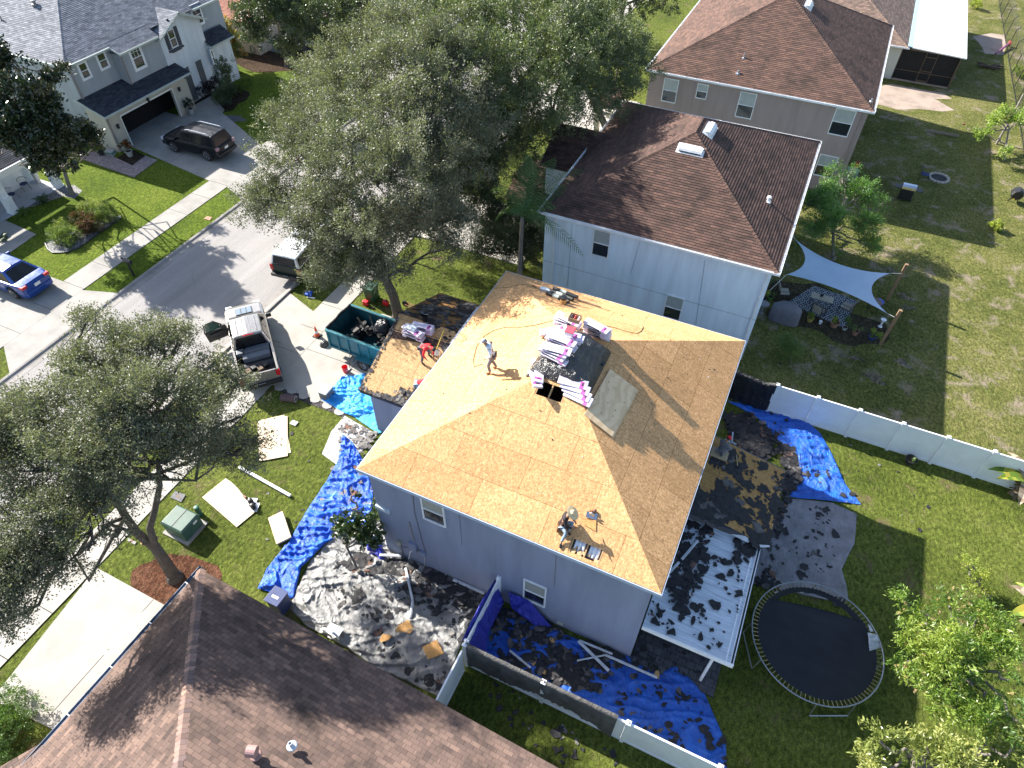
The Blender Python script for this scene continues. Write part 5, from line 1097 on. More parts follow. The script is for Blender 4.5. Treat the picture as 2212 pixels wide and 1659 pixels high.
tree('papaya_tree', 'leggy papaya with bare leaning trunk against the chain link fence', [(at('v4', 2050, 1280), .07), (at('v4', 2070, 1150, .7), .06), (at('v4', 2090, 1040, 1.4), .05)], [B(2000, 960, 1.9, .45, 'v4'), B(1900, 1030, 1.5, .45, 'v4'), B(2080, 900, 2.2, .5, 'v4'), B(2180, 940, 2.2, .5, 'v4'), B(1850, 1060, 1.3, .3, 'v4'), B(2060, 1180, 1.2, .35, 'v4')], 3200, leaf_mat('papaya_leaf', (.10, .16, .03), (.20, .28, .06), (.32, .36, .11), .4, .35, .4), BARK2, seed=16, L=.16, W=.10, twig=.3, spread=.12, twigs=False, group='papayas')
mb = MB(); mb.tube([at('v4', 1990, 1150, 0), at('v4', 2100, 960, 1.6), at('v4', 2210, 750, 3.2)], [.08, .07, .055], 8)
tag(mb.build('bare_tree_trunk', BARK2, base=at('v4', 1990, 1150, 0)), 'bare pale trunk leaning towards the chain link fence', 'trunk')
for v, x, y, r, lab in (('v4', 1840, 30, .5, 'small yellow shrub on the lawn beyond the white patio roof'), ('v4', 2190, 560, .5, 'yellow-green shrub over the chain link fence'), ('w1', 2030, 170, .3, 'yellow weed clump on the back lawn near the black composter')):
    q = at(v, x, y, r); shrub('garden_shrub', lab, [(tuple(q), r), ((q.x + r * .5, q.y - r * .4, r * .7), r * .7), ((q.x - r * .6, q.y + r * .2, r * .6), r * .6)], 1500, L_YEL, .12, .06, group='yellow-green shrubs')
q = at('w8', 100, 1350, .5); shrub('garden_shrub', 'dense green bush in the bottom left corner beside the foreground driveway', [(tuple(q), .9), ((q.x - .7, q.y - .6, .5), .9), ((q.x + .3, q.y - .9, .4), .7), ((q.x - .9, q.y + .4, .4), .7)], 16000, L_SHRUB, .07, .035)
for i, (x, y, z, r) in enumerate(((640, -40, 4, 3.2), (760, -60, 5, 3.4), (1350, -30, 5, 2.6))):
    q = F_(x, y, z); tree('shade_tree', ('shade tree cut by the top edge above the parked black cars', 'shade tree at the top edge, between the parked cars and the oaks', 'pale tree cut by the top edge beside the brown roof')[i], [((q.x, q.y, 0), .25), ((q.x, q.y, z * .6), .18)], [((q.x, q.y, z), r), ((q.x + 2, q.y + 2, z * .9), r * .8), ((q.x - 2, q.y + 1, z * .9), r * .8)], 22000, L_OAKD, seed=40 + i, L=.18, W=.1, group='trees along the top edge', twigs=False)
def paint(name, c, rough=.25, metal=.3): return plain(name, c, rough, metal, .6, var=.05, scale=1.5, coat=.8)
TYRE = plain('tyre', (.022, .022, .023), .85); RIM = plain('alloy', (.5, .5, .52), .3, .9); PLATE = plain('number_plate', (.7, .72, .7), .5); TAIL = plain('tail_lamp', (.45, .015, .02), .2); LAMP = plain('head_lamp', (.6, .62, .65), .15)
def wheel(parent, x, y, r=.37, w=.24, rim=RIM):
    s = 1 if y > 0 else -1; m = MB(); c = (x, y - s * w / 2, r)
    m.lathe(c, [(r * .62, -w / 2), (r * .93, -w / 2), (r, -w * .32), (r, w * .32), (r * .93, w / 2), (r * .62, w / 2)], 24, ax=(0, 1, 0)); t = m.build('wheel', TYRE, parent, auto=35)
    m = MB(); k = s * w * .38; m.lathe((x, y - s * w / 2 + k, r), [(r * .64, -.01), (r * .64, .01)], 20, ax=(0, 1, 0)); m.build('hub', BLK, t)
    m = MB(); ky = y - s * w / 2 + k + s * .025
    for i in range(5):
        a = 2 * pi * i / 5; m.bar((x, ky, r), (x + cos(a) * r * .6, ky, r + sin(a) * r * .6), .07, .03)
    n = 20; 
    for i in range(n):
        a, b = 2 * pi * i / n, 2 * pi * (i + 1) / n; m.bar((x + cos(a) * r * .6, ky, r + sin(a) * r * .6), (x + cos(b) * r * .6, ky, r + sin(b) * r * .6), .03, .03)
    m.build('rim', rim, t); return t
def interp(tab, x):
    for (a, p), (b, q) in zip(tab, tab[1:]):
        if x <= b: t = (x - a) / (b - a); return p + (q - p) * max(0, t)
    return tab[-1][1]
def body_shell(xs, hw, belt, z0, wheels, r, bed=None, floor=.75, mats=None, parent=None, name='body', crown=.05, sill=.0):
    """lofted lower body: hw(x), belt(x) tables, wheel openings cut by raising the sill; bed=(x0,x1) is an open box"""
    X = set(xs)
    for wx in wheels:
        for k in range(-6, 7): X.add(round(wx + (r + .06) * sin(k / 6 * pi / 2), 4))
    if bed: X |= {bed[0], bed[0] + .03, bed[1] - .03, bed[1]}
    X = sorted(X); rings = []
    for x in X:
        h, b = interp(hw, x), interp(belt, x); zb = z0
        for wx in wheels:
            d = abs(x - wx)
            if d < r + .06: zb = max(zb, r + math.sqrt(max(0, (r + .06) ** 2 - d * d)))
        zb = min(zb, b - .12); mid = zb + (b - zb) * .45; inb = bed and bed[0] + .02 <= x <= bed[1] - .02
        zi = floor if inb else b + crown; yi = h * .84
        ring_ = [(h * .93, zb), (h * 1.0, max(zb + .02, mid)), (h * .985, b - .06), (h * .95, b), (yi + .03 if inb else h * .8, b if inb else b + crown * .7), (yi, zi if inb else b + crown * .8), (0, zi)]
        rings.append([(x, y, z) for y, z in ring_] + [(x, -y, z) for y, z in ring_[-2::-1]])
    m = MB(); n = len(rings[0])
    for rg in rings: m.v += rg
    for i in range(len(rings) - 1):
        for k in range(n - 1):
            m.f.append([i * n + k, i * n + k + 1, (i + 1) * n + k + 1, (i + 1) * n + k]); m.m.append(1 if (bed and bed[0] <= (X[i] + X[i + 1]) / 2 <= bed[1] and 4 <= k <= n - 6) else 0)
        m.f.append([i * n + n - 1, i * n, (i + 1) * n, (i + 1) * n + n - 1]); m.m.append(2)
    m.f.append(list(range(n))); m.m.append(0); m.f.append([(len(rings) - 1) * n + k for k in range(n)][::-1]); m.m.append(0)
    for f in m.f: f.reverse()
    return m.build(name, mats, parent, auto=30)
def cabin(parent, prof, hwb, hwt, mat, zb, name='cabin', front=True, rear=True, side_gaps=(), glass=GLC, crown=.04, extra=0):
    """greenhouse: prof = [(x at belt, x at roof)] rear and front; glass is set on all four faces"""
    (xr0, xr1, zr), (xf0, xf1, zf) = prof
    m = MB(); zt = zr
    v = [(xr0, hwb, zb), (xf0, hwb, zb), (xf1, hwt, zf), (xr1, hwt, zr)]
    V = v + [(x, -y, z) for x, y, z in v]
    V += [(xr1, 0, zr + crown), (xf1, 0, zf + crown), ((xr1 + xf1) / 2, 0, (zr + zf) / 2 + crown * 1.5), ((xr1 + xf1) / 2, hwt + .01, (zr + zf) / 2 + .01), ((xr1 + xf1) / 2, -hwt - .01, (zr + zf) / 2 + .01)]
    m.add(V, [(0, 1, 2, 11, 3), (4, 7, 12, 6, 5), (0, 3, 8, 7, 4), (1, 5, 6, 9, 2), (3, 11, 10, 8), (11, 2, 9, 10), (7, 8, 10, 12), (12, 10, 9, 6)])
    c = m.build(name, mat, parent, bevel=.05)
    def pane(P, nm='window'):
        P = [Vc(p) for p in P]; cc = sum(P, Vc()) / len(P); n = (P[1] - P[0]).cross(P[2] - P[0]).normalized()
        if n.dot(cc - Vc(((xr0 + xf0) / 2, 0, zb))) < 0: n = -n
        g = MB(); Q = [cc + (p - cc) + n * .014 for p in P]; g.add(Q + [q - n * .01 for q in Q], [tuple(range(len(Q))), tuple(range(2 * len(Q) - 1, len(Q) - 1, -1))] + [(i, (i + 1) % len(Q), len(Q) + (i + 1) % len(Q), len(Q) + i) for i in range(len(Q))]); return g.build(nm, glass, parent)
    L = lambda a, b, t: Vc(a) + (Vc(b) - Vc(a)) * t
    for s in (0, 4):
        a, b, cc, d = V[s], V[s + 1], V[s + 2], V[s + 3]; cuts = [.04] + list(side_gaps) + [.96]
        for u0, u1 in zip(cuts, cuts[1:]):
            u0 += .018; u1 -= .018; lo0, lo1, hi0, hi1 = L(a, b, u0), L(a, b, u1), L(d, cc, u0), L(d, cc, u1)
            pane([L(lo0, hi0, .08), L(lo1, hi1, .08), L(lo1, hi1, .86), L(lo0, hi0, .86)])
    if front: pane([L(L(V[1], V[5], .05), L(V[2], V[6], .05), .06), L(L(V[1], V[5], .95), L(V[2], V[6], .95), .06), L(L(V[1], V[5], .93), L(V[2], V[6], .93), .93), L(L(V[1], V[5], .07), L(V[2], V[6], .07), .93)], 'windscreen')
    if rear: pane([L(L(V[0], V[4], .08), L(V[3], V[7], .08), .1), L(L(V[0], V[4], .92), L(V[3], V[7], .92), .1), L(L(V[0], V[4], .92), L(V[3], V[7], .92), .88), L(L(V[0], V[4], .08), L(V[3], V[7], .08), .88)], 'rear_window')
    return c
def lampbox(parent, name, c, s, mat, bevel=.015):
    m = MB(); m.obox(c, (s[0] / 2, 0, 0), (0, s[1] / 2, 0), (0, 0, s[2] / 2)); return m.build(name, mat, parent, bevel=bevel)
def mirrors(parent, x, y, z, mat):
    for s in (-1, 1):
        m = MB(); m.obox((x, s * (y + .1), z), (.05, 0, 0), (0, .1, 0), (0, 0, .08)); m.build('mirror', mat, parent, bevel=.02)
def plate_(parent, x, z, y=0): lampbox(parent, 'number_plate', (x, y, z), (.02, .32, .16), PLATE, .003)
XS = [i * .25 for i in range(-12, 13)]
BLKP = plain('black_paint', (.006, .008, .013), .35, 0, .25, .05, 1.5, 0, .1)
def suv(name, label, mat, L=4.8, roofrails=True, rackbars=False):
    o = thing(name, label, 'car'); h = L / 2
    xs = [x for x in XS if -h < x < h] + [-h, h, -h + .05, h - .05, -h + .12, h - .15]
    body_shell(xs, [(-h, .80), (-h + .12, .92), (-1, .95), (1, .95), (h - .5, .92), (h - .15, .84), (h, .70)], [(-h, .98), (-h + .1, 1.05), (.9, 1.05), (1.1, 1.06), (h - .3, .98), (h - .05, .85), (h, .75)], .34, (-1.4, 1.42), .39, mats=[mat, mat, BLK], parent=o)
    cabin(o, [(-h + .1, -h + .35, 1.74), (1.22, .48, 1.72)], .86, .68, mat, 1.06, side_gaps=(.3, .62))
    for x in (-1.4, 1.42):
        for s in (-1, 1): wheel(o, x, s * .95, .39)
    for s in (-1, 1):
        lampbox(o, 'tail_lamp', (-h + .04, s * .76, .98), (.14, .24, .2), plain('clear_red_lamp', (.35, .2, .22), .15)); lampbox(o, 'headlight', (h - .1, s * .68, .82), (.2, .34, .16), LAMP)
    if roofrails:
        for s in (-1, 1):
            m = MB(); m.tube([(-1.85, s * .62, 1.76), (-1.7, s * .63, 1.84), (-.1, s * .63, 1.84), (.15, s * .62, 1.76)], .028, 6); m.build('roof_rail', plain('silver_rail', (.65, .66, .68), .3, .5), o)
    if rackbars:
        m = MB()
        for x in (-1.7, -1.1, -.5, .1): m.bar((x, -.62, 1.86), (x, .62, 1.86), .06, .04)
        for s in (-1, 1): m.bar((-1.8, s * .62, 1.84), (.2, s * .62, 1.84), .05, .06)
        m.build('roof_rack', plain('silver_rail', (.65, .66, .68), .3, .5), o)
    mirrors(o, .95, .88, 1.12, mat); plate_(o, -h - .012, .82); lampbox(o, 'rear_bumper', (-h - .02, 0, .52), (.16, 1.7, .2), BLK, .04); lampbox(o, 'front_bumper', (h - .02, 0, .5), (.16, 1.6, .24), BLK, .04)
    m = MB(); m.tube([(-1.9, .3, 1.795), (-1.78, .3, 1.87)], [.03, .01], 6); m.build('antenna', BLK, o)
    return o
a, b2 = at('v1', 1555, 1205), at('v1', 1290, 1085); s1 = suv('suv', 'black four wheel drive with silver roof rails parked before the open garage', BLKP)
cc = at('v1', 1490, 1050, 0.9); place(s1, (cc.x, cc.y, .035), R_(180) + .02)
s1.scale = (1.06, 1.06, 1.04)
s2 = suv('suv', 'black car with a four bar silver roof rack parked under the trees', BLKP, 4.6, False, True); q = at('a3', 1480, 270, 1.8); place(s2, (q.x + .4, q.y, .035), R_(182))
def sedan(name, label, mat):
    o = thing(name, label, 'car'); h = 2.28
    xs = [x for x in XS if -h < x < h] + [-h, h, -h + .05, h - .05, -h + .12, h - .15]
    body_shell(xs, [(-h, .66), (-h + .1, .80), (-h + .4, .86), (-1, .89), (1, .89), (h - .5, .85), (h - .15, .72), (h, .55)], [(-h, .78), (-h + .08, .92), (-h + .5, .97), (-.9, .95), (.9, .93), (h - .6, .84), (h - .1, .66), (h, .56)], .22, (-1.32, 1.34), .33, mats=[mat, mat, BLK], parent=o, crown=.03)
    cabin(o, [(-1.75, -.95, 1.38), (1.15, .28, 1.40)], .80, .56, mat, .96, side_gaps=(.48,))
    for x in (-1.32, 1.34):
        for s in (-1, 1): wheel(o, x, s * .885, .325, .2)
    for s in (-1, 1):
        lampbox(o, 'tail_lamp', (-h + .12, s * .66, .86), (.26, .30, .15), TAIL, .03); lampbox(o, 'headlight', (h - .3, s * .62, .7), (.36, .28, .12), LAMP, .03)
    mirrors(o, .75, .82, 1.0, mat); plate_(o, -h - .012, .72); lampbox(o, 'rear_bumper', (-h + .02, 0, .42), (.16, 1.45, .28), mat, .06)
    m = MB(); m.tube([(-.9, 0, 1.41), (-1.05, 0, 1.52)], [.03, .008], 6); m.build('antenna', BLK, o)
    return o
BLU = plain('blue_paint', (.008, .05, .24), .3, .2, .4, .05, 1.5, 0, .4)
c1 = sedan('sedan', 'metallic blue saloon car parked at the left edge by the island bed', BLU); q = at('v5', 130, 960, .9); place(c1, (q.x - 1.0, q.y + .1, .035), R_(180)); c1.scale = (1.1, 1.08, 1.08)
c2 = sedan('sedan', 'black saloon car parked nearest the pale tree trunk at the top', BLKP); q = at('a3', 1270, 440, 1.3); place(c2, (q.x, q.y, .035), R_(178))
def pickup(name, label, mat, cabmat, L=5.85, topper=None):
    o = thing(name, label, 'pickup truck'); h = L / 2
    xs = [x for x in XS if -h < x < h] + [-h, h, -h + .04, h - .05, h - .15]; bed = (-h + .06, -.95)
    body_shell(xs, [(-h, .93), (-h + .1, .97), (h - .6, .98), (h - .2, .92), (h, .78)], [(-h, 1.2), (-.9, 1.2), (-.85, 1.16), (1.3, 1.14), (1.5, 1.12), (h - .25, 1.05), (h, .86)], .42, (-1.75, 1.85), .42, bed=None if topper else bed, floor=.72, mats=[mat, plain('bed_liner', (.02, .02, .021), .8), BLK], parent=o)
    cabin(o, [(-.9, -.72, 1.88), (1.55, .72, 1.86)], .92, .70, cabmat, 1.16, side_gaps=(.45,))
    for x in (-1.75, 1.85):
        for s in (-1, 1): wheel(o, x, s * .99, .41, .27)
    for s in (-1, 1):
        lampbox(o, 'tail_lamp', (-h + .03, s * .86, 1.0), (.12, .2, .36), TAIL, .02); lampbox(o, 'headlight', (h - .1, s * .72, .88), (.2, .32, .2), LAMP)
    plate_(o, -h - .13, .58); lampbox(o, 'rear_bumper', (-h - .06, 0, .56), (.2, 1.9, .2), BLK, .03); lampbox(o, 'front_bumper', (h - .02, 0, .56), (.2, 1.8, .3), BLK, .04)
    return o
SIL = paint('champagne_silver_paint', (.36, .34, .31), .22, .6); WPA = paint('white_paint', (.62, .62, .63), .25, .1)
pk = pickup('pickup_truck', 'silver pickup with open bed and driver door ajar, standing half across the driveway apron', SIL, SIL)
m = MB(); m.add([(x, y, z) for x, y, z in ((2.35, -.45, 1.115), (1.75, -.5, 1.195), (1.75, .5, 1.195), (2.35, .45, 1.115))], [(0, 3, 2, 1)])
for y in (-.15, .16): pass
m = MB(); m.obox((2.05, 0, 1.165), (.30, 0, -.035), (0, .42, 0), (.002, 0, .014)); m.build('hood_scoop', BLK, pk, bevel=.01)
for y in (-.27, 0, .27): m = MB(); m.obox((2.05, y, 1.182), (.27, 0, -.031), (0, .115, 0), (.001, 0, .008)); m.build('scoop_panel', plain('sky_glass', (.2, .25, .3), .1, .3), pk, bevel=.005)
m = MB(); m.obox((1.62, 0, 1.19), (.1, 0, -.02), (0, .82, 0), (0, 0, .02)); m.build('cowl', BLK, pk)
for s in (-1, 1): m = MB(); m.bar((1.62, s * .2, 1.215), (1.5, s * .75, 1.25), .025); m.build('wiper', BLK, pk)
for s in (-1, 1): m = MB(); m.obox((1.15, s * 1.14, 1.25), (.06, 0, 0), (0, .13, 0), (0, 0, .11)); m.build('mirror', BLK, pk, bevel=.02)
for y in (-.45, -.15, .15, .45): m = MB(); m.bar((-.55, y, 1.925), (.6, y, 1.92), .03, .012); m.build('roof_rib', SIL, pk)
lampbox(pk, 'brake_light', (-.74, 0, 1.87), (.05, .5, .05), TAIL, .01)
m = MB(); m.obox((-1.12, 0, 1.17), (.17, 0, 0), (0, .78, 0), (0, 0, .12)); m.build('toolbox', plain('grey_checker_lid', (.10, .11, .13), .5), pk, bevel=.03)
m = MB(); m.obox((-1.42, -.1, 1.0), (.16, 0, .03), (0, .66, 0), (0, 0, .16)); m.build('tonneau_roll', plain('grey_fabric_roll', (.16, .17, .19), .7), pk, bevel=.04)
m = MB()
for a_, b_ in (((-.98, .35, 1.28), (-1.25, .45, 1.5)), ((-1.25, .45, 1.5), (-1.3, .45, 1.2))): m.bar(a_, b_, .05)
m.build('cargo_clamp', BLK, pk)
for i in range(4):
    m = MB(); x, y = -1.95 - .2 * (i % 2), -.4 + i * .28; m.obox((x, y, .8), (.16, .05, 0), (-.04, .12, 0), (0, .02, .09)); m.build('tool_bag', (BLK, plain('worn_leather', (.12, .08, .05), .8))[i % 2], pk, bevel=.03)
m = MB(); hp = Vc((1.25, .98, 0)); dv = Vc((-.22, .97, 0)); 
def dpt(u, z, t=0): return hp + dv * u + Vc((0, 0, z)) + Vc((.97, .22, 0)) * t
m.add([dpt(0, .5), dpt(1.05, .5), dpt(1.12, 1.15), dpt(0, 1.12), dpt(0, .5, .09), dpt(1.05, .5, .09), dpt(1.12, 1.15, .09), dpt(0, 1.12, .09)], [(0, 1, 2, 3), (7, 6, 5, 4), (0, 4, 5, 1), (1, 5, 6, 2), (2, 6, 7, 3), (3, 7, 4, 0)]); dr = m.build('open_door', BLK, pk, bevel=.02)
m = MB()
for a_, b_ in ((dpt(.02, 1.12, .04), dpt(.55, 1.72, .0)), (dpt(.55, 1.72, 0), dpt(1.0, 1.70, 0)), (dpt(1.0, 1.70, 0), dpt(1.1, 1.13, .04))): m.bar(a_, b_, .06)
m.build('door_frame', BLK, dr); m = MB(); m.add([dpt(.1, 1.14, .03), dpt(1.05, 1.14, .03), dpt(.97, 1.66, 0), dpt(.55, 1.66, 0)], [(0, 1, 2, 3)]); m.build('door_window', plain('green_tint_glass', (.05, .10, .08), .1), dr)
m = MB(); m.obox(dpt(.55, .95, -.03), dv * .35, (.03, 0, 0), (0, 0, .035)); m.build('armrest', plain('dark_trim', (.04, .04, .04), .5), dr)
t0, t1 = at('c1', 385, 860, .9), at('c1', 340, 110, .95); q = (at('c1', 290, 500, 1.4) + at('c1', 480, 470, 1.4)) / 2
pr0, pr1 = (at('v6', 440, 1160, 1.15) + at('v6', 760, 1080, 1.15)) / 2, (at('v6', 330, 640, 1.0) + at('v6', 620, 545, 1.0)) / 2
pd = (pr1 - pr0).normalized(); pm = (pr0 + pr1) / 2; place(pk, (pr0.x + pd.x * 2.9, pr0.y + pd.y * 2.9, .03), math.atan2(pd.y, pd.x))
GRP = plain('dark_green_paint', (.006, .018, .014), .35, 0, .3, .05, 1.5)
pt2 = pickup('pickup_truck', 'dark green pickup with a white bed cap parked at the kerb under the oak', GRP, WPA, topper=1)
cabin(pt2, [(-2.88, -2.75, 1.80), (-.95, -.98, 1.80)], .9, .76, WPA, 1.2, name='bed_cap', front=False, side_gaps=())
m = MB(); m.obox((0, 0, .6), (2.7, 0, 0), (0, .99, 0), (0, 0, .1)); m.build('lower_trim', plain('tan_cladding', (.30, .27, .20), .5), pt2, bevel=.02)
mirrors(pt2, 1.1, .98, 1.25, BLK)
p0, p1 = at('v6', 725, 300, 0.4), at('v6', 940, 350, .4); mid = (p0 + p1) / 2; lat = (p1 - p0).normalized(); fw = Vc((-lat.y, lat.x, 0))
if fw.y < 0: fw = -fw
place(pt2, (mid.x + fw.x * 3.0, mid.y + fw.y * 3.0, .01), math.atan2(fw.y, fw.x))
TEAL = plain('teal_paint', (.02, .15, .19), .45, .1, .5, var=.2, scale=2); TEALD = plain('teal_inside_shade', (.012, .075, .09), .7, 0, .3, var=.4, scale=1.5)  # second teal is darker: shade inside the box put into the colour
ZT, ZB = 1.75, .62
q0, q1, q2 = at('v6', 1160, 740, ZT), at('v6', 1615, 910, ZT), at('v6', 1345, 532, ZT)
dl = (q1 - q0).normalized(); dwv = Vc((-dl.y, dl.x, 0)); tw = 2.05; TL = 4.3
tr = thing('dump_trailer', 'teal steel dump trailer loaded with torn-off roofing beside the garage', 'trailer', (q0.x, q0.y, 0))
def tp(u, v, z): return Vc((q0.x, q0.y, 0)) + dl * u + dwv * v + Vc((0, 0, z))
m = MB()
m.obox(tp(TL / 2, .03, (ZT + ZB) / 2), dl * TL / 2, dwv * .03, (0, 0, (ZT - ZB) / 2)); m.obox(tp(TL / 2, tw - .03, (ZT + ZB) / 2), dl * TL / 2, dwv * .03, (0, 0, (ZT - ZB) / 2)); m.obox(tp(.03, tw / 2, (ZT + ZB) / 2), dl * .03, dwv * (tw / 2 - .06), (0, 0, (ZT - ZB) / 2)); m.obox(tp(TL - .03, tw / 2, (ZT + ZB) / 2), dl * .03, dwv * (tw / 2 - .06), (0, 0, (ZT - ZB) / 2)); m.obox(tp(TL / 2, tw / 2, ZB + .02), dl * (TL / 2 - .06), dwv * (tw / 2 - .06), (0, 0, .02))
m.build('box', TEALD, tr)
m = MB()
for v_ in (-.045, tw + .045): m.obox(tp(TL / 2, v_, ZT - .05), dl * (TL / 2 + .04), dwv * .045, (0, 0, .05)); m.obox(tp(TL / 2, v_, ZB + .05), dl * (TL / 2 + .04), dwv * .045, (0, 0, .06))
for u_ in (-.045, TL + .045): m.obox(tp(u_, tw / 2, ZT - .05), dl * .045, dwv * (tw / 2), (0, 0, .05))
m.build('top_rail', TEAL, tr)
for u_ in (.02, .62, 1.22, 1.82, 2.42, 3.02, 3.62, 4.25):
    m = MB(); m.obox(tp(u_, -.04, (ZT + ZB) / 2), dl * .035, dwv * .04, (0, 0, (ZT - ZB) / 2 - .05)); m.build('stake', TEAL, tr)
m = MB(); m.obox(tp(TL / 2, -.005, (ZT + ZB) / 2), dl * TL / 2, dwv * .006, (0, 0, (ZT - ZB) / 2 - .08)); m.build('side_panel', TEAL, tr)
m = MB(); RW = [plain('reflector_red', (.5, .02, .02), .3), plain('reflector_white', (.7, .7, .7), .3)]
for k in range(14):
    u_ = 1.7 + k * .16; m.obox(tp(u_, -.094, ZB + .05), dl * .075, dwv * .003, (0, 0, .025), k % 2)
m.build('reflector_tape', RW, tr)
m = MB()
for v_ in (.55, tw - .55): m.obox(tp(TL / 2 + .1, v_, ZB - .1), dl * (TL / 2 + .1), dwv * .05, (0, 0, .09))
m.bar(tp(-.1, .55, ZB - .12), tp(-1.0, tw / 2, ZB - .12), .1); m.bar(tp(-.1, tw - .55, ZB - .12), tp(-1.0, tw / 2, ZB - .12), .1); m.build('chassis', TEAL, tr)
m = MB(); m.lathe(tp(-.55, tw / 2, .1), [(.04, 0), (.04, .9)], 8); m.obox(tp(-.55, tw / 2, 1.0), dl * .08, dwv * .08, (0, 0, .05)); m.build('tongue_jack', GALV, tr)
m = MB(); m.obox(tp(-.02, .2, ZB + .15), dl * .12, dwv * .1, (0, 0, .25)); m.build('latch', GALV, tr)
for wx in (2.1, 2.95):
    c_ = tp(wx, -.2, .36); m = MB(); m.lathe(c_, [(.2, -.1), (.34, -.1), (.37, -.06), (.37, .06), (.34, .1), (.2, .1)], 22, ax=tuple(dwv)); w_ = m.build('wheel', TYRE, tr, auto=35); m = MB(); m.lathe(c_ - dwv * .07, [(.22, -.01), (.2, .03), (.07, .03)], 16, ax=tuple(-dwv)); m.build('rim', GALV, w_)
m = MB(); pr_ = [(1.55, .42), (1.72, .78), (3.35, .78), (3.52, .42)]
for (a_, z_), (b_, y_) in zip(pr_, pr_[1:]): m.slab([tp(a_, -.36, z_), tp(b_, -.36, y_), tp(b_, -.0, y_), tp(a_, 0, z_)], .02)
m.build('mudguard', TEAL, tr)
m = MB(); pts = [tp(-.03 + .02 * sin(k), .05 + k * (tw - .1) / 8, ZT + .04 + .02 * sin(k * 1.7)) for k in range(9)]; m.tube(pts, .07, 8); tag(m.build('rolled_cover', BLK, base=pts[0]), 'black mesh cover rolled up along the near end of the teal trailer', 'cover')
def in_poly(x, y, P):
    c = False; n = len(P)
    for i in range(n):
        x1, y1 = P[i][0], P[i][1]; x2, y2 = P[(i + 1) % n][0], P[(i + 1) % n][1]
        if (y1 > y) != (y2 > y) and x < (x2 - x1) * (y - y1) / (y2 - y1) + x1: c = not c
    return c
def resample(P, n):
    P = [Vc(p) for p in P]; d = [0]
    for a, b in zip(P, P[1:]): d.append(d[-1] + (b - a).length)
    out = []
    for i in range(n + 1):
        t = d[-1] * i / n
        for k in range(len(P) - 1):
            if t <= d[k + 1] + 1e-9: out.append(P[k].lerp(P[k + 1], (t - d[k]) / max(1e-9, d[k + 1] - d[k]))); break
    return out
def cloth(name, label, A, B, mat, amp=.06, freq=1.6, cell=.09,  z=.03, cat='tarpaulin', dirn=(1, .35), group=None, zf=None, seed=0, thick=.0, flap=0):
    """sheet stretched between the edge lines A and B, wrinkled by ridged folds"""
    cell *= .72; amp *= 1.25; freq *= 1.45
    LA = max(sum((Vc(b) - Vc(a)).length for a, b in zip(A, A[1:])), sum((Vc(b) - Vc(a)).length for a, b in zip(B, B[1:])))
    nu = int(min(220, max(4, LA / cell))); W = sum((Vc(a) - Vc(b)).length for a, b in zip((A[0], A[-1]), (B[0], B[-1]))) / 2; W = max(W, (Vc(A[len(A) // 2]) - Vc(B[len(B) // 2])).length); nv = int(min(170, max(3, W / cell)))
    RA, RB = resample(A, nu), resample(B, nu); m = MB()
    for i in range(nu + 1):
        for j in range(nv + 1):
            p = RA[i].lerp(RB[i], j / nv); q = Vc((p.x * dirn[0] + p.y * dirn[1], p.y * dirn[0] * .8 - p.x * dirn[1], seed)) * freq
            w = Vc((noise.noise(q * .6), noise.noise(q * .6 + Vc((5, 2, 1))), 0)) * .8
            r = (1 - abs(noise.noise(Vc((q.x * .22, q.y * 1.15, seed)) + w * .5)) * 2) ** 3 * .7 + (1 - abs(noise.noise(Vc((q.x * 1.3 + q.y * .8, (q.y - q.x) * .4, seed + 5)) + w * .4)) * 2) ** 3 * .35 + (1 - abs(noise.noise(Vc((q.x * .9, q.y * 3.2, seed + 8)))) * 2) ** 2 * .15 + noise.noise(q * .4) * .5
            e = min(1, min(i, nu - i, j, nv - j) / 2.5 + .25)
            h = amp * max(0, r) * e + (zf(p.x, p.y) if zf else 0)
            jx = noise.noise(q * 1.7 + Vc((9, 9, 9))) * cell * .6 * e
            m.v.append((p.x + jx, p.y - jx, p.z + z + h))
    n1 = nv + 1
    for i in range(nu):
        for j in range(nv): m.f.append([i * n1 + j, (i + 1) * n1 + j, (i + 1) * n1 + j + 1, i * n1 + j + 1]); m.m.append(0)
    o = m.build(name, mat, base=(RA[0].x, RA[0].y, 0), smooth=True); n0 = Vc(o.data.polygons[0].normal)
    if n0.z < 0: o.data.flip_normals()
    return tag(o, label, cat, group)
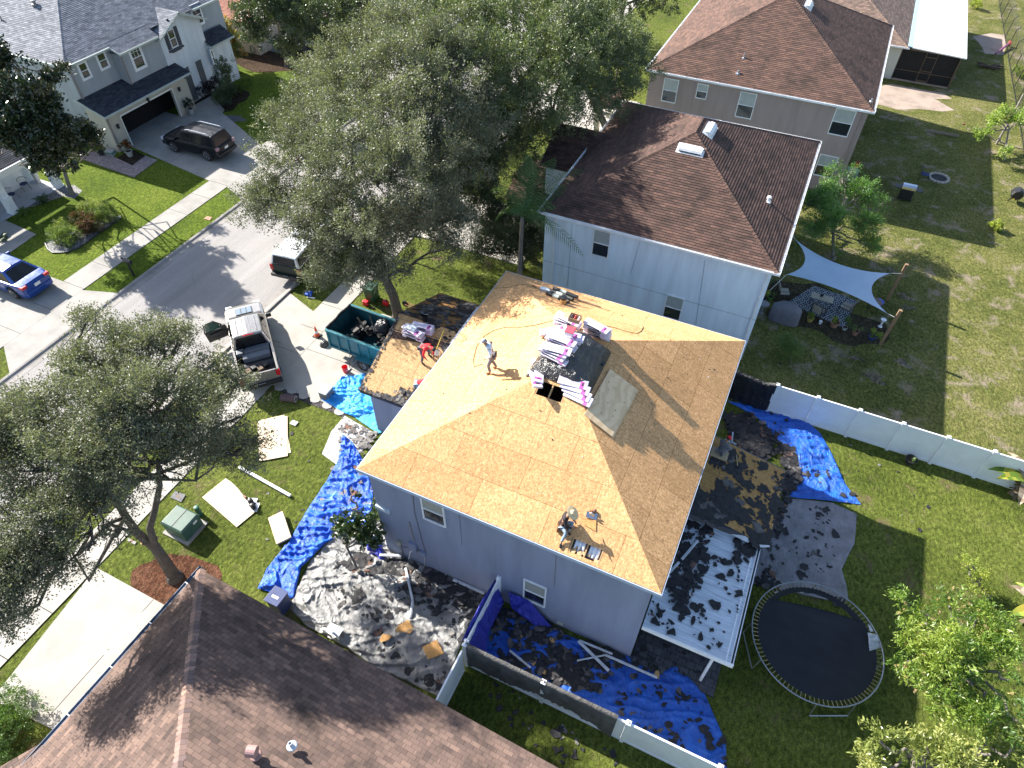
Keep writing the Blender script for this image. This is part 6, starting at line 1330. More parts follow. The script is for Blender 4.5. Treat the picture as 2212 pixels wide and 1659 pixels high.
def scraps(name, label, areas, mats, base=None, zf=None, cat=None, kind='stuff', tilt=.11, th=.006, parent=None):
    """torn pieces: areas = [(polygon, count, min size, max size, pile height)]"""
    m = MB()
    for poly, n, s0, s1, pile in areas:
        xs = [p[0] for p in poly]; ys = [p[1] for p in poly]; k = 0; tries = 0
        while k < n and tries < n * 40:
            tries += 1; x, y = RU(min(xs), max(xs)), RU(min(ys), max(ys))
            if not in_poly(x, y, poly): continue
            if noise.noise(Vc((x * .8, y * .8, 3))) < -.12 + RU(-.3, .15): continue
            k += 1; s = s0 + (s1 - s0) * random.random() ** 2.2; a0 = random.random() * 6.28; asp = RU(.45, 1); nv = random.randint(6, 10); rot = random.random() * 3.14
            gx, gy = random.gauss(0, tilt), random.gauss(0, tilt); z = (zf(x, y) if zf else 0) + random.random() * pile + .012; curl = RU(0, .35) * s
            P = []
            for i in range(nv):
                t = a0 + 6.283 * i / nv; r = s * RU(.42, 1.0) * .5; u, v = r * cos(t), r * sin(t) * asp; X, Y = u * cos(rot) - v * sin(rot), u * sin(rot) + v * cos(rot)
                zz = (zf(x + X, y + Y) - zf(x, y)) if zf else 0
                P.append(Vc((x + X, y + Y, z + abs(X * gx + Y * gy) * (1 if not zf else .4) + zz + abs(u) * curl * .4)))
            c = sum(P, Vc()) / nv; mi = random.choices(range(len(mats)), weights=[w for _, w in mats])[0]
            b = len(m.v); m.v += [tuple(p) for p in P] + [tuple(c)] + [(p.x, p.y, p.z - th) for p in P]
            for i in range(nv):
                j = (i + 1) % nv; m.f.append([b + i, b + j, b + nv]); m.m.append(mi); m.f.append([b + j, b + i, b + nv + 1 + i, b + nv + 1 + j]); m.m.append(mi)
    o = m.build(name, [mm for mm, _ in mats], parent=parent, base=base or (areas[0][0][0][0], areas[0][0][0][1], 0))
    return tag(o, label, cat, kind=kind)
FELT = plain('torn_black_felt', (.022, .021, .023), .75, 0, .4, var=.5, scale=6); SHB = plain('shingle_back', (.09, .082, .078), .8, var=.4, scale=5); SHBR = plain('shingle_face_brown', (.15, .085, .06), .9, var=.3, scale=8); SHP = plain('sunbleached_shingle_back', (.17, .16, .15), .85, var=.3, scale=6); CHIP = plain('wood_chip', (.5, .3, .12), .8)
T_BLUE = tarp_mat('blue_tarp', (.004, .085, .62), .4, (.01, .15, .8), .5); T_NAVY = tarp_mat('violet_blue_tarp', (.03, .035, .36), .36, (.045, .06, .5)); T_SIL = tarp_mat('silver_tarp', (.17, .168, .165), .33, (.30, .295, .285), .8); T_GREY = tarp_mat('grey_canvas', (.20, .195, .205), .75, (.28, .27, .285)); T_CYAN = tarp_mat('bright_blue_tarp', (.01, .26, .85), .4, (.02, .40, .95)); T_BLK = tarp_mat('black_tarp', (.015, .015, .018), .4)
def A3(v, *pts): return [at(v, x, y, 0) for x, y in pts]
sil = cloth('tarp', 'large silver tarp crumpled over the side yard beside the taupe wall', [at('w5', 160, 520), at('w5', 215, 380), at('w5', 310, 180), at('w4', 640, 1290), at('w4', 800, 1080), at('w4', 1150, 1000)], [at('w5', 270, 640), at('w5', 560, 800), at('w5', 800, 950), at('w5', 1190, 1130), at('w5', 1290, 900), at('w5', 1480, 430)], T_SIL, .13, 1.3, .085, .02)
cloth('tarp', 'blue tarp twisted in a long diagonal from the garage side to the dark blue bin', [at('w4', 150, 1570), at('w4', 230, 1400), at('w4', 410, 1180), at('w4', 560, 920), at('w4', 720, 680), at('w4', 820, 500), at('w4', 850, 290)], [at('w4', 450, 1655), at('w4', 510, 1400), at('w4', 720, 1190), at('w4', 1110, 1020), at('w4', 1100, 750), at('w4', 1060, 560), at('w4', 930, 350)], T_BLUE, .16, 1.7, .075, .05, seed=4)
cloth('tarp', 'crumpled bright blue tarp spread from the trailer to the garage corner', [at('v6', 1290, 1150), at('v6', 1210, 1230), at('v6', 1120, 1330), at('v6', 1330, 1450), at('v6', 1400, 1475)], [at('v6', 1490, 1110), at('v6', 1450, 1180), at('v6', 1440, 1260), at('v6', 1540, 1300), at('v6', 1600, 1420)], T_CYAN, .12, 2.2, .07, .045, seed=7)
cloth('tarp', 'flat pale blue tarp in shade at the foot of the garage wall', [at('v6', 1400, 1480), at('v6', 1590, 1610)], [at('v6', 1530, 1300), at('v6', 1620, 1600)], tarp_mat('dull_cyan_tarp', (.02, .30, .5), .5), .02, 1.5, .12, .04, seed=9)  # a duller cyan, varied at random
cloth('tarp', 'white-grey dust sheet strewn with shingle pieces in front of the garage corner', [at('w4', 870, 135), at('w4', 760, 260), at('w4', 680, 450)], [at('w4', 1140, 290), at('w4', 1040, 400), at('w4', 830, 560)], tarp_mat('pale_grey_sheet', (.42, .42, .43), .6, (.52, .52, .53)), .05, 2, .08, .02, seed=11)
cloth('tarp', 'blue tarp covered in shingle debris along the back wall, right of the taupe house', [at('w2', 500, 160), at('w2', 720, 290), at('w2', 740, 340), at('w2', 900, 480), at('w2', 910, 600), at('w2', 850, 715)], [at('w2', 700, 200), at('w2', 950, 270), at('w2', 1040, 350), at('w2', 1110, 480), at('w2', 1180, 640), at('w2', 1272, 757)], tarp_mat('rear_blue_tarp', (.015, .10, .52), .4, (.02, .15, .66), .5), .12, 1.5, .08, .03, seed=13)  # mid blue of the rear tarp, varied at random
cloth('tarp', 'grey canvas dust sheet on the back lawn above the trampoline', [at('w2', 850, 720), at('w2', 790, 860), at('w2', 700, 1010), at('w2', 640, 1210), at('w2', 790, 1245), at('w2', 1090, 1310)], [at('w2', 1100, 745), at('w2', 1248, 812), at('w2', 1235, 980), at('w2', 1160, 1130), at('w2', 1190, 1230), at('w2', 1200, 1310)], T_GREY, .06, 1.0, .085, .02, seed=15)
near = cloth('tarp', 'long blue tarp littered with black felt between the near wall and the white fence', [at('w6', 110, 800), at('w6', 400, 930), at('w6', 620, 1020), at('w6', 900, 1170), at('w6', 1150, 1300), at('w6', 1450, 1420), at('w6', 1890, 1660)], [at('w6', 340, 520), at('w6', 640, 640), at('w6', 870, 740), at('w6', 1250, 870), at('w6', 1560, 930), at('w6', 1740, 1120), at('w6', 1880, 1440)], tarp_mat('deep_blue_tarp', (.012, .09, .5), .4, (.02, .14, .62), .5), .11, 1.3, .08, .02, seed=17)
yard = [tuple(at('w5', *p))[:2] for p in ((520, 130), (830, 170), (1100, 250), (1480, 430), (1330, 760), (1190, 1110), (900, 960), (640, 620), (420, 380))]
mats0 = [(FELT, 10), (SHB, 2), (SHBR, .5), (SHP, .25)]
wallband = [tuple(at('w5', *p))[:2] for p in ((700, 150), (860, 180), (1150, 250), (1500, 425), (1440, 560), (1120, 430), (850, 330), (640, 260))]
corner = [tuple(at('w5', *p))[:2] for p in ((1100, 420), (1480, 480), (1330, 760), (1250, 980), (1150, 560))]
scraps('shingle_debris', 'torn shingles and felt littering the silver tarp', [(yard, 520, .12, .62, .07), (wallband, 1500, .15, .6, .1), (corner, 170, .15, .5, .08)], mats0)
nb_ = [tuple(at('w6', *p))[:2] for p in ((250, 640), (330, 530), (640, 640), (1060, 800), (1200, 870), (1000, 1100), (640, 1010), (380, 900), (250, 820))]
nb2 = [tuple(at('w6', *p))[:2] for p in ((640, 1000), (1200, 870), (1560, 960), (1720, 1130), (1870, 1450), (1880, 1600), (1400, 1400))]
scraps('shingle_debris', 'black felt and shingle scraps piled on the deep blue tarp', [(nb_, 1300, .15, .55, .14), (nb2, 200, .12, .6, .08)], [(FELT, 7), (SHB, 1.5), (CHIP, .12)])
nb3 = [tuple(at('w6', *p))[:2] for p in ((1240, 640), (1330, 690), (1800, 900), (1770, 1080), (1500, 950), (1200, 850))]
scraps('shingle_debris', 'a few felt scraps on the dark block patio', [(nb3, 26, .12, .5, .03)], [(FELT, 1)], zf=lambda x, y: .05)
rb = [tuple(at('w2', *p))[:2] for p in ((480, 250), (640, 230), (760, 350), (900, 480), (920, 620), (860, 720), (780, 860), (780, 960), (860, 560), (560, 420))]
rb2 = [tuple(at('w2', *p))[:2] for p in ((700, 220), (950, 280), (1180, 640), (1250, 740), (900, 620))]
rg = [tuple(at('w2', *p))[:2] for p in ((800, 760), (1100, 780), (1180, 900), (1080, 1150), (900, 1230), (680, 1200), (720, 1000))]
scraps('shingle_debris', 'torn roofing heaped behind the rear lean-to and over the tarps', [(rb, 1200, .2, .65, .12), (rb2, 60, .12, .6, .1), (rg, 90, .12, .6, .06), ([tuple(at('w2', *p))[:2] for p in ((640, 1200), (760, 1100), (820, 1240), (700, 1230))], 40, .2, .5, .1)], [(FELT, 12), (SHB, .8), (SHBR, .4)])
fl = [tuple(at('w4', *p))[:2] for p in ((850, 150), (1140, 280), (1060, 420), (820, 260))]; fl2 = [tuple(at('w4', *p))[:2] for p in ((830, 300), (1060, 430), (1100, 750), (1080, 1000), (700, 1100), (560, 1050), (740, 700))]
scraps('shingle_debris', 'pale curled shingle pieces on the dust sheet and blue tarp by the garage', [(fl, 120, .15, .5, .08), (fl2, 130, .12, .5, .14)], [(SHP, 5), (SHB, 3), (SHBR, 1)])
scraps('shingle_debris', 'shingle scraps dropped over the lawns', [([tuple(at('w4', *p))[:2] for p in ((100, 100), (760, 150), (560, 900), (200, 1500), (100, 900))], 16, .1, .3, .01), ([tuple(at('w6', *p))[:2] for p in ((150, 900), (700, 1250), (1100, 1480), (1300, 1600), (700, 1600), (300, 1250))], 34, .15, .5, .01), ([tuple(at('w2', *p))[:2] for p in ((960, 290), (1500, 480), (1900, 700), (1500, 1000), (1250, 900), (1200, 600))], 14, .1, .3, .01), ([tuple(at('w1', *p))[:2] for p in ((300, 1000), (1500, 1050), (1900, 1350), (700, 1250))], 8, .15, .35, .01)], [(FELT, 3), (SHP, 1)])
def lean_z(x, y): return zt + (zb - zt) * (x - (HX1 - .2)) / (RX - (HX1 - .2)) + .004
l1 = [tuple(at('w2', *p, 2.9))[:2] for p in ((340, 650), (640, 660), (830, 820), (760, 920), (520, 880), (330, 800))]; l1 = [(max(HX1 - .1, min(RX - .05, x)), max(15.2, min(18.8, y))) for x, y in l1]
scraps('felt_remnant', 'torn underlayment still stuck on the rear lean-to sheathing', [([(.2, 15.2), (RX - .3, 15.2), (RX - .3, 15.7), (1.9, 16.2), (.9, 16.9), (.2, 17.2)], 300, .3, .8, .004), ([(.3, 15.3), (3.2, 15.3), (3.2, 18.7), (.6, 18.7)], 230, .15, .7, .004), ([(RX - .3, 15.2), (RX + .1, 15.1), (RX + .1, 18.8), (RX - .2, 18.8)], 70, .15, .5, .004), ([(.3, 15.0), (RX, 15.0), (RX, 15.4), (.3, 15.4)], 90, .2, .6, .004)], [(FELT, 8), (SHB, .6)], zf=lean_z, tilt=.02, base=(2, 17, 0))
def pzf(x, y): return pz(x) + .03
scraps('shingle_debris', 'black felt scraps strewn over the white aluminium patio roof', [([(.15, 10.7), (.9, 10.6), (1.3, 12), (1.6, 13.5), (3.0, 14.4), (3.0, 15.0), (.15, 15.0)], 380, .14, .55, .05), ([(.2, 10.6), (2.9, 10.6), (2.9, 15), (.2, 15)], 90, .12, .6, .02)], [(FELT, 9), (SHBR, .3)], zf=pzf, tilt=.08, base=(2, 12, 0))
def gz_(x, y): return (GZ + gr * (y - GY0) if y < gym else GZ + gr * (GY1 - y)) + .006
scraps('felt_remnant', 'torn black underlayment and curling shingles on the garage roof sheathing', [([(GX + .1, gym + .1), (HX0 - .1, gym + .1), (HX0 - .1, GY1 - .1), (GX + .1, GY1 - .1)], 520, .2, .75, .01), ([(GX + .02, GY0), (GX + .12, GY0), (GX + .12, gym), (GX + .02, gym)], 90, .1, .28, .03), ([(GX, GY0), (HX0 - .1, GY0), (HX0 - .1, GY0 + .15), (GX, GY0 + .15)], 90, .15, .35, .05), ([(-12.7, GY0 + .1), (-11.1, GY0 + .1), (-11, 16.6), (-11.8, 16.0), (-12.5, 15.8)], 110, .15, .45, .08), ([(GX + 1.3, gym - .9), (HX0, gym - .9), (HX0, gym), (GX + 1.3, gym)], 70, .2, .6, .02)], [(FELT, 5), (SHP, 1.6), (SHB, 2)], zf=gz_, tilt=.06, base=(-13, 17, 0))
scraps('roof_crumbs', 'stray felt crumbs lying on the bare upper sheathing', [([(HX0 + .5, HY0 + .3), (HX1 - .4, HY0 + .3), (HX1 - .4, HY1 - .4), (HX0 + .5, HY1 - .4)], 70, .03, .13, .0)], [(FELT, 3), (SHB, 1), (WHT, .3)], zf=lambda x, y: main_z(x, y) + .01, tilt=.02, base=(-5, 15, 5))
def rail(name, label, a, b, w, mat, cat, h=.05, group=None):
    m = MB(); a, b = Vc(a), Vc(b); m.bar(a, b, w, h)
    m.bar(a + Vc((0, 0, h * .6)), b + Vc((0, 0, h * .6)), w * .3, h * .4); return tag(m.build(name, mat, base=a), label, cat, group)
GG = 'torn-off gutters and trim'
OLDW = plain('scuffed_white_trim', (.55, .57, .6), .5, var=.2, scale=3)
for lab, v, a, b, za, zb2, w in (('bent white drip trim lying upright across the silver tarp debris', 'w5', (960, 240), (1010, 470), .2, .2, .09), ('lower straight piece of white trim on the silver tarp', 'w5', (1010, 470), (990, 585), .2, .15, .09),
    ('short white trim by the wall corner beside the young magnolia', 'w5', (780, 150), (930, 155), .25, .25, .1), ('long white trim lying against the foot of the taupe wall', 'w5', (1290, 320), (1505, 415), .12, .12, .12),
    ('upper white gutter length on the deep blue tarp, along the wall', 'w6', (870, 740), (1100, 835), .25, .2, .07), ('white gutter length slanting down across the deep blue tarp', 'w6', (865, 745), (1075, 950), .3, .2, .1), ('longest white gutter on the deep blue tarp, ending by the patio', 'w6', (1050, 840), (1410, 998), .2, .15, .08),
    ('thin curved white trim crossing the gutters on the deep blue tarp', 'w6', (855, 880), (1060, 840), .25, .25, .04), ('white downspout on the felt pile behind the fence corner', 'w6', (390, 810), (535, 930), .2, .15, .07)):
    rail('gutter_piece', lab, at(v, *a, za), at(v, *b, zb2), w, OLDW, 'gutter', group=GG)
for lab, a, b in (('upper white gutter piece on the felt-strewn patio roof', (1690, 50), (1580, 180)), ('lower white gutter piece on the felt-strewn patio roof', (1560, 200), (1490, 275)), ('short gutter tip under the bare roof corner', (1490, 290), (1440, 345))):
    rail('gutter_piece', lab, at('w6', *a, 2.72), at('w6', *b, 2.72), .09, OLDW, 'gutter', group=GG)
m = MB(); ps = [at('w2', 520, 925, 2.72), at('w2', 600, 935, 2.8), at('w2', 650, 965, 2.74), at('w2', 620, 975, 2.7)]; m.slab(ps, .02); tag(m.build('flashing_piece', OLDW, base=ps[0]), 'white flashing sheet sticking out between lean-to and patio roof', 'flashing')
m = MB(); ps = [at('w2', 650, 985, 2.7), at('w2', 745, 990, 2.7), at('w2', 750, 1000, 2.68), at('w2', 670, 1005, 2.68)]; m.slab(ps, .02); tag(m.build('flashing_piece', OLDW, base=ps[0]), 'white flashing sliver at the outer corner of the patio roof', 'flashing')
def board(name, label, v, pts, z, t, mat, cat, group=None, tilt=0):
    P = [at(v, *p, z) for p in pts]; m = MB(); m.slab(P, t); return tag(m.build(name, mat, base=P[0]), label, cat, group)
OSBN = plain('osb_offcut', (.48, .26, .09), .85, var=.35, scale=14); PLY = NT('pale_plywood', .75, 0, .3); co = PLY.coord(); PLY.col(PLY.ramp(PLY.noise(PLY.mapping(co, scale=(1, 6, 1)), 3, 6, .7), [(.3, (.55, .42, .29)), (.7, (.72, .60, .45))])); PLY = PLY.mat  # plywood: pale wood colour streaked by stretched noise
board('osb_offcut', 'largest rectangular sheathing offcut on the silver tarp, broken at one corner', 'w5', [(1075, 785), (1175, 735), (1225, 830), (1118, 872)], .2, .015, OSBN, 'board', 'sheathing offcuts')
board('osb_offcut', 'curved dark-edged sheathing offcut in the middle of the silver tarp', 'w5', [(890, 680), (905, 640), (980, 595), (1018, 665), (990, 693), (940, 678)], .18, .015, OSBN, 'board', 'sheathing offcuts')
board('osb_offcut', 'small pale sheathing offcut left of the other offcuts on the silver tarp', 'w5', [(778, 740), (800, 695), (868, 703), (845, 735), (790, 752)], .18, .015, OSBN, 'board', 'sheathing offcuts')
board('plywood_sheet', 'full white-faced sheet on the lawn nearest the driveway, under the tree shade', 'b1', [(800, 240), (1140, 180), (1142, 632), (822, 692)], .06, .018, PLY, 'board', 'sheets on the front lawn')
board('plywood_sheet', 'second sheet peeking out under the full sheet nearest the driveway', 'b1', [(840, 225), (1104, 168), (1180, 595), (900, 655)], .03, .018, PLY, 'board', 'sheets on the front lawn')
board('plywood_sheet', 'full sheet on the lawn carrying the boots and roof vents', 'b1', [(175, 1100), (440, 885), (500, 925), (570, 990), (610, 1040), (775, 1265), (565, 1437)], .05, .018, PLY, 'board', 'sheets on the front lawn')
P = [at('b1', 920, 1335, .12), at('b1', 1082, 1255, .25), at('b1', 1180, 1548, .25), at('b1', 1015, 1630, .12)]; m = MB(); m.slab(P, .09); tag(m.build('crate_lid', plain('tan_box_board', (.62, .46, .31), .8), base=P[0]), 'thick tan board box tipped on the lawn beside the blue tarp', 'box')
rail('white_post', 'long white vinyl post lying on the front lawn', at('b1', 595, 760, .08), at('b1', 1172, 1083, .08), .12, WHT, 'post', .09)
VIN = plain('white_vinyl', (.80, .82, .84), .45, var=.06, scale=1.5)
def vinyl_fence(name, label, a, b, n, h=1.78, group=None, post0=True):
    a, b = Vc(a), Vc(b); d = (b - a) / n; u = d.normalized(); t = thing(name, label, 'fence', (a.x, a.y, 0), group); nn = Vc((-u.y, u.x, 0))
    for i in range(n + 1):
        if i or post0:
            p = a + d * i; m = MB(); m.box(p.x - .065, p.x + .065, p.y - .065, p.y + .065, 0, h + .08); m.box(p.x - .08, p.x + .08, p.y - .08, p.y + .08, h + .08, h + .11); m.lathe((p.x, p.y, h + .11), [(.075, 0), (.01, .05)], 4); m.build('post', VIN, t)
        if i < n:
            p, q = a + d * i + u * .07, a + d * (i + 1) - u * .07; m = MB(); mid = (p + q) / 2; L = (q - p) / 2
            m.obox(mid + Vc((0, 0, h / 2 + .02)), L, nn * .012, (0, 0, h / 2 - .1)); k = 0; w = .17; N = int(L.length * 2 / w)
            for k in range(1, N): x = p + (q - p) * k / N; m.obox(x + Vc((0, 0, h / 2)), u * .004, nn * .016, (0, 0, h / 2 - .14))
            m.build('panel', VIN, t); m = MB(); m.obox(mid + Vc((0, 0, h - .02)), L, nn * .03, (0, 0, .06)); m.build('rail', VIN, t); m = MB(); m.obox(mid + Vc((0, 0, .12)), L, nn * .03, (0, 0, .07)); m.build('rail', VIN, t)
    return t
fy = 24.27; x0 = at('w2', 770, 130, .9).x; p0, p5 = at('w2', 795, 68, 1.85), at('w2', 1780, 370, 1.85); pitch_ = (p5.x - p0.x) / 4.0
vinyl_fence('vinyl_fence', 'long white vinyl fence running from the taupe house to the right edge', (p0.x, fy, 0), (p0.x + pitch_ * 6, fy, 0), 6)
ny = 7.6; gxp = at('w5', 1370, 770, 1.8).x
vinyl_fence('vinyl_fence', 'white vinyl fence along the near side of the deep blue tarp', (gxp, ny, 0), (gxp + 2.9 * 4, ny - .05, 0), 4)
g = at('w5', 1190, 1130, 1.8)
vinyl_fence('vinyl_gate', 'white vinyl gate meeting the foreground roof, with yellow-green staining', (gxp, ny - .14, 0), (gxp, g.y - .3, 0), 1, post0=False)
vinyl_fence('vinyl_fence', 'short white fence return hidden under the violet-blue tarp', (gxp, 10.25, 0), (gxp, ny + .1, 0), 1)
def drape(name, label, top, drop, mat, z1, thick=.06, cat='tarpaulin', side=1, nu=40, nv=14, seed=0, over=.35):
    """cloth hung over a line: falls 'drop' metres on the near side and a little on the far side"""
    T = resample(top, nu); m = MB(); dn = [drop(i / nu) for i in range(nu + 1)]
    for i, p in enumerate(T):
        tv = (T[min(nu, i + 1)] - T[max(0, i - 1)]).normalized(); nn = Vc((tv.y, -tv.x, 0)) * side
        for j in range(-4, nv + 1):
            w = noise.noise(Vc((i * .28, j * .12, seed))) * .07 + abs(noise.noise(Vc((i * .6, j * .1, seed + 4)))) * .08
            if j <= 0: q = p - nn * .07 + Vc((0, 0, -over * (-j) / 4 * (1 + .3 * noise.noise(Vc((i * .3, 0, seed)))))) if j < 0 else p + Vc((0, 0, .03))
            else: q = p + nn * (.075 + w * min(1, j / 4)) + Vc((0, 0, -dn[i] * j / nv))
            m.v.append(tuple(q))
    n1 = nv + 5
    for i in range(nu):
        for j in range(nv + 4): m.f.append([i * n1 + j, i * n1 + j + 1, (i + 1) * n1 + j + 1, (i + 1) * n1 + j]); m.m.append(0)
    return tag(m.build(name, mat, base=(T[0].x, T[0].y, 0), smooth=True), label, cat)
drape('tarp', 'grey cloth draped over the near white vinyl fence', [(gxp + .12, ny, 1.95), (gxp + 1.4, ny, 1.92), (gxp + 3.4, ny, 1.92), (at('w6', 1130, 1295, 1.9).x, ny, 1.92)], lambda t: 1.45 + .25 * sin(t * 7 + .6) * (.5 + t), tarp_mat('grey_felt_cloth', (.13, .125, .12), .9, (.17, .165, .155), .1), 1.8, nu=60, seed=3)
drape('tarp', 'black sheet hung over the fence at the back corner of the taupe house', [(HX1 + .1, fy, 1.95), (p0.x - .5, fy, 1.75), (p0.x - .02, fy, 1.93)], lambda t: 1.75, T_BLK, 1.8, nu=24, seed=8)
m = MB(); m.box(HX1 + .05, p0.x - .07, fy - .02, fy + .02, .1, 1.7); tag(m.build('fence_panel', BLK, base=(HX1, fy, 0)), 'dark fence panel behind the black sheet', 'fence')
V_ = lambda x, y, z: Vc((x, y, z))
wallq = on_wall_y('w6', 285, 320, SY)
cl = MB(); nu, nv = 26, 22
rowsA = [at('w6', 60, 740, 1.75), at('w6', 130, 600, 1.85), at('w6', 205, 460, 1.9), on_wall_y('w6', 290, 318, SY - .08), on_wall_y('w6', 335, 440, SY - .08)]
rowsB = [at('w6', 230, 830, .12), at('w6', 240, 700, .35), at('w6', 310, 560, .3), at('w6', 335, 520, .5), at('w6', 350, 480, .8)]
cloth('tarp', 'violet-blue tarp peaked against the taupe wall and draped over the fence corner', rowsA, rowsB, T_NAVY, .22, 1.4, .08, .03, seed=21)
cloth('tarp', 'violet-blue tarp end hooked under the lower window of the taupe wall', [on_wall_y('w6', 380, 410, SY - .1), on_wall_y('w6', 440, 430, SY - .1), on_wall_y('w6', 510, 460, SY - .06)], [at('w6', 400, 520, .75), at('w6', 560, 640, .15), at('w6', 680, 650, .05)], T_NAVY, .2, 2.2, .06, .02, seed=22)
cloth('tarp', 'small violet tarp crumpled at the foot of the young magnolia', [at('w5', 690, 60), at('w5', 700, 150), at('w5', 760, 195)], [at('w5', 780, 0), at('w5', 800, 90), at('w5', 815, 190)], T_NAVY, .3, 2.5, .06, .03, seed=23)
cf = thing('chain_link_fence', 'black chain link fence with wire strands along the right edge', 'fence', (13.6, 60, 0)); m = MB(); CW = plain('black_wire', (.03, .03, .032), .5)
ya, yb = 30, 100; fx = lambda y: 14.6 - (y - 60) * .028
y = ya
while y < yb:
    p = MB(); p.tube([(fx(y), y, 0), (fx(y), y, 1.75), (fx(y) + .25, y, 2.0)], .035, 6); p.build('post', CW, cf); y += 3
for z in (.05, 1.7, 1.82, 1.93): m.bar((fx(ya) + max(0, z - 1.75), ya, z), (fx(yb) + max(0, z - 1.75), yb, z), .025)
m.build('wire', CW, cf); m = MB()
nt = NT('chain_link_mesh', .5, .5); co = nt.coord('Generated'); 
y = ya
while y < yb:
    for k in range(2): m.bar((fx(y), y, .05 + 1.65 * k), (fx(y + 1.65), y + 1.65, 1.7 - 1.65 * k), .012)
    y += .55
m.build('mesh', CW, cf)
def skin_mesh(name, nodes, edges, mat, parent=None, sub=1, loc=None):
    """nodes = {key: (point, radius)}; one continuous surface grown round the joined bones"""
    K = list(nodes); me = bpy.data.meshes.new(name); me.from_pydata([tuple(nodes[k][0]) for k in K], [(K.index(a), K.index(b)) for a, b in edges], [])
    o = bpy.data.objects.new(name + '_tmp', me); COL.objects.link(o)
    m = o.modifiers.new('s', 'SKIN'); m.use_smooth_shade = True
    for i, k in enumerate(K):
        r = nodes[k][1]; sv = me.skin_vertices[0].data[i]; sv.radius = r if hasattr(r, '__len__') else (r, r)
    me.skin_vertices[0].data[0].use_root = True
    s = o.modifiers.new('u', 'SUBSURF'); s.levels = sub; s.render_levels = sub
    bpy.context.view_layer.update(); dg = bpy.context.evaluated_depsgraph_get()
    nm = bpy.data.meshes.new_from_object(o.evaluated_get(dg)); bpy.data.objects.remove(o); nm.name = name; nm.materials.clear(); nm.materials.append(mat)
    nm.polygons.foreach_set('use_smooth', [True] * len(nm.polygons))
    q = bpy.data.objects.new(name, nm); COL.objects.link(q)
    if parent: q.parent = parent
    return q
def person(label, J, skin, shirt, trousers, shoe, hat=None, hood=False, loc=(0, 0, 0), rz=0, sleeves=True, collar=None, belt=True, sc=.88):
    """J: joints in metres, x forward, y to the person's left, z up"""
    o = thing('person', label, 'person'); V = {k: Vc(v) for k, v in J.items()}
    hd = (V['head'] - V['neck']).normalized(); fwd = Vc(J.get('face', (1, 0, 0))).normalized(); side = hd.cross(fwd).normalized(); fwd = side.cross(hd).normalized()
    ctr = V['neck'] + hd * .17
    N = {'pel': (V['pel'], (.15, .12)), 'belly': (V['pel'].lerp(V['chest'], .5), (.135, .11)), 'chest': (V['chest'], (.155, .12)), 'neck': (V['neck'], .058), 'jaw': (V['neck'] + hd * .08, (.062, .07)), 'head': (ctr, (.078, .095)), 'crown': (ctr + hd * .07, (.06, .07)),
         'nose': (ctr + fwd * .10 - hd * .01, .013), 'nose2': (ctr + fwd * .118 - hd * .022, .011), 'earl': (ctr + side * .083 - hd * .01, .014), 'earr': (ctr - side * .083 - hd * .01, .014), 'chin': (ctr + fwd * .075 - hd * .085, .028)}
    E_ = [('pel', 'belly'), ('belly', 'chest'), ('chest', 'neck'), ('neck', 'jaw'), ('jaw', 'head'), ('head', 'crown'), ('head', 'nose'), ('nose', 'nose2'), ('head', 'earl'), ('head', 'earr'), ('jaw', 'chin')]
    for s in 'LR':
        sh, el, wr = V['sh' + s], V['el' + s], V['wr' + s]; hi, kn, an, to = V['hi' + s], V['kn' + s], V['an' + s], V['to' + s]
        d = (wr - el).normalized(); pn = d.cross(Vc((0, 0, 1)));  pn = pn.normalized() if pn.length > .1 else Vc((0, 1, 0)); bend = pn.cross(d).normalized()
        N['sh' + s] = (sh, .062); N['ua' + s] = (sh.lerp(el, .5), .05); N['el' + s] = (el, .042); N['fa' + s] = (el.lerp(wr, .4), .04); N['wr' + s] = (wr, .027); palm = wr + d * .06; N['pa' + s] = (palm, (.036, .018))
        E_ += [('chest', 'sh' + s), ('sh' + s, 'ua' + s), ('ua' + s, 'el' + s), ('el' + s, 'fa' + s), ('fa' + s, 'wr' + s), ('wr' + s, 'pa' + s)]
        for i, (off, L) in enumerate(((-.028, .066), (-.010, .076), (.010, .072), (.028, .056))):
            a = palm + pn * off + d * .035; b = a + (d * .8 - bend * .35).normalized() * L * .55; c = b + (d * .35 - bend * .8).normalized() * L * .5
            N['f%da%s' % (i, s)] = (a, .0095); N['f%db%s' % (i, s)] = (b, .0085); N['f%dc%s' % (i, s)] = (c, .0075); E_ += [('pa' + s, 'f%da%s' % (i, s)), ('f%da%s' % (i, s), 'f%db%s' % (i, s)), ('f%db%s' % (i, s), 'f%dc%s' % (i, s))]
        t1 = wr + d * .03 - pn * .038; N['ta' + s] = (t1, .012); N['tb' + s] = (t1 + (d - pn * .7 - bend * .4).normalized() * .045, .0095); E_ += [('wr' + s, 'ta' + s), ('ta' + s, 'tb' + s)]
        N['hi' + s] = (hi, .088); N['th' + s] = (hi.lerp(kn, .5), .078); N['kn' + s] = (kn, .056); N['ca' + s] = (kn.lerp(an, .35), .054); N['an' + s] = (an, .038); N['to' + s] = (to, (.04, .026))
        E_ += [('pel', 'hi' + s), ('hi' + s, 'th' + s), ('th' + s, 'kn' + s), ('kn' + s, 'ca' + s), ('ca' + s, 'an' + s), ('an' + s, 'to' + s)]
    skin_mesh('body', N, E_, skin, o, 1)
    S_ = {'belly': (N['belly'][0], (.165, .14)), 'chest': (N['chest'][0], (.185, .145)), 'pelt': (V['pel'] + (V['chest'] - V['pel']).normalized() * .02, (.17, .145)), 'neck': (V['neck'] - hd * .01, .078)}; SE = [('belly', 'chest'), ('belly', 'pelt'), ('chest', 'neck')]
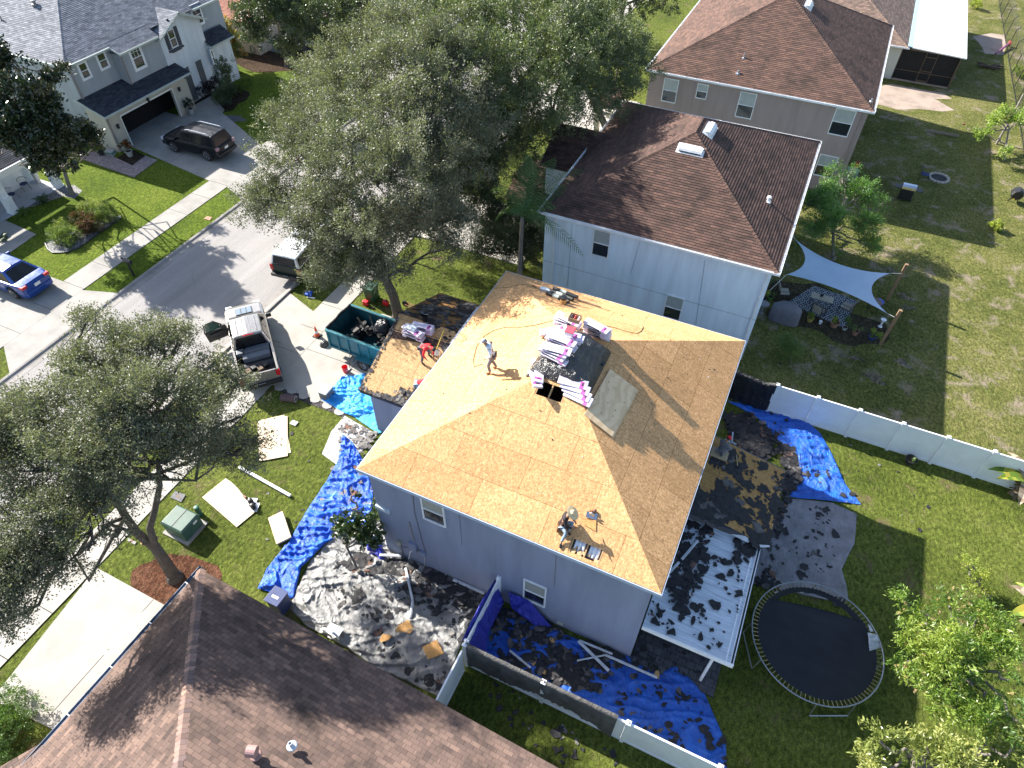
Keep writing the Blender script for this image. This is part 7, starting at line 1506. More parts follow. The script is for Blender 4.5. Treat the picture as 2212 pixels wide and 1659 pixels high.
    for s in 'LR':
        S_['sh' + s] = (V['sh' + s], .082); S_['ua' + s] = (N['ua' + s][0], .07); S_['el' + s] = (V['el' + s], .058); SE += [('chest', 'sh' + s), ('sh' + s, 'ua' + s), ('ua' + s, 'el' + s)]
        if sleeves: S_['wr' + s] = (V['el' + s].lerp(V['wr' + s], .93), .042); SE += [('el' + s, 'wr' + s)]
    skin_mesh('shirt', S_, SE, shirt, o, 1)
    T_ = {'pel': (V['pel'], (.165, .135))}; TE = []
    for s in 'LR':
        T_['hi' + s] = (V['hi' + s], .105); T_['th' + s] = (N['th' + s][0], .093); T_['kn' + s] = (V['kn' + s], .074); T_['ca' + s] = (N['ca' + s][0], .07); T_['an' + s] = (V['kn' + s].lerp(V['an' + s], .93), .062); TE += [('pel', 'hi' + s), ('hi' + s, 'th' + s), ('th' + s, 'kn' + s), ('kn' + s, 'ca' + s), ('ca' + s, 'an' + s)]
    skin_mesh('trousers', T_, TE, trousers, o, 1)
    for s in 'LR': a, t = V['an' + s], V['to' + s]; f = (t - a).normalized(); skin_mesh('shoe', {'a': (a, .05), 'b': (a.lerp(t, .55) - Vc((0, 0, .004)), (.052, .045)), 'c': (t + f * .03, (.048, .036))}, [('a', 'b'), ('b', 'c')], shoe, o, 1)
    for s in (-1, 1): m = MB(); m.lathe(ctr + fwd * .088 + side * .032 * s + hd * .012, [(.004, -.012), (.012, 0), (.004, .01)], 8, ax=tuple(fwd)); m.build('eye', BLK, o)
    m = MB(); m.lathe(ctr + hd * .015 - fwd * .012, [(.098, -.03), (.1, .03), (.085, .08), (.05, .112), (.01, .12)], 14, ax=tuple(hd)); m.build('hair', plain('dark_hair', (.015, .012, .01), .7), o, smooth=True)
    if hat == 'straw':
        m = MB(); c = ctr + hd * .07; m.lathe(c, [(.27, .035), (.285, .03), (.2, -.005), (.118, .0), (.112, .07), (.095, .13), (.05, .145), (.01, .12)], 26, ax=tuple(hd)); m.build('straw_hat', plain('straw', (.62, .50, .30), .8, var=.12, scale=14), o, auto=50)
        m = MB(); m.lathe(c, [(.121, .004), (.119, .03)], 26, ax=tuple(hd)); m.build('hat_band', plain('tan_band', (.35, .24, .1), .7), o)
    elif hat:
        m = MB(); c = ctr + hd * .04; m.lathe(c, [(.106, -.02), (.108, .03), (.09, .085), (.05, .108), (.01, .114)], 16, ax=tuple(hd)); m.build('cap', hat, o, smooth=True)
        m = MB(); b = c + fwd * .14 + hd * .0; m.obox(b, fwd * .055, side * .075, hd * .006); m.build('cap_brim', hat, o, bevel=.005)
    if hood: skin_mesh('hood', {'a': (V['neck'] - hd * .02, .09), 'b': (ctr - fwd * .01, (.1, .115)), 'c': (ctr + hd * .085 - fwd * .01, (.08, .09))}, [('a', 'b'), ('b', 'c')], shirt, o, 1)
    if collar: m = MB(); m.lathe(V['neck'] - hd * .03, [(.1, 0), (.085, .05), (.07, .06)], 14, ax=tuple(hd)); m.build('collar', collar, o, smooth=True)
    if belt:
        up = (V['chest'] - V['pel']).normalized(); m = MB(); m.lathe(V['pel'] + up * .03, [(.185, -.02), (.185, .03)], 18, ax=tuple(up)); m.build('tool_belt', plain('tan_leather', (.16, .07, .03), .7, var=.3, scale=20), o)
        m = MB(); c = V['pel'] + Vc((-.10, -.17, -.1)); m.obox(c, (.05, .02, 0), (-.02, .06, 0), (0, 0, .12)); m.obox(c + Vc((.12, -.0, -.02)), (.05, 0, 0), (0, .05, 0), (0, 0, .09)); m.build('tool_pouch', plain('tan_leather', (.16, .07, .03), .7), o, bevel=.02)
    o.location = loc; o.rotation_euler = (0, 0, rz); o.scale = (sc,) * 3; return o
SK1 = plain('tanned_skin', (.30, .15, .09), .55); WSH = plain('white_cotton', (.72, .74, .78), .85, var=.06); PBL = plain('light_blue_cotton', (.25, .45, .62), .85); GJN = plain('faded_grey_jeans', (.17, .17, .20), .85, var=.2, scale=9); BJN = plain('washed_denim', (.22, .29, .36), .85, var=.3, scale=9); REDH = plain('red_hoodie', (.72, .02, .03), .85, var=.08); BLS = plain('maroon_black_shirt', (.02, .012, .016), .85); GRS = plain('grey_marl_shirt', (.12, .13, .15), .9); BRS = plain('tan_boot', (.30, .12, .05), .8)
mzf = lambda x, y: HZ + RISE * min(x - HX0, HX1 - x, y - HY0, HY1 - y)
fp = on_slope('v7', 405, 1222, mzf, 7)
sL, sR = Vc((-.12, .14, 0)), Vc((.10, -.12, 0))
def foot(p, base, rz, f): # height of the slope under a local foot point
    c, s = cos(rz), sin(rz); return f(base.x + p[0] * c - p[1] * s, base.y + p[0] * s + p[1] * c) - base.z
rz1 = R_(205); fl_, fr_ = (.14, .13), (-.12, -.13); zl, zr = foot(fl_, fp, rz1, mzf), foot(fr_, fp, rz1, mzf)
person('man in a white shirt, grey cap and tool belt walking on the bare upper roof', dict(pel=(-.02, 0, .93), chest=(.10, 0, 1.34), neck=(.20, 0, 1.50), head=(.30, 0, 1.70), face=(1, 0, -.5), shL=(.10, .19, 1.42), elL=(.04, .32, 1.16), wrL=(.24, .26, .98), shR=(.12, -.19, 1.42), elR=(.0, -.36, 1.22), wrR=(.16, -.42, 1.02),
    hiL=(0, .10, .88), knL=(.16, .13, .48 + zl), anL=(fl_[0] - .06, fl_[1], zl + .08), toL=(fl_[0] + .1, fl_[1], zl + .03), hiR=(-.03, -.10, .88), knR=(.0, -.12, .46 + zr), anR=(fr_[0] - .06, fr_[1], zr + .09), toR=(fr_[0] + .1, fr_[1] - .01, zr + .04)), SK1, WSH, GJN, BRS, plain('grey_cap', (.30, .30, .34), .8), loc=fp, rz=rz1, collar=PBL)
sp = on_slope('b3', 470, 700, mzf, 5.7); rz2 = R_(10); f2 = lambda x, y: foot((x, y), sp, rz2, mzf)
person('man in a wide straw hat and jeans sitting near the eave beside the cut opening', dict(pel=(0, .0, .15 + f2(0, 0)), chest=(.10, .10, .58), neck=(.20, .12, .74), head=(.30, .13, .88), face=(1, -.4, -1.0), shL=(.12, .28, .64), elL=(.30, .32, .42), wrL=(.46, .22, .28), shR=(.12, -.06, .62), elR=(.22, -.2, .40), wrR=(.44, -.12, .30),
    hiL=(.05, .10, .15), knL=(.42, .14, .30), anL=(.30, -.16, .07 + f2(.3, -.16)), toL=(.40, -.24, .05 + f2(.4, -.24)), hiR=(.03, -.09, .13), knR=(.24, -.30, .28 + f2(.24, -.3)), anR=(.12, -.58, .08 + f2(.12, -.58)), toR=(.14, -.74, .05 + f2(.14, -.74))), SK1, BLS, BJN, BLK, 'straw', loc=sp, rz=rz2, sc=.8)
gzf = lambda x, y: GZ + gr * (y - GY0) if y < gym else GZ + gr * (GY1 - y)
rp = on_slope('b4', 470, 960, gzf, 4); rz3 = R_(-6); f3 = lambda x, y: foot((x, y), rp, rz3, gzf)
person('man in a red hood bending with a fork on the garage roof', dict(pel=(-.22, .02, .80), chest=(.12, .02, 1.02), neck=(.32, .02, 1.04), head=(.50, .02, 1.02), face=(.3, 0, -1), shL=(.16, .2, .98), elL=(.30, .26, .66), wrL=(.36, .16, .42), shR=(.14, -.17, .98), elR=(.08, -.30, .66), wrR=(.20, -.24, .42),
    hiL=(-.2, .12, .78), knL=(.05, .22, .44 + f3(.05, .2) * .6), anL=(-.02, .24, .08 + f3(-.02, .24)), toL=(.16, .25, .04 + f3(.16, .25)), hiR=(-.2, -.09, .78), knR=(-.06, -.18, .42), anR=(-.12, -.22, .08 + f3(-.12, -.22)), toR=(.06, -.24, .04 + f3(.06, -.24))), SK1, REDH, plain('dark_grey_trousers', (.10, .11, .13), .9), BLK, None, True, loc=rp, rz=rz3, belt=False)
r2 = on_slope('b4', 300, 1440, gzf, 3.4); r2.x += .35; r2.z = gzf(r2.x, r2.y); rz4 = R_(20); f4 = lambda x, y: foot((x, y), r2, rz4, gzf)
person('second man in red, mostly hidden behind the upper roof edge over the garage', dict(pel=(-.3, .0, .46), chest=(.10, 0, .62), neck=(.30, 0, .66), head=(.47, 0, .66), face=(.3, 0, -1), shL=(.14, .19, .58), elL=(.30, .26, .34), wrL=(.42, .18, .14 + f4(.42, .18)), shR=(.14, -.19, .58), elR=(.28, -.27, .34), wrR=(.4, -.2, .14 + f4(.4, -.2)),
    hiL=(-.28, .11, .44), knL=(.0, .16, .12 + f4(0, .16)), anL=(-.36, .16, .08 + f4(-.36, .16)), toL=(-.50, .16, .05 + f4(-.5, .16)), hiR=(-.28, -.11, .44), knR=(.0, -.16, .12 + f4(0, -.16)), anR=(-.36, -.16, .08 + f4(-.36, -.16)), toR=(-.5, -.16, .05 + f4(-.5, -.16))), SK1, REDH, BJN, BLK, None, True, loc=r2, rz=rz4, belt=False)
g5 = on_slope('w2', 455, 470, lean_z, 3.1); g5.x = max(g5.x, HX1 + .25); g5.z = lean_z(g5.x, g5.y) + .12; rz5 = R_(60)
person('man in grey shirt and red cap sitting at the top of the rear lean-to', dict(pel=(0, 0, .12), chest=(.12, 0, .54), neck=(.20, 0, .68), head=(.30, 0, .84), face=(1, 0, -.7), shL=(.14, .19, .60), elL=(.28, .27, .36), wrL=(.46, .18, .26), shR=(.14, -.19, .60), elR=(.28, -.27, .36), wrR=(.46, -.14, .26),
    hiL=(.04, .10, .12), knL=(.40, .20, .30), anL=(.62, .14, -.02), toL=(.76, .14, -.06), hiR=(.04, -.10, .12), knR=(.38, -.20, .30), anR=(.6, -.14, -.02), toR=(.74, -.14, -.06)), SK1, GRS, GJN, BLK, plain('red_cap', (.6, .02, .03), .8), loc=g5, rz=rz5, belt=False)
m = MB(); m.obox(g5 + Vc((0, 0, -.06)), (.34, 0, -.03), (0, .22, 0), (0, 0, .05)); tag(m.build('foam_pad', plain('tan_foam', (.42, .32, .2), .9), base=g5, bevel=.02), 'tan foam pad under the man in the red cap', 'cushion')
PKW = plain('lilac_white_wrap', (.66, .60, .70), .4, var=.06, scale=6); MAGT = plain('magenta_print', (.50, .10, .36), .45); PRT = plain('black_print', (.03, .03, .04), .5)
bp_ = thing('shingle_bundle', 'tmp', 'bundle')
m = MB(); m.box(-.5, .5, -.165, .165, 0, .075); m.build('wrap', PKW, bp_, bevel=.018)
m = MB(); m.box(.24, .38, -.166, .1, .074, .077); m.build('magenta_label', MAGT, bp_)
m = MB(); m.box(-.30, .2, -.167, -.164, .012, .06); m.box(.30, .36, -.06, .06, .0765, .0785); m.build('black_label', PRT, bp_)
first = [True]
BGR = 'wrapped shingle bundles on the main roof'
def bundle(p, rz, label, group=BGR, tilt=(0, 0)):
    if first[0]: o = bp_; first[0] = False; o['label'] = label; o['group'] = group
    else: o = copy_thing(bp_, p, rz, label, group)
    o.location = p; o.rotation_euler = (tilt[0] + RU(-.05, .05), tilt[1] + RU(-.03, .03), rz + RU(-.12, .12)); return o
c0 = at('b2', 400, 600, 8.4)
ridge_y = 15.9
cx_, cy_ = at('b2', 470, 600, 8.35)[:2]
def pile_z(x, y):
    u, v = (x - cx_) / 1.12, (y - cy_) / 1.1; k = max(0, 1 - max(abs(u), abs(v)) ** 3.2); return mzf(x, y) + .42 * k ** .45
m = MB(); n = 34; hs = 1.15
for i in range(n + 1):
    for j in range(n + 1):
        x, y = cx_ - hs + 2 * hs * i / n, cy_ - hs + 2 * hs * j / n; z = pile_z(x, y) + .02 + .05 * abs(noise.noise(Vc((x * 3, y * 3, 1)))) * 2; m.v.append((x, y, z))
for i in range(n):
    for j in range(n): a = i * (n + 1) + j; m.f.append([a, a + n + 1, a + n + 2, a + 1]); m.m.append(0)
BWR = tarp_mat('black_plastic_wrap', (.018, .018, .02), .25, (.03, .03, .034), .8)
wr_ = thing('wrapped_pallet', 'pile of roofing shrouded in crumpled black plastic across the ridge', 'pile', (cx_, cy_, 8)); m.build('cover', BWR, wr_, smooth=True)
def flat_text(txt, c, rz, h, mat, parent, name, nrm=None):
    cu = bpy.data.curves.new(name, 'FONT'); cu.body = txt; cu.size = h; cu.extrude = .002; cu.align_x = 'CENTER'; cu.align_y = 'CENTER'
    t = bpy.data.objects.new(name, cu); COL.objects.link(t); bpy.context.view_layer.update(); me = bpy.data.meshes.new_from_object(t.evaluated_get(bpy.context.evaluated_depsgraph_get())); bpy.data.objects.remove(t)
    me.materials.clear(); me.materials.append(mat); o = bpy.data.objects.new(name, me); COL.objects.link(o); c = Vc(c)
    n = Vc(nrm or (0, 0, 1)).normalized(); x = Vc((cos(rz), sin(rz), 0)); x = (x - n * x.dot(n)).normalized(); y = n.cross(x)
    M4 = Matrix(((x.x, y.x, n.x, 0), (x.y, y.y, n.y, 0), (x.z, y.z, n.z, 0), (0, 0, 0, 1))); me.transform(M4); loc = c - (root_of(parent).location if parent else Vc()); me.transform(Matrix.Translation(loc)); o.parent = parent; return o
tx = at('b2', 385, 815, 8.15); flat_text('Rhino', (tx.x, tx.y, pile_z(tx.x, tx.y) + .12), R_(70), .2, plain('grey_print', (.35, .36, .38), .5), wr_, 'printed_name', (-.2, -.45, 1))
tops = pile_z(cx_, cy_)
k = 0; nm_ = ('rear row', 'middle row', 'front row')
for r_, (dx_, dy_, nl) in enumerate(((-.05, .42, 3), (-.14, .06, 4), (-.2, -.30, 4))):
    for L in range(nl):
        bx_ = c0.x + dx_ + .07 * sin(L * 2 + r_); by_ = c0.y + dy_ - .05 * (nl - L) * (r_ == 2)
        bundle((bx_, by_, tops - .02 + L * .078 - (.1 if r_ == 2 else 0)), R_(-3 + 5 * sin(r_ * 2 + L)), '%s bundle of the heap on the black pile, layer %s from the bottom' % (nm_[r_], ('one', 'two', 'three', 'four')[L]), tilt=(R_(4 * r_), 0))
rs = at('b2', 800, 400, 8.0)
for L in range(7):
    bx_, by_ = rs.x - .1 + .02 * sin(L * 3), rs.y - .02 * L; bundle((bx_, by_, mzf(bx_, by_) + .02 + L * .08), R_(-4 + 6 * sin(L * 1.7)), 'wrapped bundle in the tall stack right of the black pile, layer %s' % ('one', 'two', 'three', 'four', 'five', 'six', 'seven')[L])
us = at('b2', 440, 230, 8.1)
for L in range(4):
    bx_, by_ = us.x + .03 * sin(L * 2), us.y + .02 * L; bundle((bx_, by_, mzf(bx_, by_) + .01 + L * .08), R_(8 - 5 * L), 'wrapped bundle under the carton of caulk tubes, layer %s' % ('one', 'two', 'three', 'four')[L])
b_ = at('b2', 390, 330, 8.1); 
for L in range(2): bundle((b_.x - .35, b_.y, mzf(b_.x - .35, b_.y) + .02 + L * .08), R_(15 + L * 8), 'wrapped bundle lying left of the pink-lidded tub, %s one' % ('lower', 'upper')[L], tilt=(0, -R_(14)))
for i, (x, y, rz, lab) in enumerate(((90, 780, -62, 'upper bundle on the bright west slope left of the black pile'), (120, 860, -66, 'middle bundle on the bright west slope left of the black pile'), (75, 930, -55, 'lowest bundle on the bright west slope left of the black pile'))):
    p = on_slope('b2', x, y, mzf, 7.6); bundle((p.x, p.y, mzf(p.x, p.y) + .01 + .06 * i), R_(rz), lab, tilt=(R_(-12), -R_(10)))
for i, (x, y, rz) in enumerate(((500, 960, 2), (525, 1010, -5), (545, 1060, -9), (560, 1105, -14))):
    p = on_slope('b2', x, y, mzf, 7.2); bundle((p.x, p.y, mzf(p.x, p.y) + .02 + .03 * (3 - i)), R_(rz), ('topmost', 'second', 'third', 'lowest')[i] + ' of the four bundles fanned below the black pile beside the ridge hole', tilt=(R_(24), 0))
gs = at('b4', 240, 400, 4.5)
for L in range(6):
    bx_, by_ = gs.x + .04 * sin(L * 2.2), gs.y - .04 + .03 * cos(L * 3); bundle((bx_, by_, gzf(bx_, by_) + .02 + L * .08), R_(4 - 3 * L), 'wrapped bundle in the front column of the garage roof stack, layer %s' % ('one', 'two', 'three', 'four', 'five', 'six')[L], 'wrapped shingle bundles on the garage roof')
for L in range(4):
    bx_, by_ = gs.x + .25, gs.y + .36; bundle((bx_, by_, gzf(bx_, by_) + .02 + L * .08), R_(-3 + 3 * L), 'wrapped bundle in the rear column of the garage roof stack, layer %s' % ('one', 'two', 'three', 'four')[L], 'wrapped shingle bundles on the garage roof')
q = at('b4', 440, 200, gzf(gs.x, gs.y) + .45); m = MB(); o = thing('bucket', 'black bucket standing on the garage roof bundles', 'bucket', (q.x, q.y, gzf(gs.x, gs.y) + .34)); m.lathe(o.location, [(.12, 0), (.15, .3), (.155, .3), (.14, .28), (.11, .03)], 18); m.build('bucket_wall', BLK, o, auto=40); m = MB(); m.tube([o.location + Vc((.15 * cos(t / 8 * pi), .05, .3 + .02 * sin(t))) for t in range(9)], .006, 4); m.build('handle', GALV, o)
m = MB(); z_ = gzf(gs.x, gs.y) + .52; m.obox((gs.x - .1, gs.y, z_), (.26, 0, 0), (0, .16, 0), (0, 0, .05)); tag(m.build('plastic_wrapping', plain('clear_crumpled_film', (.55, .6, .65), .2), base=(gs.x, gs.y, z_), bevel=.04), 'crumpled clear film on top of the garage roof stack', 'wrapping')
q = at('b2', 520, 240, 8.5); o = thing('carton', 'open cardboard carton full of caulk tubes on the far bundles', 'carton', q); m = MB()
for a_, b_ in (((.2, 0), (.005, .15)), ((-.2, 0), (.005, .15)), ((0, .15), (.2, .005)), ((0, -.15), (.2, .005))): m.obox(q + Vc((*a_, .09)), (b_[0], 0, 0), (0, b_[1], 0), (0, 0, .09))
m.obox(q + Vc((0, 0, .005)), (.2, 0, 0), (0, .15, 0), (0, 0, .004)); m.obox(q + Vc((-.3, 0, .14)), (.1, 0, .02), (0, .15, 0), (0, 0, .004)); m.build('box', plain('cardboard', (.40, .26, .15), .85), o)
for i in range(9): m = MB(); m.lathe(q + Vc((-.14 + .14 * (i % 3), -.09 + .09 * (i // 3), .02)), [(.027, 0), (.027, .12), (.01, .13), (.006, .17)], 10); m.build('caulk_tube', (GALV, plain('red_tube', (.5, .06, .06), .4), WHT)[i % 3], o)
q = at('b2', 465, 385, tops + .36); o = thing('food_tub', 'clear plastic tub with a pink-red lid on top of the bundle heap', 'tub', q); m = MB(); m.box(q.x - .15, q.x + .15, q.y - .15, q.y + .15, q.z - .02, q.z + .14); m.build('tub', plain('clear_plastic', (.6, .55, .62), .3), o, bevel=.02); m = MB(); m.box(q.x - .16, q.x + .16, q.y - .16, q.y + .16, q.z + .14, q.z + .17); m.build('lid', plain('pink_red_lid', (.62, .07, .10), .4), o, bevel=.012)
p0_, p1_ = at('b2', 650, 580, 8.25), at('b2', 840, 735, 7.95); m = MB(); m.bar(p0_, p1_, .13, .13); tag(m.build('black_box_section', plain('black_metal_tube', (.015, .018, .022), .35), base=p0_), 'black square tube sticking out of the pile above the plywood sheet', 'tube')
ez = lambda x, y: HZ + RISE * (HX1 - x) + .07
P = [on_slope('b2', x, y, ez, 7.2) for x, y in ((915, 780), (1215, 1008), (935, 1530), (625, 1285))]
PLR = NT('roof_plywood', .95, 0, .1); uv = PLR.coord(); gr_ = PLR.n('TexWave', {'Vector': uv, 'Scale': 1.2, 'Distortion': 14.0, 'Detail': 3.0, 'Detail Scale': .7}).outputs[0]; c_ = PLR.mix(.35, PLR.ramp(gr_, [(.2, (.62, .44, .26)), (.8, (.76, .56, .35))]), PLR.ramp(PLR.noise(uv, 2, 5), [(.3, (.54, .38, .22)), (.7, (.76, .58, .38))]))
kn = PLR.n('TexVoronoi', {'Vector': uv, 'Scale': 4.2}).outputs['Distance']; PLR.col(PLR.mix(PLR.ramp(kn, [(.06, .9), (.13, 0)]), c_, (.06, .03, .015))); PLR = PLR.mat
m = MB(); m.slab(P, .018); m2 = MB(); tag(m.build('plywood_sheet', PLR, base=P[0]), 'knotty plywood sheet lying on the shaded east slope of the bare roof', 'board')
m = MB(); d_ = (P[1] - P[0]).normalized() * .05; P2 = [p + d_ - Vc((0, 0, .022)) for p in P]; m.slab(P2, .018); tag(m.build('plywood_sheet', PLR, base=P2[0]), 'second plywood sheet showing at the edge under the knotty one on the bare roof', 'board')
RG = 'black underlayment rolls'
for i, (a, b, lab) in enumerate((((970, 425), (1200, 520), 'front black underlayment roll by the pail on the north slope'), ((1000, 405), (1240, 500), 'middle black underlayment roll by the pail on the north slope'), ((1040, 385), (1285, 480), 'rear black underlayment roll by the pail on the north slope'))):
    pa, pb = on_slope('v7', *a, mzf, 7), on_slope('v7', *b, mzf, 7); u_ = Vc((0, 0, .09 + .015 * i)); m = MB(); d_ = (pb - pa); o = thing('felt_roll', lab, 'roll', pa, RG); m.tube([pa + u_, pb + u_], .085, 14); m.build('roll', plain('black_felt_roll', (.02, .022, .022), .5), o, auto=40); m = MB(); m.tube([pa + u_ + d_ * .3, pa + u_ + d_ * .55], .088, 14, cap=False); m.build('label_band', plain('white_green_band', (.5, .56, .5), .5), o, smooth=True)
q = on_slope('v7', 955, 395, mzf, 7); m = MB(); m.obox(q + Vc((0, 0, .08)), (.24, 0, 0), (0, .1, 0), (0, 0, .08)); tag(m.build('film_bundle', plain('pale_blue_film', (.45, .5, .56), .3), base=q, bevel=.04), 'pale film wrapped packet at the left end of the black rolls', 'packet')
q = on_slope('v7', 1140, 520, mzf, 7); o = thing('pail', 'orange and white labelled pail with a black lid beside the black rolls', 'pail', q); m = MB(); m.lathe(q, [(.115, 0), (.13, .26)], 20); m.build('pail', plain('orange_cream_label', (.62, .38, .14), .5, var=.35, scale=8), o, auto=40); m = MB(); m.lathe(q, [(.138, .26), (.138, .33), (.11, .335)], 20); m.build('lid', BLK, o, auto=40); m = MB(); m.lathe(q, [(.132, .0), (.132, .04)], 20, ); m.build('rim', BLK, o)
for a, b, w, lab in (((815, 340), (1525, 565), .09, 'long weathered plank under the black rolls on the north slope'),): pa, pb = on_slope('v7', *a, mzf, 7), on_slope('v7', *b, mzf, 7); rail('plank', lab, pa + Vc((0, 0, .03)), pb + Vc((0, 0, .03)), w, plain('weathered_plank', (.20, .11, .07), .85), 'plank', .035)
def hose_on(name, label, pts, r, mat, v='v7', lift=.02, cat='hose', f=mzf):
    P = [on_slope(v, x, y, f, 7) + Vc((0, 0, lift)) for x, y in pts]; Q = resample(P, len(P) * 6); 
    for q in Q: q.z = f(q.x, q.y) + lift
    m = MB(); m.tube(Q, r, 5); return tag(m.build(name, mat, base=Q[0], smooth=True), label, cat)
HG = plain('thin_green_hose', (.16, .17, .07), .5)
hose_on('air_hose', 'thin air hose looping round the standing man across the bright slope', [(300, 1150), (215, 1180), (205, 1110), (240, 970), (320, 860), (420, 800), (540, 768), (700, 768), (860, 745), (1030, 700)], .012, HG)
hose_on('air_hose', 'thin air hose curling beyond the tall bundle stack on the north slope', [(1560, 750), (1680, 775), (1800, 815), (1900, 835), (1945, 810), (1968, 770), (1955, 745)], .012, HG)
hose_on('air_hose', 'green air hose crossing the shaded far corner of the bare roof', [(410, 365), (560, 355), (680, 330), (760, 330), (900, 380), (1150, 470), (1400, 530), (1620, 600)], .010, HG)
o = thing('ladder', 'aluminium extension ladder with red ends standing against the west eave', 'ladder', tuple(at('b4', 900, 640, 5.6))); la, lb = at('b4', 905, 635, 5.7), at('b4', 1400, 5, 5.7); LD = plain('aluminium', (.5, .5, .52), .4, .7)
pts_ = []
m = MB(); m.bar(Vc((HX0 - .12, la.y, 5.63)), Vc((HX0 - .12, lb.y, 5.63)), .09, .05); m.bar(Vc((HX0 - .12, la.y, 5.2)), Vc((HX0 - .12, lb.y, 5.2)), .05, .08); m.build('stile', LD, o)
k = la.y + .15
while k < lb.y: m = MB(); m.bar((HX0 - .12, k, 5.2), (HX0 - .12, k, 5.66), .03); m.build('rung', LD if int(k * 3) % 4 else plain('red_end', (.5, .03, .03), .5), o); k += .3
q = on_slope('b3', 1060, 640, mzf, 5.8); m = MB(); P = [on_slope('b3', x, y, lambda X, Y: mzf(X, Y) + .03, 5.8) for x, y in ((870, 540), (1195, 560), (1188, 790), (960, 660))]; m.slab(P, .014); tag(m.build('osb_offcut', OSBN, base=P[0]), 'sheathing offcut beside the circular saw near the eave', 'board')
q = on_slope('b3', 1100, 470, mzf, 5.8); o = thing('circular_saw', 'circular saw resting beyond the sheathing offcut near the eave', 'saw', q); m = MB(); m.obox(q + Vc((0, 0, .02)), (.17, .02, .0), (-.01, .09, .03), (0, 0, .006)); m.build('shoe', CHR, o); m = MB(); m.lathe(q + Vc((0, -.02, .11)), [(.09, -.02), (.1, 0), (.09, .02)], 18, ax=(.1, 1, 0)); m.build('blade_guard', plain('silver_guard', (.5, .52, .55), .3, .8), o, auto=40); m = MB(); m.tube([q + Vc((.02, .06, .12)), q + Vc((.05, .18, .13))], .05, 12); m.tube([q + Vc((-.1, .03, .12)), q + Vc((-.06, .04, .2)), q + Vc((.06, .05, .2))], .02, 8); m.build('motor', plain('dark_orange_motor', (.12, .05, .03), .5), o)
q0_, q1_ = on_slope('b4', 800, 545, gzf, 4), on_slope('b4', 590, 800, gzf, 4); o = thing('tearoff_fork', 'yellow handled roofing fork held by the bending man in red', 'fork', q0_); m = MB(); m.tube([q0_ + Vc((0, 0, .5)), q1_ + Vc((.2, 0, .25))], .018, 8); m.build('handle', plain('yellow_handle', (.62, .45, .03), .5), o)
m = MB(); hc = q1_ + Vc((.25, .0, .15)); 
for i in range(7): m.bar(hc + Vc((-.12 + .04 * i, 0, .03)), hc + Vc((-.12 + .04 * i, -.26, -.03)), .012)
m.bar(hc + Vc((-.13, 0, .03)), hc + Vc((.13, 0, .03)), .025); m.bar(hc + Vc((0, 0, .04)), q1_ + Vc((.2, 0, .25)), .02); m.build('tines', GALV, o)
pa = on_slope('w2', 555, 475, lean_z, 3); pb = on_slope('w2', 560, 540, lean_z, 3); o = thing('hammer', 'tan handled tear-off bar on the rear lean-to', 'hammer', pa); m = MB(); m.tube([pa + Vc((0, 0, .04)), pb + Vc((0, 0, .04))], .018, 8); m.build('handle', plain('tan_handle', (.5, .38, .18), .5), o); m = MB(); m.bar(pb + Vc((-.09, 0, .04)), pb + Vc((.09, 0, .04)), .05); m.build('head', BLK, o)
o = thing('sawhorse', 'white metal bracket frame beside the man in the red cap', 'frame', at('w2', 520, 390, 1)); m = MB()
for a, b in (((490, 380), (555, 410)), ((535, 340), (530, 395)), ((485, 400), (540, 430)), ((530, 395), (485, 400))): m.bar(at('w2', *a, 2.0), at('w2', *b, 2.0), .05)
m.build('frame', OLDW, o)

GBX = plain('utility_green', (.045, .10, .075), .45, 0, .5, var=.15, scale=3)
tb = [at('w3', 1345, 800, .78), at('w3', 1480, 870, .78), at('w3', 1355, 980, .78), at('w3', 1220, 920, .78)]; c = sum(tb, Vc()) / 4; o = thing('transformer_box', 'green pad-mounted utility transformer box on the front lawn', 'utility box', (c.x, c.y, 0)); w_, d__ = .55, .47
m = MB(); m.box(c.x - w_, c.x + w_, c.y - d__, c.y + d__, .06, .70); m.add([(c.x - w_ - .02, c.y - d__ - .02, .70), (c.x + w_ + .02, c.y - d__ - .02, .70), (c.x + w_ + .02, c.y + d__ + .02, .70), (c.x - w_ - .02, c.y + d__ + .02, .70), (c.x - w_ + .04, c.y - d__ + .04, .80), (c.x + w_ - .04, c.y - d__ + .04, .78), (c.x + w_ - .04, c.y + d__ - .04, .78), (c.x - w_ + .04, c.y + d__ - .04, .80)], [(4, 5, 6, 7), (0, 1, 5, 4), (1, 2, 6, 5), (2, 3, 7, 6), (3, 0, 4, 7), (3, 2, 1, 0)]); m.build('cabinet', GBX, o, bevel=.015)
m = MB(); m.box(c.x - .01, c.x + .01, c.y - d__ + .05, c.y + d__ - .05, .795, .802); m.build('lid_seam', BLK, o); m = MB(); m.box(c.x - w_ - .12, c.x + w_ + .12, c.y - d__ - .12, c.y + d__ + .12, 0, .06); m.build('pad', CON, o)
m = MB(); m.box(c.x + w_ + .002, c.x + w_ + .008, c.y + .1, c.y + .3, .5, .62); m.build('warning_label', PLATE, o)
q = at('b1', 160, 1300); m = MB(); m.lathe(q, [(.11, 0), (.11, .5), (.10, .53), (.115, .53), (.115, .58), (.09, .6)], 18); tag(m.build('cable_pedestal', plain('pedestal_green', (.02, .10, .06), .45), base=q, auto=40), 'round green cable pedestal next to the transformer box', 'pedestal')
def lid(name, label, v, pts, mat, group=None):
    P = [at(v, *p, .04) for p in pts]; m = MB(); m.slab(P, .04); c = sum(P, Vc()) / 4; m.lathe(c, [(.05, 0), (.05, .006)], 12, 1); return tag(m.build(name, [mat, plain('rust', (.22, .1, .05), .8)], base=P[0]), label, 'utility cover', group)
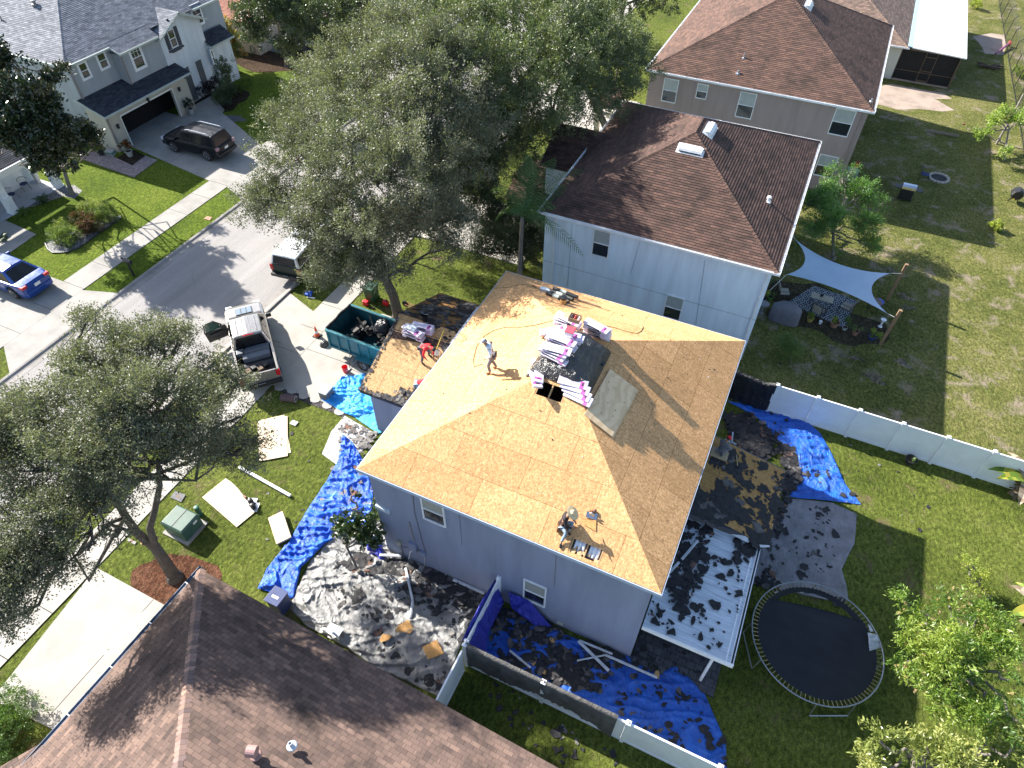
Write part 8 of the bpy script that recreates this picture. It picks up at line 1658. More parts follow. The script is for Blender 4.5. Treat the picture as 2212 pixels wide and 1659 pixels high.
lid('utility_cover', 'dark grey meter lid in the lawn between pavement and transformer', 'w3', [(1320, 685), (1400, 715), (1365, 770), (1285, 735)], plain('grey_lid', (.09, .09, .095), .7), 'utility lids'); lid('utility_cover', 'orange-brown meter lid in the verge across the street', 'v5', [(1690, 485), (1720, 465), (1758, 475), (1740, 500)], plain('rusty_lid', (.42, .20, .12), .8), 'utility lids'); lid('utility_cover', 'pale utility lid against the pavement edge below the forked oak', 'w3', [(965, 1040), (1030, 1070), (1015, 1090), (960, 1060)], CON, 'utility lids')
q = at('v5', 1113, 965); o = thing('mailbox', 'black mailbox on a post standing on the verge across the street', 'mailbox', q); m = MB(); m.box(q.x - .05, q.x + .05, q.y - .05, q.y + .05, 0, 1.0); m.bar(q + Vc((-.15, 0, .98)), q + Vc((.35, 0, .98)), .06); m.build('post', BLK, o); m = MB(); N_ = 10; prof_ = [(-.09, 0), (-.09, .12)] + [(-.09 * cos(pi * i / N_), .12 + .09 * sin(pi * i / N_)) for i in range(1, N_)] + [(.09, .12), (.09, 0)]
n_ = len(prof_); m.add([(q.x - .2, q.y + a, 1.02 + b) for a, b in prof_] + [(q.x + .34, q.y + a, 1.02 + b) for a, b in prof_], [list(range(n_)), [n_ + i for i in range(n_)][::-1]] + [(i + 1, i, n_ + i, n_ + i + 1) for i in range(n_ - 1)] + [(0, n_ - 1, 2 * n_ - 1, n_)]); m.build('box', plain('satin_black', (.02, .02, .03), .25), o, auto=40); m = MB(); m.lathe(q + Vc((-.3, 0, 1.12)), [(.02, 0), (.07, .06), (.05, .12)], 8); m.build('newspaper_tube', BLK, o)
q = at('v6', 1085, 800); o = thing('traffic_cone', 'orange traffic cone with a white band in front of the trailer', 'cone', q); m = MB(); m.box(q.x - .19, q.x + .19, q.y - .19, q.y + .19, .03, .07); m.build('base', BLK, o); m = MB(); m.lathe(q, [(.14, .07), (.1, .27)], 18); m.lathe(q, [(.07, .42), (.03, .7)], 18); m.build('cone', plain('cone_orange', (.8, .10, .03), .5), o, smooth=False); m = MB(); m.lathe(q, [(.101, .27), (.07, .42)], 18); m.build('band', WHT, o)
q = at('v6', 1140, 855, .15); o = thing('plastic_bag', 'black rubbish bag slumped under the trailer tongue', 'bag', (q.x, q.y, .03)); m = MB(); vs = []; 
for i in range(9):
    for j in range(14): t, p_ = j / 14 * 6.283, (i / 8) * pi * .5; r_ = .24 * cos(p_) * (1 + .2 * noise.noise(Vc((cos(t) * 2, sin(t) * 2, i * .4)))); vs.append((q.x + r_ * cos(t), q.y + r_ * sin(t), .03 + .26 * sin(p_) * (1 + .15 * noise.noise(Vc((t, i, 0))))))
m.add(vs, [(i * 14 + j, i * 14 + (j + 1) % 14, (i + 1) * 14 + (j + 1) % 14, (i + 1) * 14 + j) for i in range(8) for j in range(14)]); m.build('bag', BWR, o, smooth=True)
q = at('v6', 1320, 1095); o = thing('bucket', 'red bucket on the driveway beside the trailer wheels', 'bucket', q); RD = plain('red_plastic', (.68, .015, .03), .4); m = MB(); m.lathe(q, [(.12, .03), (.15, .38), (.155, .38), (.14, .36), (.11, .06)], 20); m.build('bucket_wall', RD, o, auto=40); m = MB(); m.lathe(q + Vc((.14, -.06, .2)), [(.06, 0), (.06, .006)], 12, ax=(1, -.4, 0)); m.build('label', plain('pink_label', (.6, .3, .4), .5), o)
a, b_ = at('v6', 1355, 945, .95), at('v6', 1350, 1060, .05); o = thing('shovel', 'black handled shovel propped upright against the trailer side', 'shovel', b_); m = MB(); m.tube([a, b_], .017, 8); m.bar(a + Vc((-.07, 0, .0)), a + Vc((.07, 0, 0)), .03); m.build('handle', BLK, o); m = MB(); m.obox(b_ + Vc((0, -.1, .03)), (.1, 0, 0), (0, .12, .0), (0, 0, .006)); m.build('blade', GALV, o)
q = at('v6', 1145, 1320); o = thing('cooler_box', 'grey lidded plastic storage box on a stepping stone beside the bright blue tarp', 'storage box', (q.x, q.y + .15, .05)); cx2, cy2 = q.x, q.y + .22; m = MB(); m.box(cx2 - .22, cx2 + .22, cy2 - .3, cy2 + .3, .05, .45); m.build('body', plain('slate_plastic', (.09, .11, .13), .45), o, bevel=.02); m = MB(); m.box(cx2 - .24, cx2 + .24, cy2 - .32, cy2 + .32, .45, .50); m.build('lid', plain('light_grey_lid', (.33, .35, .36), .4), o, bevel=.015)
a, b_ = at('v6', 785, 1305, .18), at('v6', 905, 1320, .18); o = thing('felt_roll', 'short thick roll of brown roll roofing standing off the lawn edge', 'roll', (a.x, a.y, 0)); m = MB(); m.tube([a + Vc((.0, 0, -.0)), b_], .19, 22); m.build('roll', plain('brown_mineral_felt', (.10, .065, .065), .9), o, auto=40); e_ = (b_ - a).normalized(); m = MB(); m.lathe(b_, [(.16, 0), (.16, .004)], 20, ax=tuple(e_)); m.lathe(b_, [(.10, .004), (.10, .007)], 20, 1, ax=tuple(e_)); m.build('roll_end', [plain('grey_roll_end', (.3, .31, .32), .7), BLK], o)
for i, p_ in enumerate(((775, 1222), (877, 1248), (975, 1290), (1070, 1322), (1170, 1372), (1270, 1425))):
    q = at('v6', *p_); m = MB(); r_ = .27; m.prism(blob((q.x, q.y), r_, r_ * .95, 8, .08, 60 + i, .4), .0, .045); tag(m.build('stepping_stone', CONL, base=q, bevel=.01), 'square stepping stone, ' + ('first one at the tail of the silver pickup', 'second one from the silver pickup', 'third one, beside the thick brown roll', 'fourth one, left of the grey storage box', 'fifth one, under the edge of the bright blue tarp', 'sixth one, at the end of the gravel strip')[i], 'paving stone', 'stepping stones')
q = at('w4', 450, 195); m = MB(); m.box(q.x - .16, q.x + .16, q.y - .12, q.y + .12, .01, .06); tag(m.build('paper_packet', WHT, base=q, bevel=.01), 'small white packet on the lawn beside the leaning sheets', 'packet')
q = at('w3', 2100, 1530 - 20, .6); o = thing('storage_bin', 'dark blue lidded bin at the end of the long blue tarp beside the foreground roof', 'bin', (q.x, q.y, 0)); m = MB(); m.box(q.x - .28, q.x + .28, q.y - .3, q.y + .3, 0, .9); m.build('body', plain('navy_plastic', (.03, .045, .13), .5), o, bevel=.04); m = MB(); m.obox(q + Vc((0, 0, .34)), (.31, 0, 0), (0, .34, -.03), (0, 0, .02)); m.build('lid', plain('navy_lid', (.04, .06, .16), .45), o, bevel=.015); m = MB(); m.obox(q + Vc((0, -.05, .366)), (.14, 0, 0), (0, .05, -.004), (0, 0, .003)); m.build('label', PLATE, o)
q = at('w5', 440, 690, .5); o = thing('garden_chair_back', 'white arched plastic chair behind the foreground roof edge', 'chair', (q.x, q.y, 0)); m = MB(); 
for t in range(1): pass
pts = [q + Vc((-.42, 0, -.1)), q + Vc((-.38, 0, .28)), q + Vc((-.2, 0, .42)), q + Vc((.2, 0, .42)), q + Vc((.38, 0, .28)), q + Vc((.42, 0, -.1))]; m.tube(pts, .06, 8); m.build('back_arch', WHT, o); m = MB(); m.obox(q + Vc((0, .25, -.05)), (.38, 0, 0), (0, .26, 0), (0, 0, .02)); m.build('seat', WHT, o, bevel=.01)
for sx in (-.33, .33):
    for sy in (.05, .45): m = MB(); m.bar(q + Vc((sx, sy, -.06)), Vc((q.x + sx, q.y + sy, .02)), .05); m.build('leg', WHT, o)
o.scale = (.75,) * 3
for i, (x, y) in enumerate(((670, 1110), (730, 1160), (755, 1215))):
    q = at('b1', x, y, .06); o = thing('roof_vent_boot', ('brown work boot at the edge of the sheet carrying the vents', 'black metal vent with square flange on the lawn sheet, the left one', 'black metal vent with square flange on the lawn sheet, the right one')[i], ('boot', 'vent', 'vent')[i], q, None if i == 0 else 'roof vents on the lawn sheet')
    if i: m = MB(); m.obox(q + Vc((0, 0, .01)), (.2, .08, 0), (-.08, .2, 0), (0, 0, .004)); m.build('flange', GALV, o); m = MB(); m.lathe(q + Vc((0, 0, .02)), [(.11, 0), (.12, .1), (.1, .19), (.05, .22)], 16); m.build('hood', BLK, o, auto=40)
    else: m = MB(); m.tube([q + Vc((-.14, .04, .05)), q + Vc((0, 0, .05)), q + Vc((.1, -.03, .07)), q + Vc((.1, -.03, .2))], [.045, .05, .055, .05], 10); m.build('upper', plain('brown_leather', (.12, .06, .03), .6), o, smooth=True)
q = at('v6', 1545, 500); o = thing('wheelie_bin', 'dark green wheeled bin behind the oak trunk', 'bin', (q.x, q.y, 0)); m = MB(); m.add([(q.x + a, q.y + b, z) for a, b, z in ((-.24, -.28, .05), (.24, -.28, .05), (.24, .28, .05), (-.24, .28, .05), (-.3, -.34, 1.0), (.3, -.34, 1.0), (.3, .34, 1.0), (-.3, .34, 1.0))], [(3, 2, 1, 0), (4, 5, 6, 7), (0, 1, 5, 4), (1, 2, 6, 5), (2, 3, 7, 6), (3, 0, 4, 7)]); m.build('body', plain('bin_green', (.01, .06, .03), .5), o, bevel=.03); m = MB(); m.box(q.x - .32, q.x + .32, q.y - .37, q.y + .36, 1.0, 1.06); m.build('lid', plain('bin_green', (.01, .06, .03), .5), o, bevel=.02)
for s_ in (-.2, .2): m = MB(); m.lathe((q.x + s_, q.y + .3, .1), [(.1, -.03), (.1, .03)], 14, ax=(1, 0, 0)); m.build('wheel', DRK, o)
for i, (x, y, lab) in enumerate(((1490, 540, 'red backpack blower lying in shade by the oak trunk'), (1655, 540, 'red fuel can on the grass right behind the oak trunk'))):
    q = at('v6', x, y, .0); o = thing(('leaf_blower', 'fuel_can')[i], lab, ('blower', 'can')[i], q); m = MB(); m.obox(q + Vc((0, 0, .16)), (.16, 0, 0), (0, .11, 0), (0, 0, .15)); m.build('body', RD, o, bevel=.04); m = MB(); m.tube([q + Vc((.1, 0, .25)), q + Vc((.35, -.05, .1)), q + Vc((.6, -.1, .05))] if i == 0 else [q + Vc((.05, 0, .3)), q + Vc((.1, 0, .4))], .035, 8); m.build('nozzle', BLK, o)
q = at('v6', 1015, 460); m = MB(); 
for i in range(5): m.obox(q + Vc((RU(-.2, .2), RU(-.12, .12), .06 + .03 * i)), (RU(.08, .2), .03, 0), (-.03, RU(.06, .12), 0), (0, .01, .04))
tag(m.build('folded_tarp', T_BLUE, base=q, bevel=.02), 'small bunched blue cloth on the verge behind the green pickup', 'cloth'); rail('white_strip', 'short white strip lying on the verge beside the bunched blue cloth', at('v6', 1000, 475, .03), at('v6', 1065, 482, .03), .08, WHT, 'trim', .03)
o = thing('handcart', 'reddish folded handcart beside the garage gable and the oak', 'cart', at('v6', 1850, 560, 0)); m = MB(); m.tube([at('v6', 1810, 535, .5), at('v6', 1890, 570, .5)], .02, 6); m.tube([at('v6', 1830, 520, .5), at('v6', 1900, 552, .5)], .02, 6); m.build('frame', plain('rusty_red', (.3, .1, .06), .7), o); m = MB(); m.lathe(at('v6', 1815, 530, .25), [(.2, -.02), (.2, .02)], 16, ax=(0, 1, 0)); m.build('wheel', DRK, o)
scraps('roofing_rubble', 'torn shingles and felt filling the far end of the trailer', [([tuple(tp(u, v, 0))[:2] for u, v in ((1.1, .1), (4.2, .1), (4.2, 1.95), (2.2, 1.95), (.6, 1.6))], 420, .2, .6, .6)], [(FELT, 5), (SHB, 2)], zf=lambda x, y: ZB + .05, tilt=.4, base=tp(2, 1, ZB))
for i, (a, b_) in enumerate((((1415, 640), (1500, 780)), ((1520, 635), (1560, 760)), ((1455, 750), (1525, 715)), ((1330, 785), (1425, 805)))): rail('metal_trim', ('long silver trim leaning inside the trailer', 'second silver trim leaning near the bagged felt in the trailer', 'short silver trim crossing the long one in the trailer', 'flat silver trim at the near end inside the trailer')[i], at('v6', *a, 1.55), at('v6', *b_, 1.1), .08, CHR, 'trim', .03, 'metal trim in the trailer')
m = MB(); q = at('v6', 1630, 720, 1.2); vs = []
for i in range(9):
    for j in range(16): t, p_ = j / 16 * 6.283, (i / 8) * pi * .5; r_ = .5 * cos(p_) * (1 + .35 * noise.noise(Vc((cos(t) * 2, sin(t) * 2, i * .5)))); vs.append((q.x + r_ * cos(t), q.y + r_ * sin(t), ZB + .3 + .75 * sin(p_) * (1 + .2 * noise.noise(Vc((t, i * .7, 4))))))
m.add(vs, [(i * 16 + j, i * 16 + (j + 1) % 16, (i + 1) * 16 + (j + 1) % 16, (i + 1) * 16 + j) for i in range(8) for j in range(16)]); tag(m.build('felt_heap', BWR, base=q, smooth=True), 'bunched heap of black underlayment standing in the trailer', 'heap')

TZ = .88
tp_ = [at('w7', x, y, TZ) for x, y in ((163, 620), (500, 250), (1030, 550), (1152, 870), (800, 1215), (280, 900), (480, 1100), (1080, 1090), (740, 300))]
A_ = np.array([[2 * p.x, 2 * p.y, 1] for p in tp_]); b_ = np.array([p.x ** 2 + p.y ** 2 for p in tp_]); s_ = np.linalg.lstsq(A_, b_, rcond=None)[0]; tcx, tcy = s_[0], s_[1]; trr = math.sqrt(s_[2] + tcx ** 2 + tcy ** 2)
o = thing('trampoline', 'round trampoline with its black mat torn loose along the far side', 'trampoline', (tcx, tcy, 0)); ang = lambda k, n: 2 * pi * k / n
m = MB(); m.tube([(tcx + trr * cos(ang(k, 64)), tcy + trr * sin(ang(k, 64)), TZ) for k in range(65)], .025, 8, cap=False); m.build('frame_ring', plain('dull_steel', (.28, .3, .33), .5, .7), o, smooth=True)
Rm = trr - .21; PLM = NT('trampoline_mat', .55, 0, .35); co = PLM.coord(); PLM.col(PLM.ramp(PLM.noise(co, 1.2, 6), [(.3, (.004, .005, .009)), (.7, (.009, .011, .017))])); PLM = PLM.mat
tear0, tear1 = at('w7', 360, 400, TZ), at('w7', 960, 550, TZ)
def mat_ok(x, y):
    ax_, ay_, bx2, by2 = tear0.x, tear0.y, tear1.x, tear1.y; d = (bx2 - ax_) * (y - ay_) - (by2 - ay_) * (x - ax_); L = math.hypot(bx2 - ax_, by2 - ay_); return d / L
m = MB(); nr, na = 22, 96
for i in range(nr + 1):
    for k in range(na):
        r_ = Rm * i / nr; x, y = tcx + r_ * cos(ang(k, na)), tcy + r_ * sin(ang(k, na)); d = mat_ok(x, y)
        t_ = ((x - tear0.x) * (tear1.x - tear0.x) + (y - tear0.y) * (tear1.y - tear0.y)) / ((tear1 - tear0).length ** 2)
        lim = .05 + .35 * sin(max(0, min(1, t_)) * pi) * .4
        if d > lim: # pull the loose cloth back to the tear edge and let it sag
            nx, ny_ = -(tear1.y - tear0.y), (tear1.x - tear0.x); L = math.hypot(nx, ny_); x -= nx / L * (d - lim); y -= ny_ / L * (d - lim)
        sag = -.13 * math.exp(-((d - lim) / .7) ** 2) if d <= lim else -.13
        z = TZ - .03 - .05 * (1 - (r_ / Rm) ** 2) + sag * (1 - abs(2 * max(0, min(1, t_)) - 1) ** 2) + .02 * noise.noise(Vc((x * 1.5, y * 3, 0)))
        m.v.append((x, y, z))
for i in range(nr):
    for k in range(na): m.f.append([i * na + k, (i + 1) * na + k, (i + 1) * na + (k + 1) % na, i * na + (k + 1) % na]); m.m.append(0)
m.build('mat', PLM, o, smooth=True)
m = MB(); arc = [k for k in range(na) if mat_ok(tcx + Rm * cos(ang(k, na)), tcy + Rm * sin(ang(k, na))) > -.1]
vs = []
arcs = sorted(arc); 
for k in arcs:
    for w_ in (0, .16 + .1 * abs(noise.noise(Vc((k * .3, 0, 0))))): vs.append((tcx + (Rm + .02 - w_) * cos(ang(k, na)), tcy + (Rm + .02 - w_) * sin(ang(k, na)), TZ - .03 - w_ * .6))
m.add(vs, [(2 * i, 2 * i + 1, 2 * i + 3, 2 * i + 2) for i in range(len(arcs) - 1) if arcs[i + 1] == arcs[i] + 1]); m.build('mat_rim', PLM, o)
SPR = plain('rusty_spring', (.36, .28, .18), .5, .6)
for k in range(90): m = MB(); c_, s__ = cos(ang(k, 90)), sin(ang(k, 90)); m.tube([(tcx + trr * c_, tcy + trr * s__, TZ), (tcx + (Rm - .01) * c_, tcy + (Rm - .01) * s__, TZ - .03)], .012, 5, cap=False); m.build('spring', SPR, o)
for k in range(4):
    a_ = R_(25 + 90 * k); m = MB(); P = []
    for s__ in (-.3, .3): P.append(Vc((tcx + trr * cos(a_ + s__), tcy + trr * sin(a_ + s__), TZ)))
    q0_, q1_ = P[0].copy(), P[1].copy(); q0_.z = q1_.z = .03; out_ = Vc((cos(a_), sin(a_), 0)) * .1; m.tube([P[0], q0_ + out_, q1_ + out_, P[1]], .024, 7); m.build('leg', GALV, o)
q = at('w7', 1085, 690, TZ + .05); m = MB(); JK = plain('pale_grey_jacket', (.42, .45, .50), .9)
cloth('jacket', 'pale grey jacket hanging over the trampoline rim', [at('w7', 1030, 640, TZ + .04), at('w7', 1045, 780, TZ - .05)], [at('w7', 1105, 660, TZ + .04), at('w7', 1130, 755, TZ - .1)], JK, .08, 5, .035, .03, 'jacket', seed=31); cloth('cloth', 'white rag knotted on the trampoline rim above the jacket', [at('w7', 1030, 575, TZ + .04), at('w7', 1050, 632, TZ + .03)], [at('w7', 1055, 590, TZ + .04), at('w7', 1075, 632, TZ + .03)], JK, .06, 5, .03, .03, 'cloth', seed=32)
cloth('tarp', 'dark bunched end of the grey canvas under the trampoline rim', [at('w7', 750, 370), at('w7', 770, 440)], [at('w7', 870, 380), at('w7', 820, 450)], tarp_mat('dark_canvas', (.04, .045, .055), .8), .2, 3, .06, .06, seed=33)
SAILM = plain('blue_grey_sail', (.33, .43, .54), .85, var=.05, scale=2)
k1, k2_, k3, k4 = at('w1', 660, 250, 2.5), at('w1', 608, 500, 2.45), at('w1', 1345, 783, 2.25), at('w1', 1395, 493, 2.35)
c1_, c2_, c3_, c4_ = at('w1', 680, 262, 2.45), at('w1', 625, 498, 2.4), at('w1', 1300, 760, 2.25), at('w1', 1320, 490, 2.35)
o = thing('shade_sail', 'blue-grey shade sail stretched over the patio furniture from the white house to two posts', 'shade sail', (3.5, 33, 0)); m = MB(); n = 24
def edge(a, b, t, pull): return a.lerp(b, t) + pull * (4 * t * (1 - t))
cen = (c1_ + c2_ + c3_ + c4_) / 4
for i in range(n + 1):
    for j in range(n + 1):
        u, v = i / n, j / n
        bot = edge(c2_, c3_, u, Vc((0, .45, -.03))); top = edge(c1_, c4_, u, Vc((-.05, -.75, -.05))); lef = edge(c2_, c1_, v, Vc((.75, -.1, 0))); rig = edge(c3_, c4_, v, Vc((-.85, 0, 0)))
        p = bot.lerp(top, v) + lef.lerp(rig, u) - (c2_.lerp(c3_, u).lerp(c1_.lerp(c4_, u), v)); p.z -= .12 * sin(pi * u) * sin(pi * v); m.v.append(tuple(p))
for i in range(n):
    for j in range(n): a = i * (n + 1) + j; m.f.append([a, a + n + 1, a + n + 2, a + 1]); m.m.append(0)
sl_ = m.build('canopy', SAILM, o, smooth=True)
m = MB(); m.tube([c3_, k3], .012, 5); m.tube([c4_, k4], .012, 5); m.tube([c2_, Vc((WX1, WY0 + 3.0, 2.6))], .012, 5); m.tube([c1_, Vc((WX1, c1_.y + .5, 2.7))], .012, 5); m.build('tension_rope', plain('white_rope', (.5, .5, .48), .7), o)
PW = plain('pressure_treated_post', (.22, .14, .08), .85, var=.25, scale=8)
for i, (tp2, bs, h_) in enumerate((((1430, 430), (1297, 668), 2.5), ((1390, 738), (1250, 965), 2.4))):
    b_ = at('w1', *bs); t_ = at('w1', *tp2, h_); m = MB(); a = (t_ - b_).normalized(); sx = Vc((0, 1, 0)).cross(a).normalized() * .075; sy = a.cross(sx).normalized() * .075; m.obox(b_.lerp(t_, .5), (t_ - b_) / 2, sx, sy); tag(m.build('wooden_post', PW, base=b_), ('wooden post holding the far outer corner of the shade sail', 'wooden post holding the near outer corner of the shade sail')[i], 'post', 'shade sail posts')
RUG = NT('patterned_rug', .9, 0, .1); co = RUG.coord('UV'); wv = RUG.n('TexVoronoi', {'Vector': RUG.mapping(co, scale=(2.8, 1.9, 1)), 'Scale': 1.0, 'Randomness': 0.0}).outputs['Distance']; RUG.col(RUG.ramp(RUG.math('FRACT', RUG.math('MULTIPLY', wv, 3.2)), [(.0, (.30, .32, .34)), (.45, (.33, .34, .35)), (.5, (.035, .05, .085)), (.95, (.04, .06, .09))])); RUG = RUG.mat
rg_ = [at('c3', 285, 350), at('c3', 560, 190), at('c3', 930, 320), at('c3', 880, 560), at('c3', 560, 500)]; rr_ = [at('c3', 290, 340, .012), at('c3', 540, 180, .012), at('c3', 945, 320, .012), at('c3', 830, 590, .012)]
m = MB(); o0 = rr_[0]; m.add(rr_, [(0, 3, 2, 1)], 0, [[((p - o0).x, (p - o0).y) for p in (rr_[0], rr_[3], rr_[2], rr_[1])]]); rgo = tag(m.build('rug', RUG, base=o0), 'blue and white patterned outdoor rug under the patio furniture', 'rug')
FRM = plain('dark_bronze_tube', (.03, .027, .025), .4); CUS = plain('beige_cushion', (.36, .33, .29), .9)
def patio_chair(p, rz, label, proto=[None]):
    if proto[0] is None:
        o = thing('patio_chair', label, 'chair', (0, 0, 0), 'patio chairs'); proto[0] = o
        m = MB(); m.box(-.26, .26, -.27, .27, .36, .46); m.build('seat_cushion', CUS, o, bevel=.03); m = MB(); m.obox((-.32, 0, .72), (.04, 0, .0), (0, .25, 0), (-.10, 0, .28)); m.build('back_cushion', CUS, o, bevel=.03)
        for sy in (-.3, .3):
            m = MB(); m.tube([(.3, sy, .0), (.28, sy, .62), (-.3, sy, .62), (-.36, sy, .0)], .02, 6); m.build('arm_frame', FRM, o)
        m = MB(); m.bar((-.28, -.28, .36), (-.45, -.28, 1.02), .03); m.bar((-.28, .28, .36), (-.45, .28, 1.02), .03); m.bar((-.45, -.28, 1.02), (-.45, .28, 1.02), .03); m.bar((-.27, -.28, .35), (.28, -.28, .35), .03); m.bar((-.27, .28, .35), (.28, .28, .35), .03); m.build('back_frame', FRM, o)
        o.location = p; o.rotation_euler = (0, 0, rz); return o
    return copy_thing(proto[0], p, rz, label)
patio_chair(at('c3', 560, 470), R_(70), 'patio chair with its back to the flower pots, nearest the covered grill'); patio_chair(at('c3', 830, 430), R_(160), 'patio chair partly under the shade sail beside the low table'); patio_chair(at('c3', 235, 290), R_(20), 'patio chair in the dark beside the white house wall')
q = at('c3', 620, 330); o = thing('coffee_table', 'long pale patio table with a dark bowl beneath the shade sail edge', 'table', q); m = MB(); a, b_ = at('c3', 515, 265, .45), at('c3', 725, 325, .45); m.bar(a, b_, .5, .04); m.build('table_top', plain('stone_top', (.42, .38, .30), .5), o)
for p_ in ((500, 420), (660, 440)): pass
for t_ in (.05, .95):
    for s__ in (-.2, .2): c_ = a.lerp(b_, t_) + Vc((-(b_ - a).y, (b_ - a).x, 0)).normalized() * s__; m = MB(); m.bar(c_, Vc((c_.x, c_.y, .01)), .03); m.build('leg', FRM, o)
q = at('c3', 612, 280, .5); m = MB(); m.lathe(q, [(.06, -.02), (.1, .08), (.09, .08), (.05, .0)], 16); tag(m.build('bowl', plain('dark_bowl', (.02, .02, .04), .3), base=q, auto=40), 'dark bowl on the long patio table', 'bowl')
q = at('c3', 240, 520); o = thing('covered_grill', 'large barbecue under a grey fabric cover by the white house', 'grill', q); m = MB(); vs = []
for i, (z, w_, d_) in enumerate(((.05, .78, .36), (.6, .76, .36), (.95, .74, .34), (1.05, .60, .30), (1.22, .42, .22))):
    for k in range(40):
        t = ang(k, 40); cx3, sy3 = cos(t), sin(t); f_ = 1 / max(abs(cx3) ** 3 + abs(sy3) ** 3, 1e-6) ** (1 / 3); r_ = 1 + .03 * sin(k * 2.2) * (1 - i / 4); vs.append((q.x + w_ * cx3 * f_ * r_, q.y + d_ * sy3 * f_ * r_, z))
m.add(vs, [(i * 40 + k, i * 40 + (k + 1) % 40, (i + 1) * 40 + (k + 1) % 40, (i + 1) * 40 + k) for i in range(4) for k in range(40)] + [tuple(160 + k for k in range(40))]); m.build('cover', plain('grey_cover_fabric', (.13, .13, .155), .8, var=.15), o, smooth=True)
m = MB(); m.box(q.x - .5, q.x + .5, q.y - .3, q.y + .3, .0, .05); m.build('wheel_base', BLK, o)
q = at('c3', 1070, 420); o = thing('round_table', 'small round metal table half under the sail corner', 'table', q); m = MB(); m.lathe((q.x, q.y, .62), [(.4, 0), (.42, .03), (.4, .035)], 26); m.build('table_top', plain('rusty_tin', (.13, .09, .07), .6), o)
for k in range(3): m = MB(); m.bar((q.x + .3 * cos(k * 2.1), q.y + .3 * sin(k * 2.1), .62), (q.x + .34 * cos(k * 2.1), q.y + .34 * sin(k * 2.1), 0), .03); m.build('leg', FRM, o)
q = at('c3', 1155, 345, .2); m = MB(); m.lathe((q.x, q.y, .02), [(.2, 0), (.26, .3), (.2, .32), (.02, .33)], 14); tag(m.build('covered_pot', plain('blue_plastic', (.02, .07, .42), .4), base=q, bevel=0), 'blue plastic tub just outside the sail corner', 'tub')
for i, (x, y, pot, r, h, n_, mt_, lab) in enumerate(((495, 520, (.17, .26, POTY), .25, .35, 120, L_YEL, 'yellow pot with trailing yellow leaves at the rug edge'), (725, 570, (.23, .34, TERR), .24, .3, 150, L_YEL, 'large terracotta pot behind the rug, second from the covered grill'), (825, 600, (.14, .2, POTG), .32, .6, 260, L_SHRUB, 'grey pot with a tall green plant in the middle of the pot row'), (925, 645, (.17, .28, TERR), .24, .25, 140, L_SHRUB, 'terracotta pot with a low plant, fourth in the pot row'), (1085, 690, (.18, .2, POTB), .42, .5, 260, L_YEL, 'blue glazed pot with sprawling yellowing leaves nearest the near sail post'),
    (95, 150, (.15, .25, POTG), .25, .4, 130, L_SHRUB, 'grey potted plant against the white house, highest one'), (75, 220, (.14, .22, POTD), .3, .4, 150, L_SHRUB, 'dark potted plant against the white house, middle one'), (120, 310, (.16, .2, plain('lime_pot', (.12, .3, .06), .4)), .22, .3, 100, L_SHRUB, 'lime green potted plant next to the covered grill'), (55, 320, (.14, .2, POTD), .3, .4, 150, L_YEL, 'yellow-flecked potted plant in the dark by the house corner'))):
    leafy_pot('potted_plant', lab, at('c3', x, y), pot, r, h, n_, mt_, group='potted plants round the patio', floor=.0, L=.1, W=.05)
q = at('c3', 1170, 570); m = MB(); m.lathe(q, [(.13, 0), (.05, .05), (.05, .42), (.13, .46), (.15, .5), (.12, .5)], 8); tag(m.build('bird_bath', WHT, base=q), 'small white bird feeder stand by the near sail post', 'bird bath')
q = at('c3', 35, 440); m = MB(); m.lathe(q, [(.16, 0), (.08, .08), (.07, .55), (.25, .62), (.28, .68), (.24, .66)], 18); tag(m.build('bird_bath', plain('grey_stone', (.22, .23, .24), .8), base=q, auto=40), 'grey stone bird bath at the corner of the white house', 'bird bath')
q = at('c3', 595, 545); m = MB(); m.lathe(q, [(.06, 0), (.09, .2), (.08, .2)], 12); tag(m.build('small_white_pot', WHT, base=q), 'tiny white pot between the yellow and terracotta pots', 'pot')
q = at('v4', 1250, 1590); o = thing('gas_grill', 'barbecue with a shiny steel lid on the shaded far lawn', 'grill', q); m = MB(); m.box(q.x - .38, q.x + .38, q.y - .25, q.y + .25, .1, .8); m.build('cabinet', BLK, o, bevel=.02); m = MB(); pr = [(-.27, 0), (-.25, .16), (-.12, .26), (.1, .27), (.25, .15), (.27, 0)]; n_ = 6
m.add([(q.x - .42, q.y + a, .84 + b) for a, b in pr] + [(q.x + .42, q.y + a, .84 + b) for a, b in pr], [tuple(range(n_)), tuple(range(2 * n_ - 1, n_ - 1, -1))] + [((i + 1) % n_, i, n_ + i, n_ + (i + 1) % n_) for i in range(n_)]); m.build('lid', CHR, o)
for s__ in (-1, 1): m = MB(); m.obox((q.x + s__ * .62, q.y, .84), (.2, 0, 0), (0, .24, 0), (0, 0, .02)); m.build('side_shelf', BLK, o)
for s__ in (-1, 1): m = MB(); m.lathe((q.x + s__ * .4, q.y - .2, .1), [(.1, -.02), (.1, .02)], 14, ax=(1, 0, 0)); m.build('wheel', DRK, o)
q = at('v4', 1530, 1425); o = thing('fire_pit', 'ring of pale stones round a black fire pit on the far lawn', 'fire pit', q); SD = plain('pale_stone', (.36, .33, .29), .85, var=.2, scale=8)
for k in range(16): a_ = ang(k, 16); m = MB(); c_ = q + Vc((cos(a_) * .62, sin(a_) * .62, .06)); m.obox(c_, Vc((cos(a_), sin(a_), 0)) * .09, Vc((-sin(a_), cos(a_), 0)) * .105, (0, 0, .07)); m.build('stone', SD, o, bevel=.03)
m = MB(); m.lathe(q, [(.52, .0), (.52, .03)], 24); m.build('ash', plain('ash', (.03, .03, .035), .95), o)
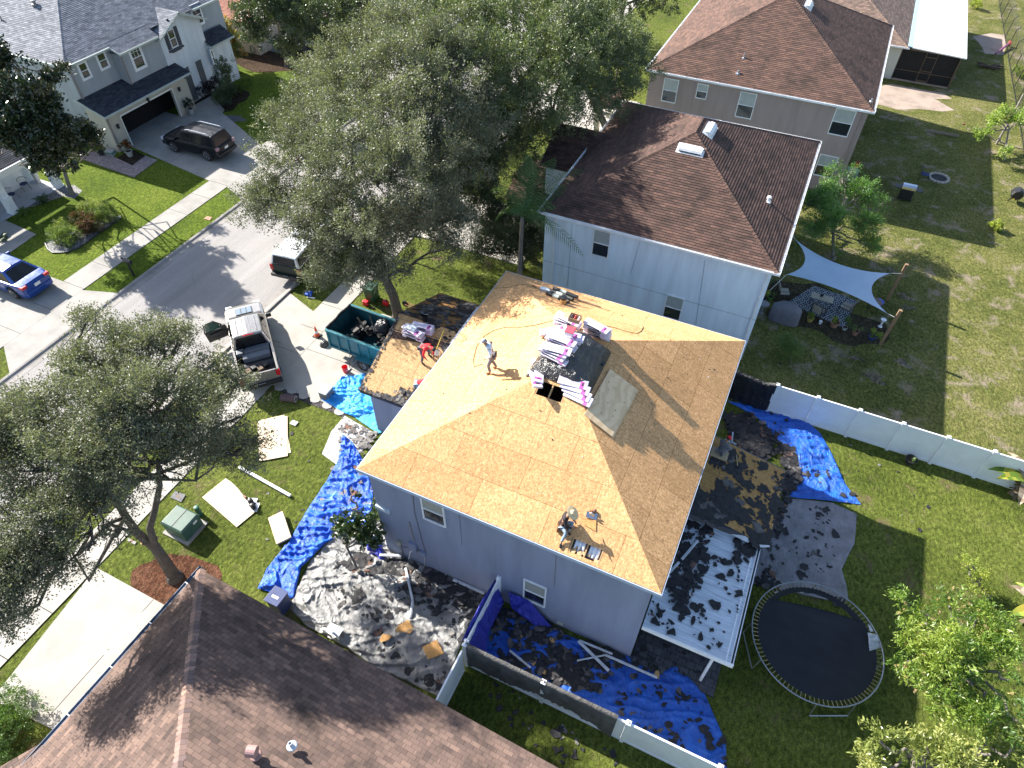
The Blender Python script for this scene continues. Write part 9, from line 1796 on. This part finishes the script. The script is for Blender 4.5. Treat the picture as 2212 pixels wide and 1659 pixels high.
q = at('v4', 1405, 1430); o = thing('camping_chair', 'blue camping chair beside the stone fire pit', 'chair', q); m = MB(); m.obox(q + Vc((0, 0, .4)), (.26, 0, 0), (0, .24, 0), (0, 0, .015)); m.build('seat', plain('dark_blue_cloth', (.03, .04, .12), .9), o); m = MB(); m.obox(q + Vc((-.27, .05, .65)), (.015, 0, .0), (0, .24, 0), (-.07, 0, .26)); m.build('backrest', plain('dark_blue_cloth', (.03, .04, .12), .9), o)
for sx, sy in ((-.26, -.24), (.26, -.24), (.26, .24), (-.26, .24)): m = MB(); m.bar(q + Vc((sx, sy, .4)), q + Vc((sx * 1.2, sy * 1.2, 0)), .025); m.build('leg', BLK, o)
for v, x, y, lab in (('v4', 2120, 1610, 'black tumbling composter at the right edge of the back lawn'),):
    q = at(v, x, y, 0); o = thing('composter', lab, 'composter', q); m = MB(); m.lathe(q + Vc((0, -.3, .6)), [(.3, 0), (.38, .12), (.38, .55), (.3, .68)], 8, ax=(0, 1, 0)); m.build('drum', BLK, o); m = MB(); m.bar(q + Vc((-.3, 0, 0)), q + Vc((0, 0, .6)), .05); m.bar(q + Vc((.3, 0, 0)), q + Vc((0, 0, .6)), .05); m.build('stand', BLK, o); m = MB(); m.obox(q + Vc((-.1, -.33, .35)), (.04, 0, 0), (0, .03, 0), (0, 0, .03)); m.build('yellow_latch', plain('yellow', (.6, .42, .05), .5), o)
q = at('v4', 1940, 530, .1); o = thing('firewood_pile', 'low heap of dark logs on the lawn by the chain link fence', 'log pile', (q.x, q.y, 0)); LG = bark_mat('log_bark', (.14, .10, .075))
for k in range(12): m = MB(); a_ = RU(-.5, .5); c_ = q + Vc((RU(-.7, .7), RU(-.35, .35), .0 + .1 * (k % 2))); d_ = Vc((cos(a_), sin(a_), 0)) * RU(.25, .45); m.tube([c_ - d_, c_ + d_], RU(.06, .1), 8); m.build('log', LG, o)
o = thing('toy_ride', 'red and purple plastic ride-on toy tipped over by the chain link fence', 'toy', at('v4', 2060, 400, 0)); q = at('v4', 2060, 400, .2); m = MB(); m.bar(at('v4', 1985, 430, .2), at('v4', 2090, 350, .3), .16); m.build('frame', plain('dull_purple', (.18, .05, .12), .5), o, bevel=.04); m = MB(); m.lathe(at('v4', 2100, 345, .3), [(.2, -.06), (.24, 0), (.2, .06)], 14, ax=(1, .4, 0)); m.build('wheel', plain('faded_red', (.5, .08, .08), .5), o, auto=40)
rail('kerb_log', 'long grey landscaping timber lying on the lawn behind the brown house', at('v4', 1440, 1040, .08), at('v4', 1690, 1085, .08), .15, plain('grey_timber', (.25, .2, .15), .9), 'timber', .14)
o = thing('garden_spade', 'red handled spade standing in the lawn at the end of the timber', 'spade', at('v4', 1660, 1040)); m = MB(); m.tube([at('v4', 1660, 1035, .1), at('v4', 1735, 990, .7)], .02, 6); m.build('handle', plain('bleached_handle', (.45, .4, .33), .8), o); m = MB(); m.bar(at('v4', 1728, 992, .68), at('v4', 1742, 992, .72), .09); m.build('grip', RD, o)
q = at('v4', 835, 1390, .4); m = MB(); m.obox((q.x, q.y, .36), (.38, 0, 0), (0, .38, 0), (0, 0, .36)); tag(m.build('air_conditioner', plain('grey_condenser', (.22, .22, .26), .6), base=(q.x, q.y, 0), bevel=.03), 'grey air conditioning unit at the corner of the brown house', 'air conditioner')
q = at('v4', 875, 1330); m = MB(); m.lathe(q, [(.13, 0), (.16, .3), (.15, .3), (.12, .03)], 16); tag(m.build('bucket', RD, base=q, auto=40), 'red bucket in shade beside the brown house corner', 'bucket')
q = at('w2', 1550, 515); leafy_pot('potted_plant', 'white-rimmed black pot with a small succulent by the long white fence', q, (.24, .3, POTD), .2, .28, 50, L_SHRUB, floor=0, L=.14, W=.05)
def porch_chair(p, rz, label, proto=[None]):
    if proto[0] is None:
        o = thing('porch_chair', label, 'chair', (0, 0, .05), 'porch chairs'); proto[0] = o; m = MB(); m.lathe((0, 0, .42), [(.24, 0), (.26, .03), (.24, .05)], 20); m.build('seat_pad', plain('navy_pad', (.03, .05, .13), .9), o)
        m = MB(); m.tube([(.1 * 0 - .26 * sin(t), .28 * cos(t), .72 + .1 * sin(t)) for t in [pi * k / 10 for k in range(11)]], .016, 6); 
        for k in range(1, 10): t = pi * k / 10; m.tube([(-.26 * sin(t), .28 * cos(t), .72 + .1 * sin(t)), (-.22 * sin(t), .22 * cos(t), .44)], .006, 4)
        m.build('backrest', FRM, o)
        for sx, sy in ((-.2, -.2), (.2, -.2), (.2, .2), (-.2, .2)): m = MB(); m.bar((sx, sy, .42), (sx * 1.2, sy * 1.2, 0), .02); m.build('leg', FRM, o)
        o.location = p; o.rotation_euler = (0, 0, rz); return o
    return copy_thing(proto[0], p, rz, label)
a = at('v1', 205, 1430); porch_chair((a.x, a.y, .05), R_(-20), 'curved metal porch chair with navy pad, the one nearer the tall grey planter'); a = at('v1', 110, 1510); porch_chair((a.x, a.y, .05), R_(20), 'curved metal porch chair with navy pad, the one nearer the left column')
q = at('v1', 770, 1170, 0); m = MB(); m.lathe(q, [(.16, 0), (.2, .28), (.19, .28), (.15, .03)], 16); tag(m.build('plant_pot', POTD, base=q, auto=40), 'empty black pot by the cream garage side wall', 'pot')
q = at('v1', 840, 1165, 0); m = MB(); 
for k in range(3): m.obox(q + Vc((RU(-.05, .05), RU(-.04, .04), .06 + .11 * k)), (.3, .05, 0), (-.05, .2, 0), (0, 0, .055), k % 2)
tag(m.build('soil_bags', [plain('grey_bag', (.3, .31, .32), .5), plain('green_bag', (.06, .2, .15), .5)], base=q, bevel=.03), 'stacked bags of garden soil by the cream garage side wall', 'bags')
for i, (x, y, c_, lab) in enumerate(((585, 115, (.6, .16, .08), 'orange-red painted lawn figure in the dark at the top edge'), (615, 100, (.25, .4, .15), 'green painted lawn figure in the dark at the top edge'), (650, 75, (.55, .5, .6), 'white and red lawn figure in the dark at the top edge'))):
    q = at('v2', x, y + 25); o = thing('lawn_figure', lab, 'lawn ornament', q, 'painted lawn figures'); m = MB(); m.lathe(q, [(.06, .0), (.16, .3), (.2, .55), (.1, .72)], 12); m.build('torso', plain('figure_paint_%d' % i, c_, .6), o, auto=50); m = MB(); m.lathe(q, [(.06, .72), (.13, .82), (.12, .95), (.02, 1.02)], 12); m.build('head', plain('figure_face', (.5, .3, .2), .6), o, auto=50)
for i, (v, x, y) in enumerate((('w7', 790, 712), ('w7', 715, 788), ('w7', 545, 853), ('w7', 760, 994), ('w7', 302, 753), ('w7', 295, 630))): pass
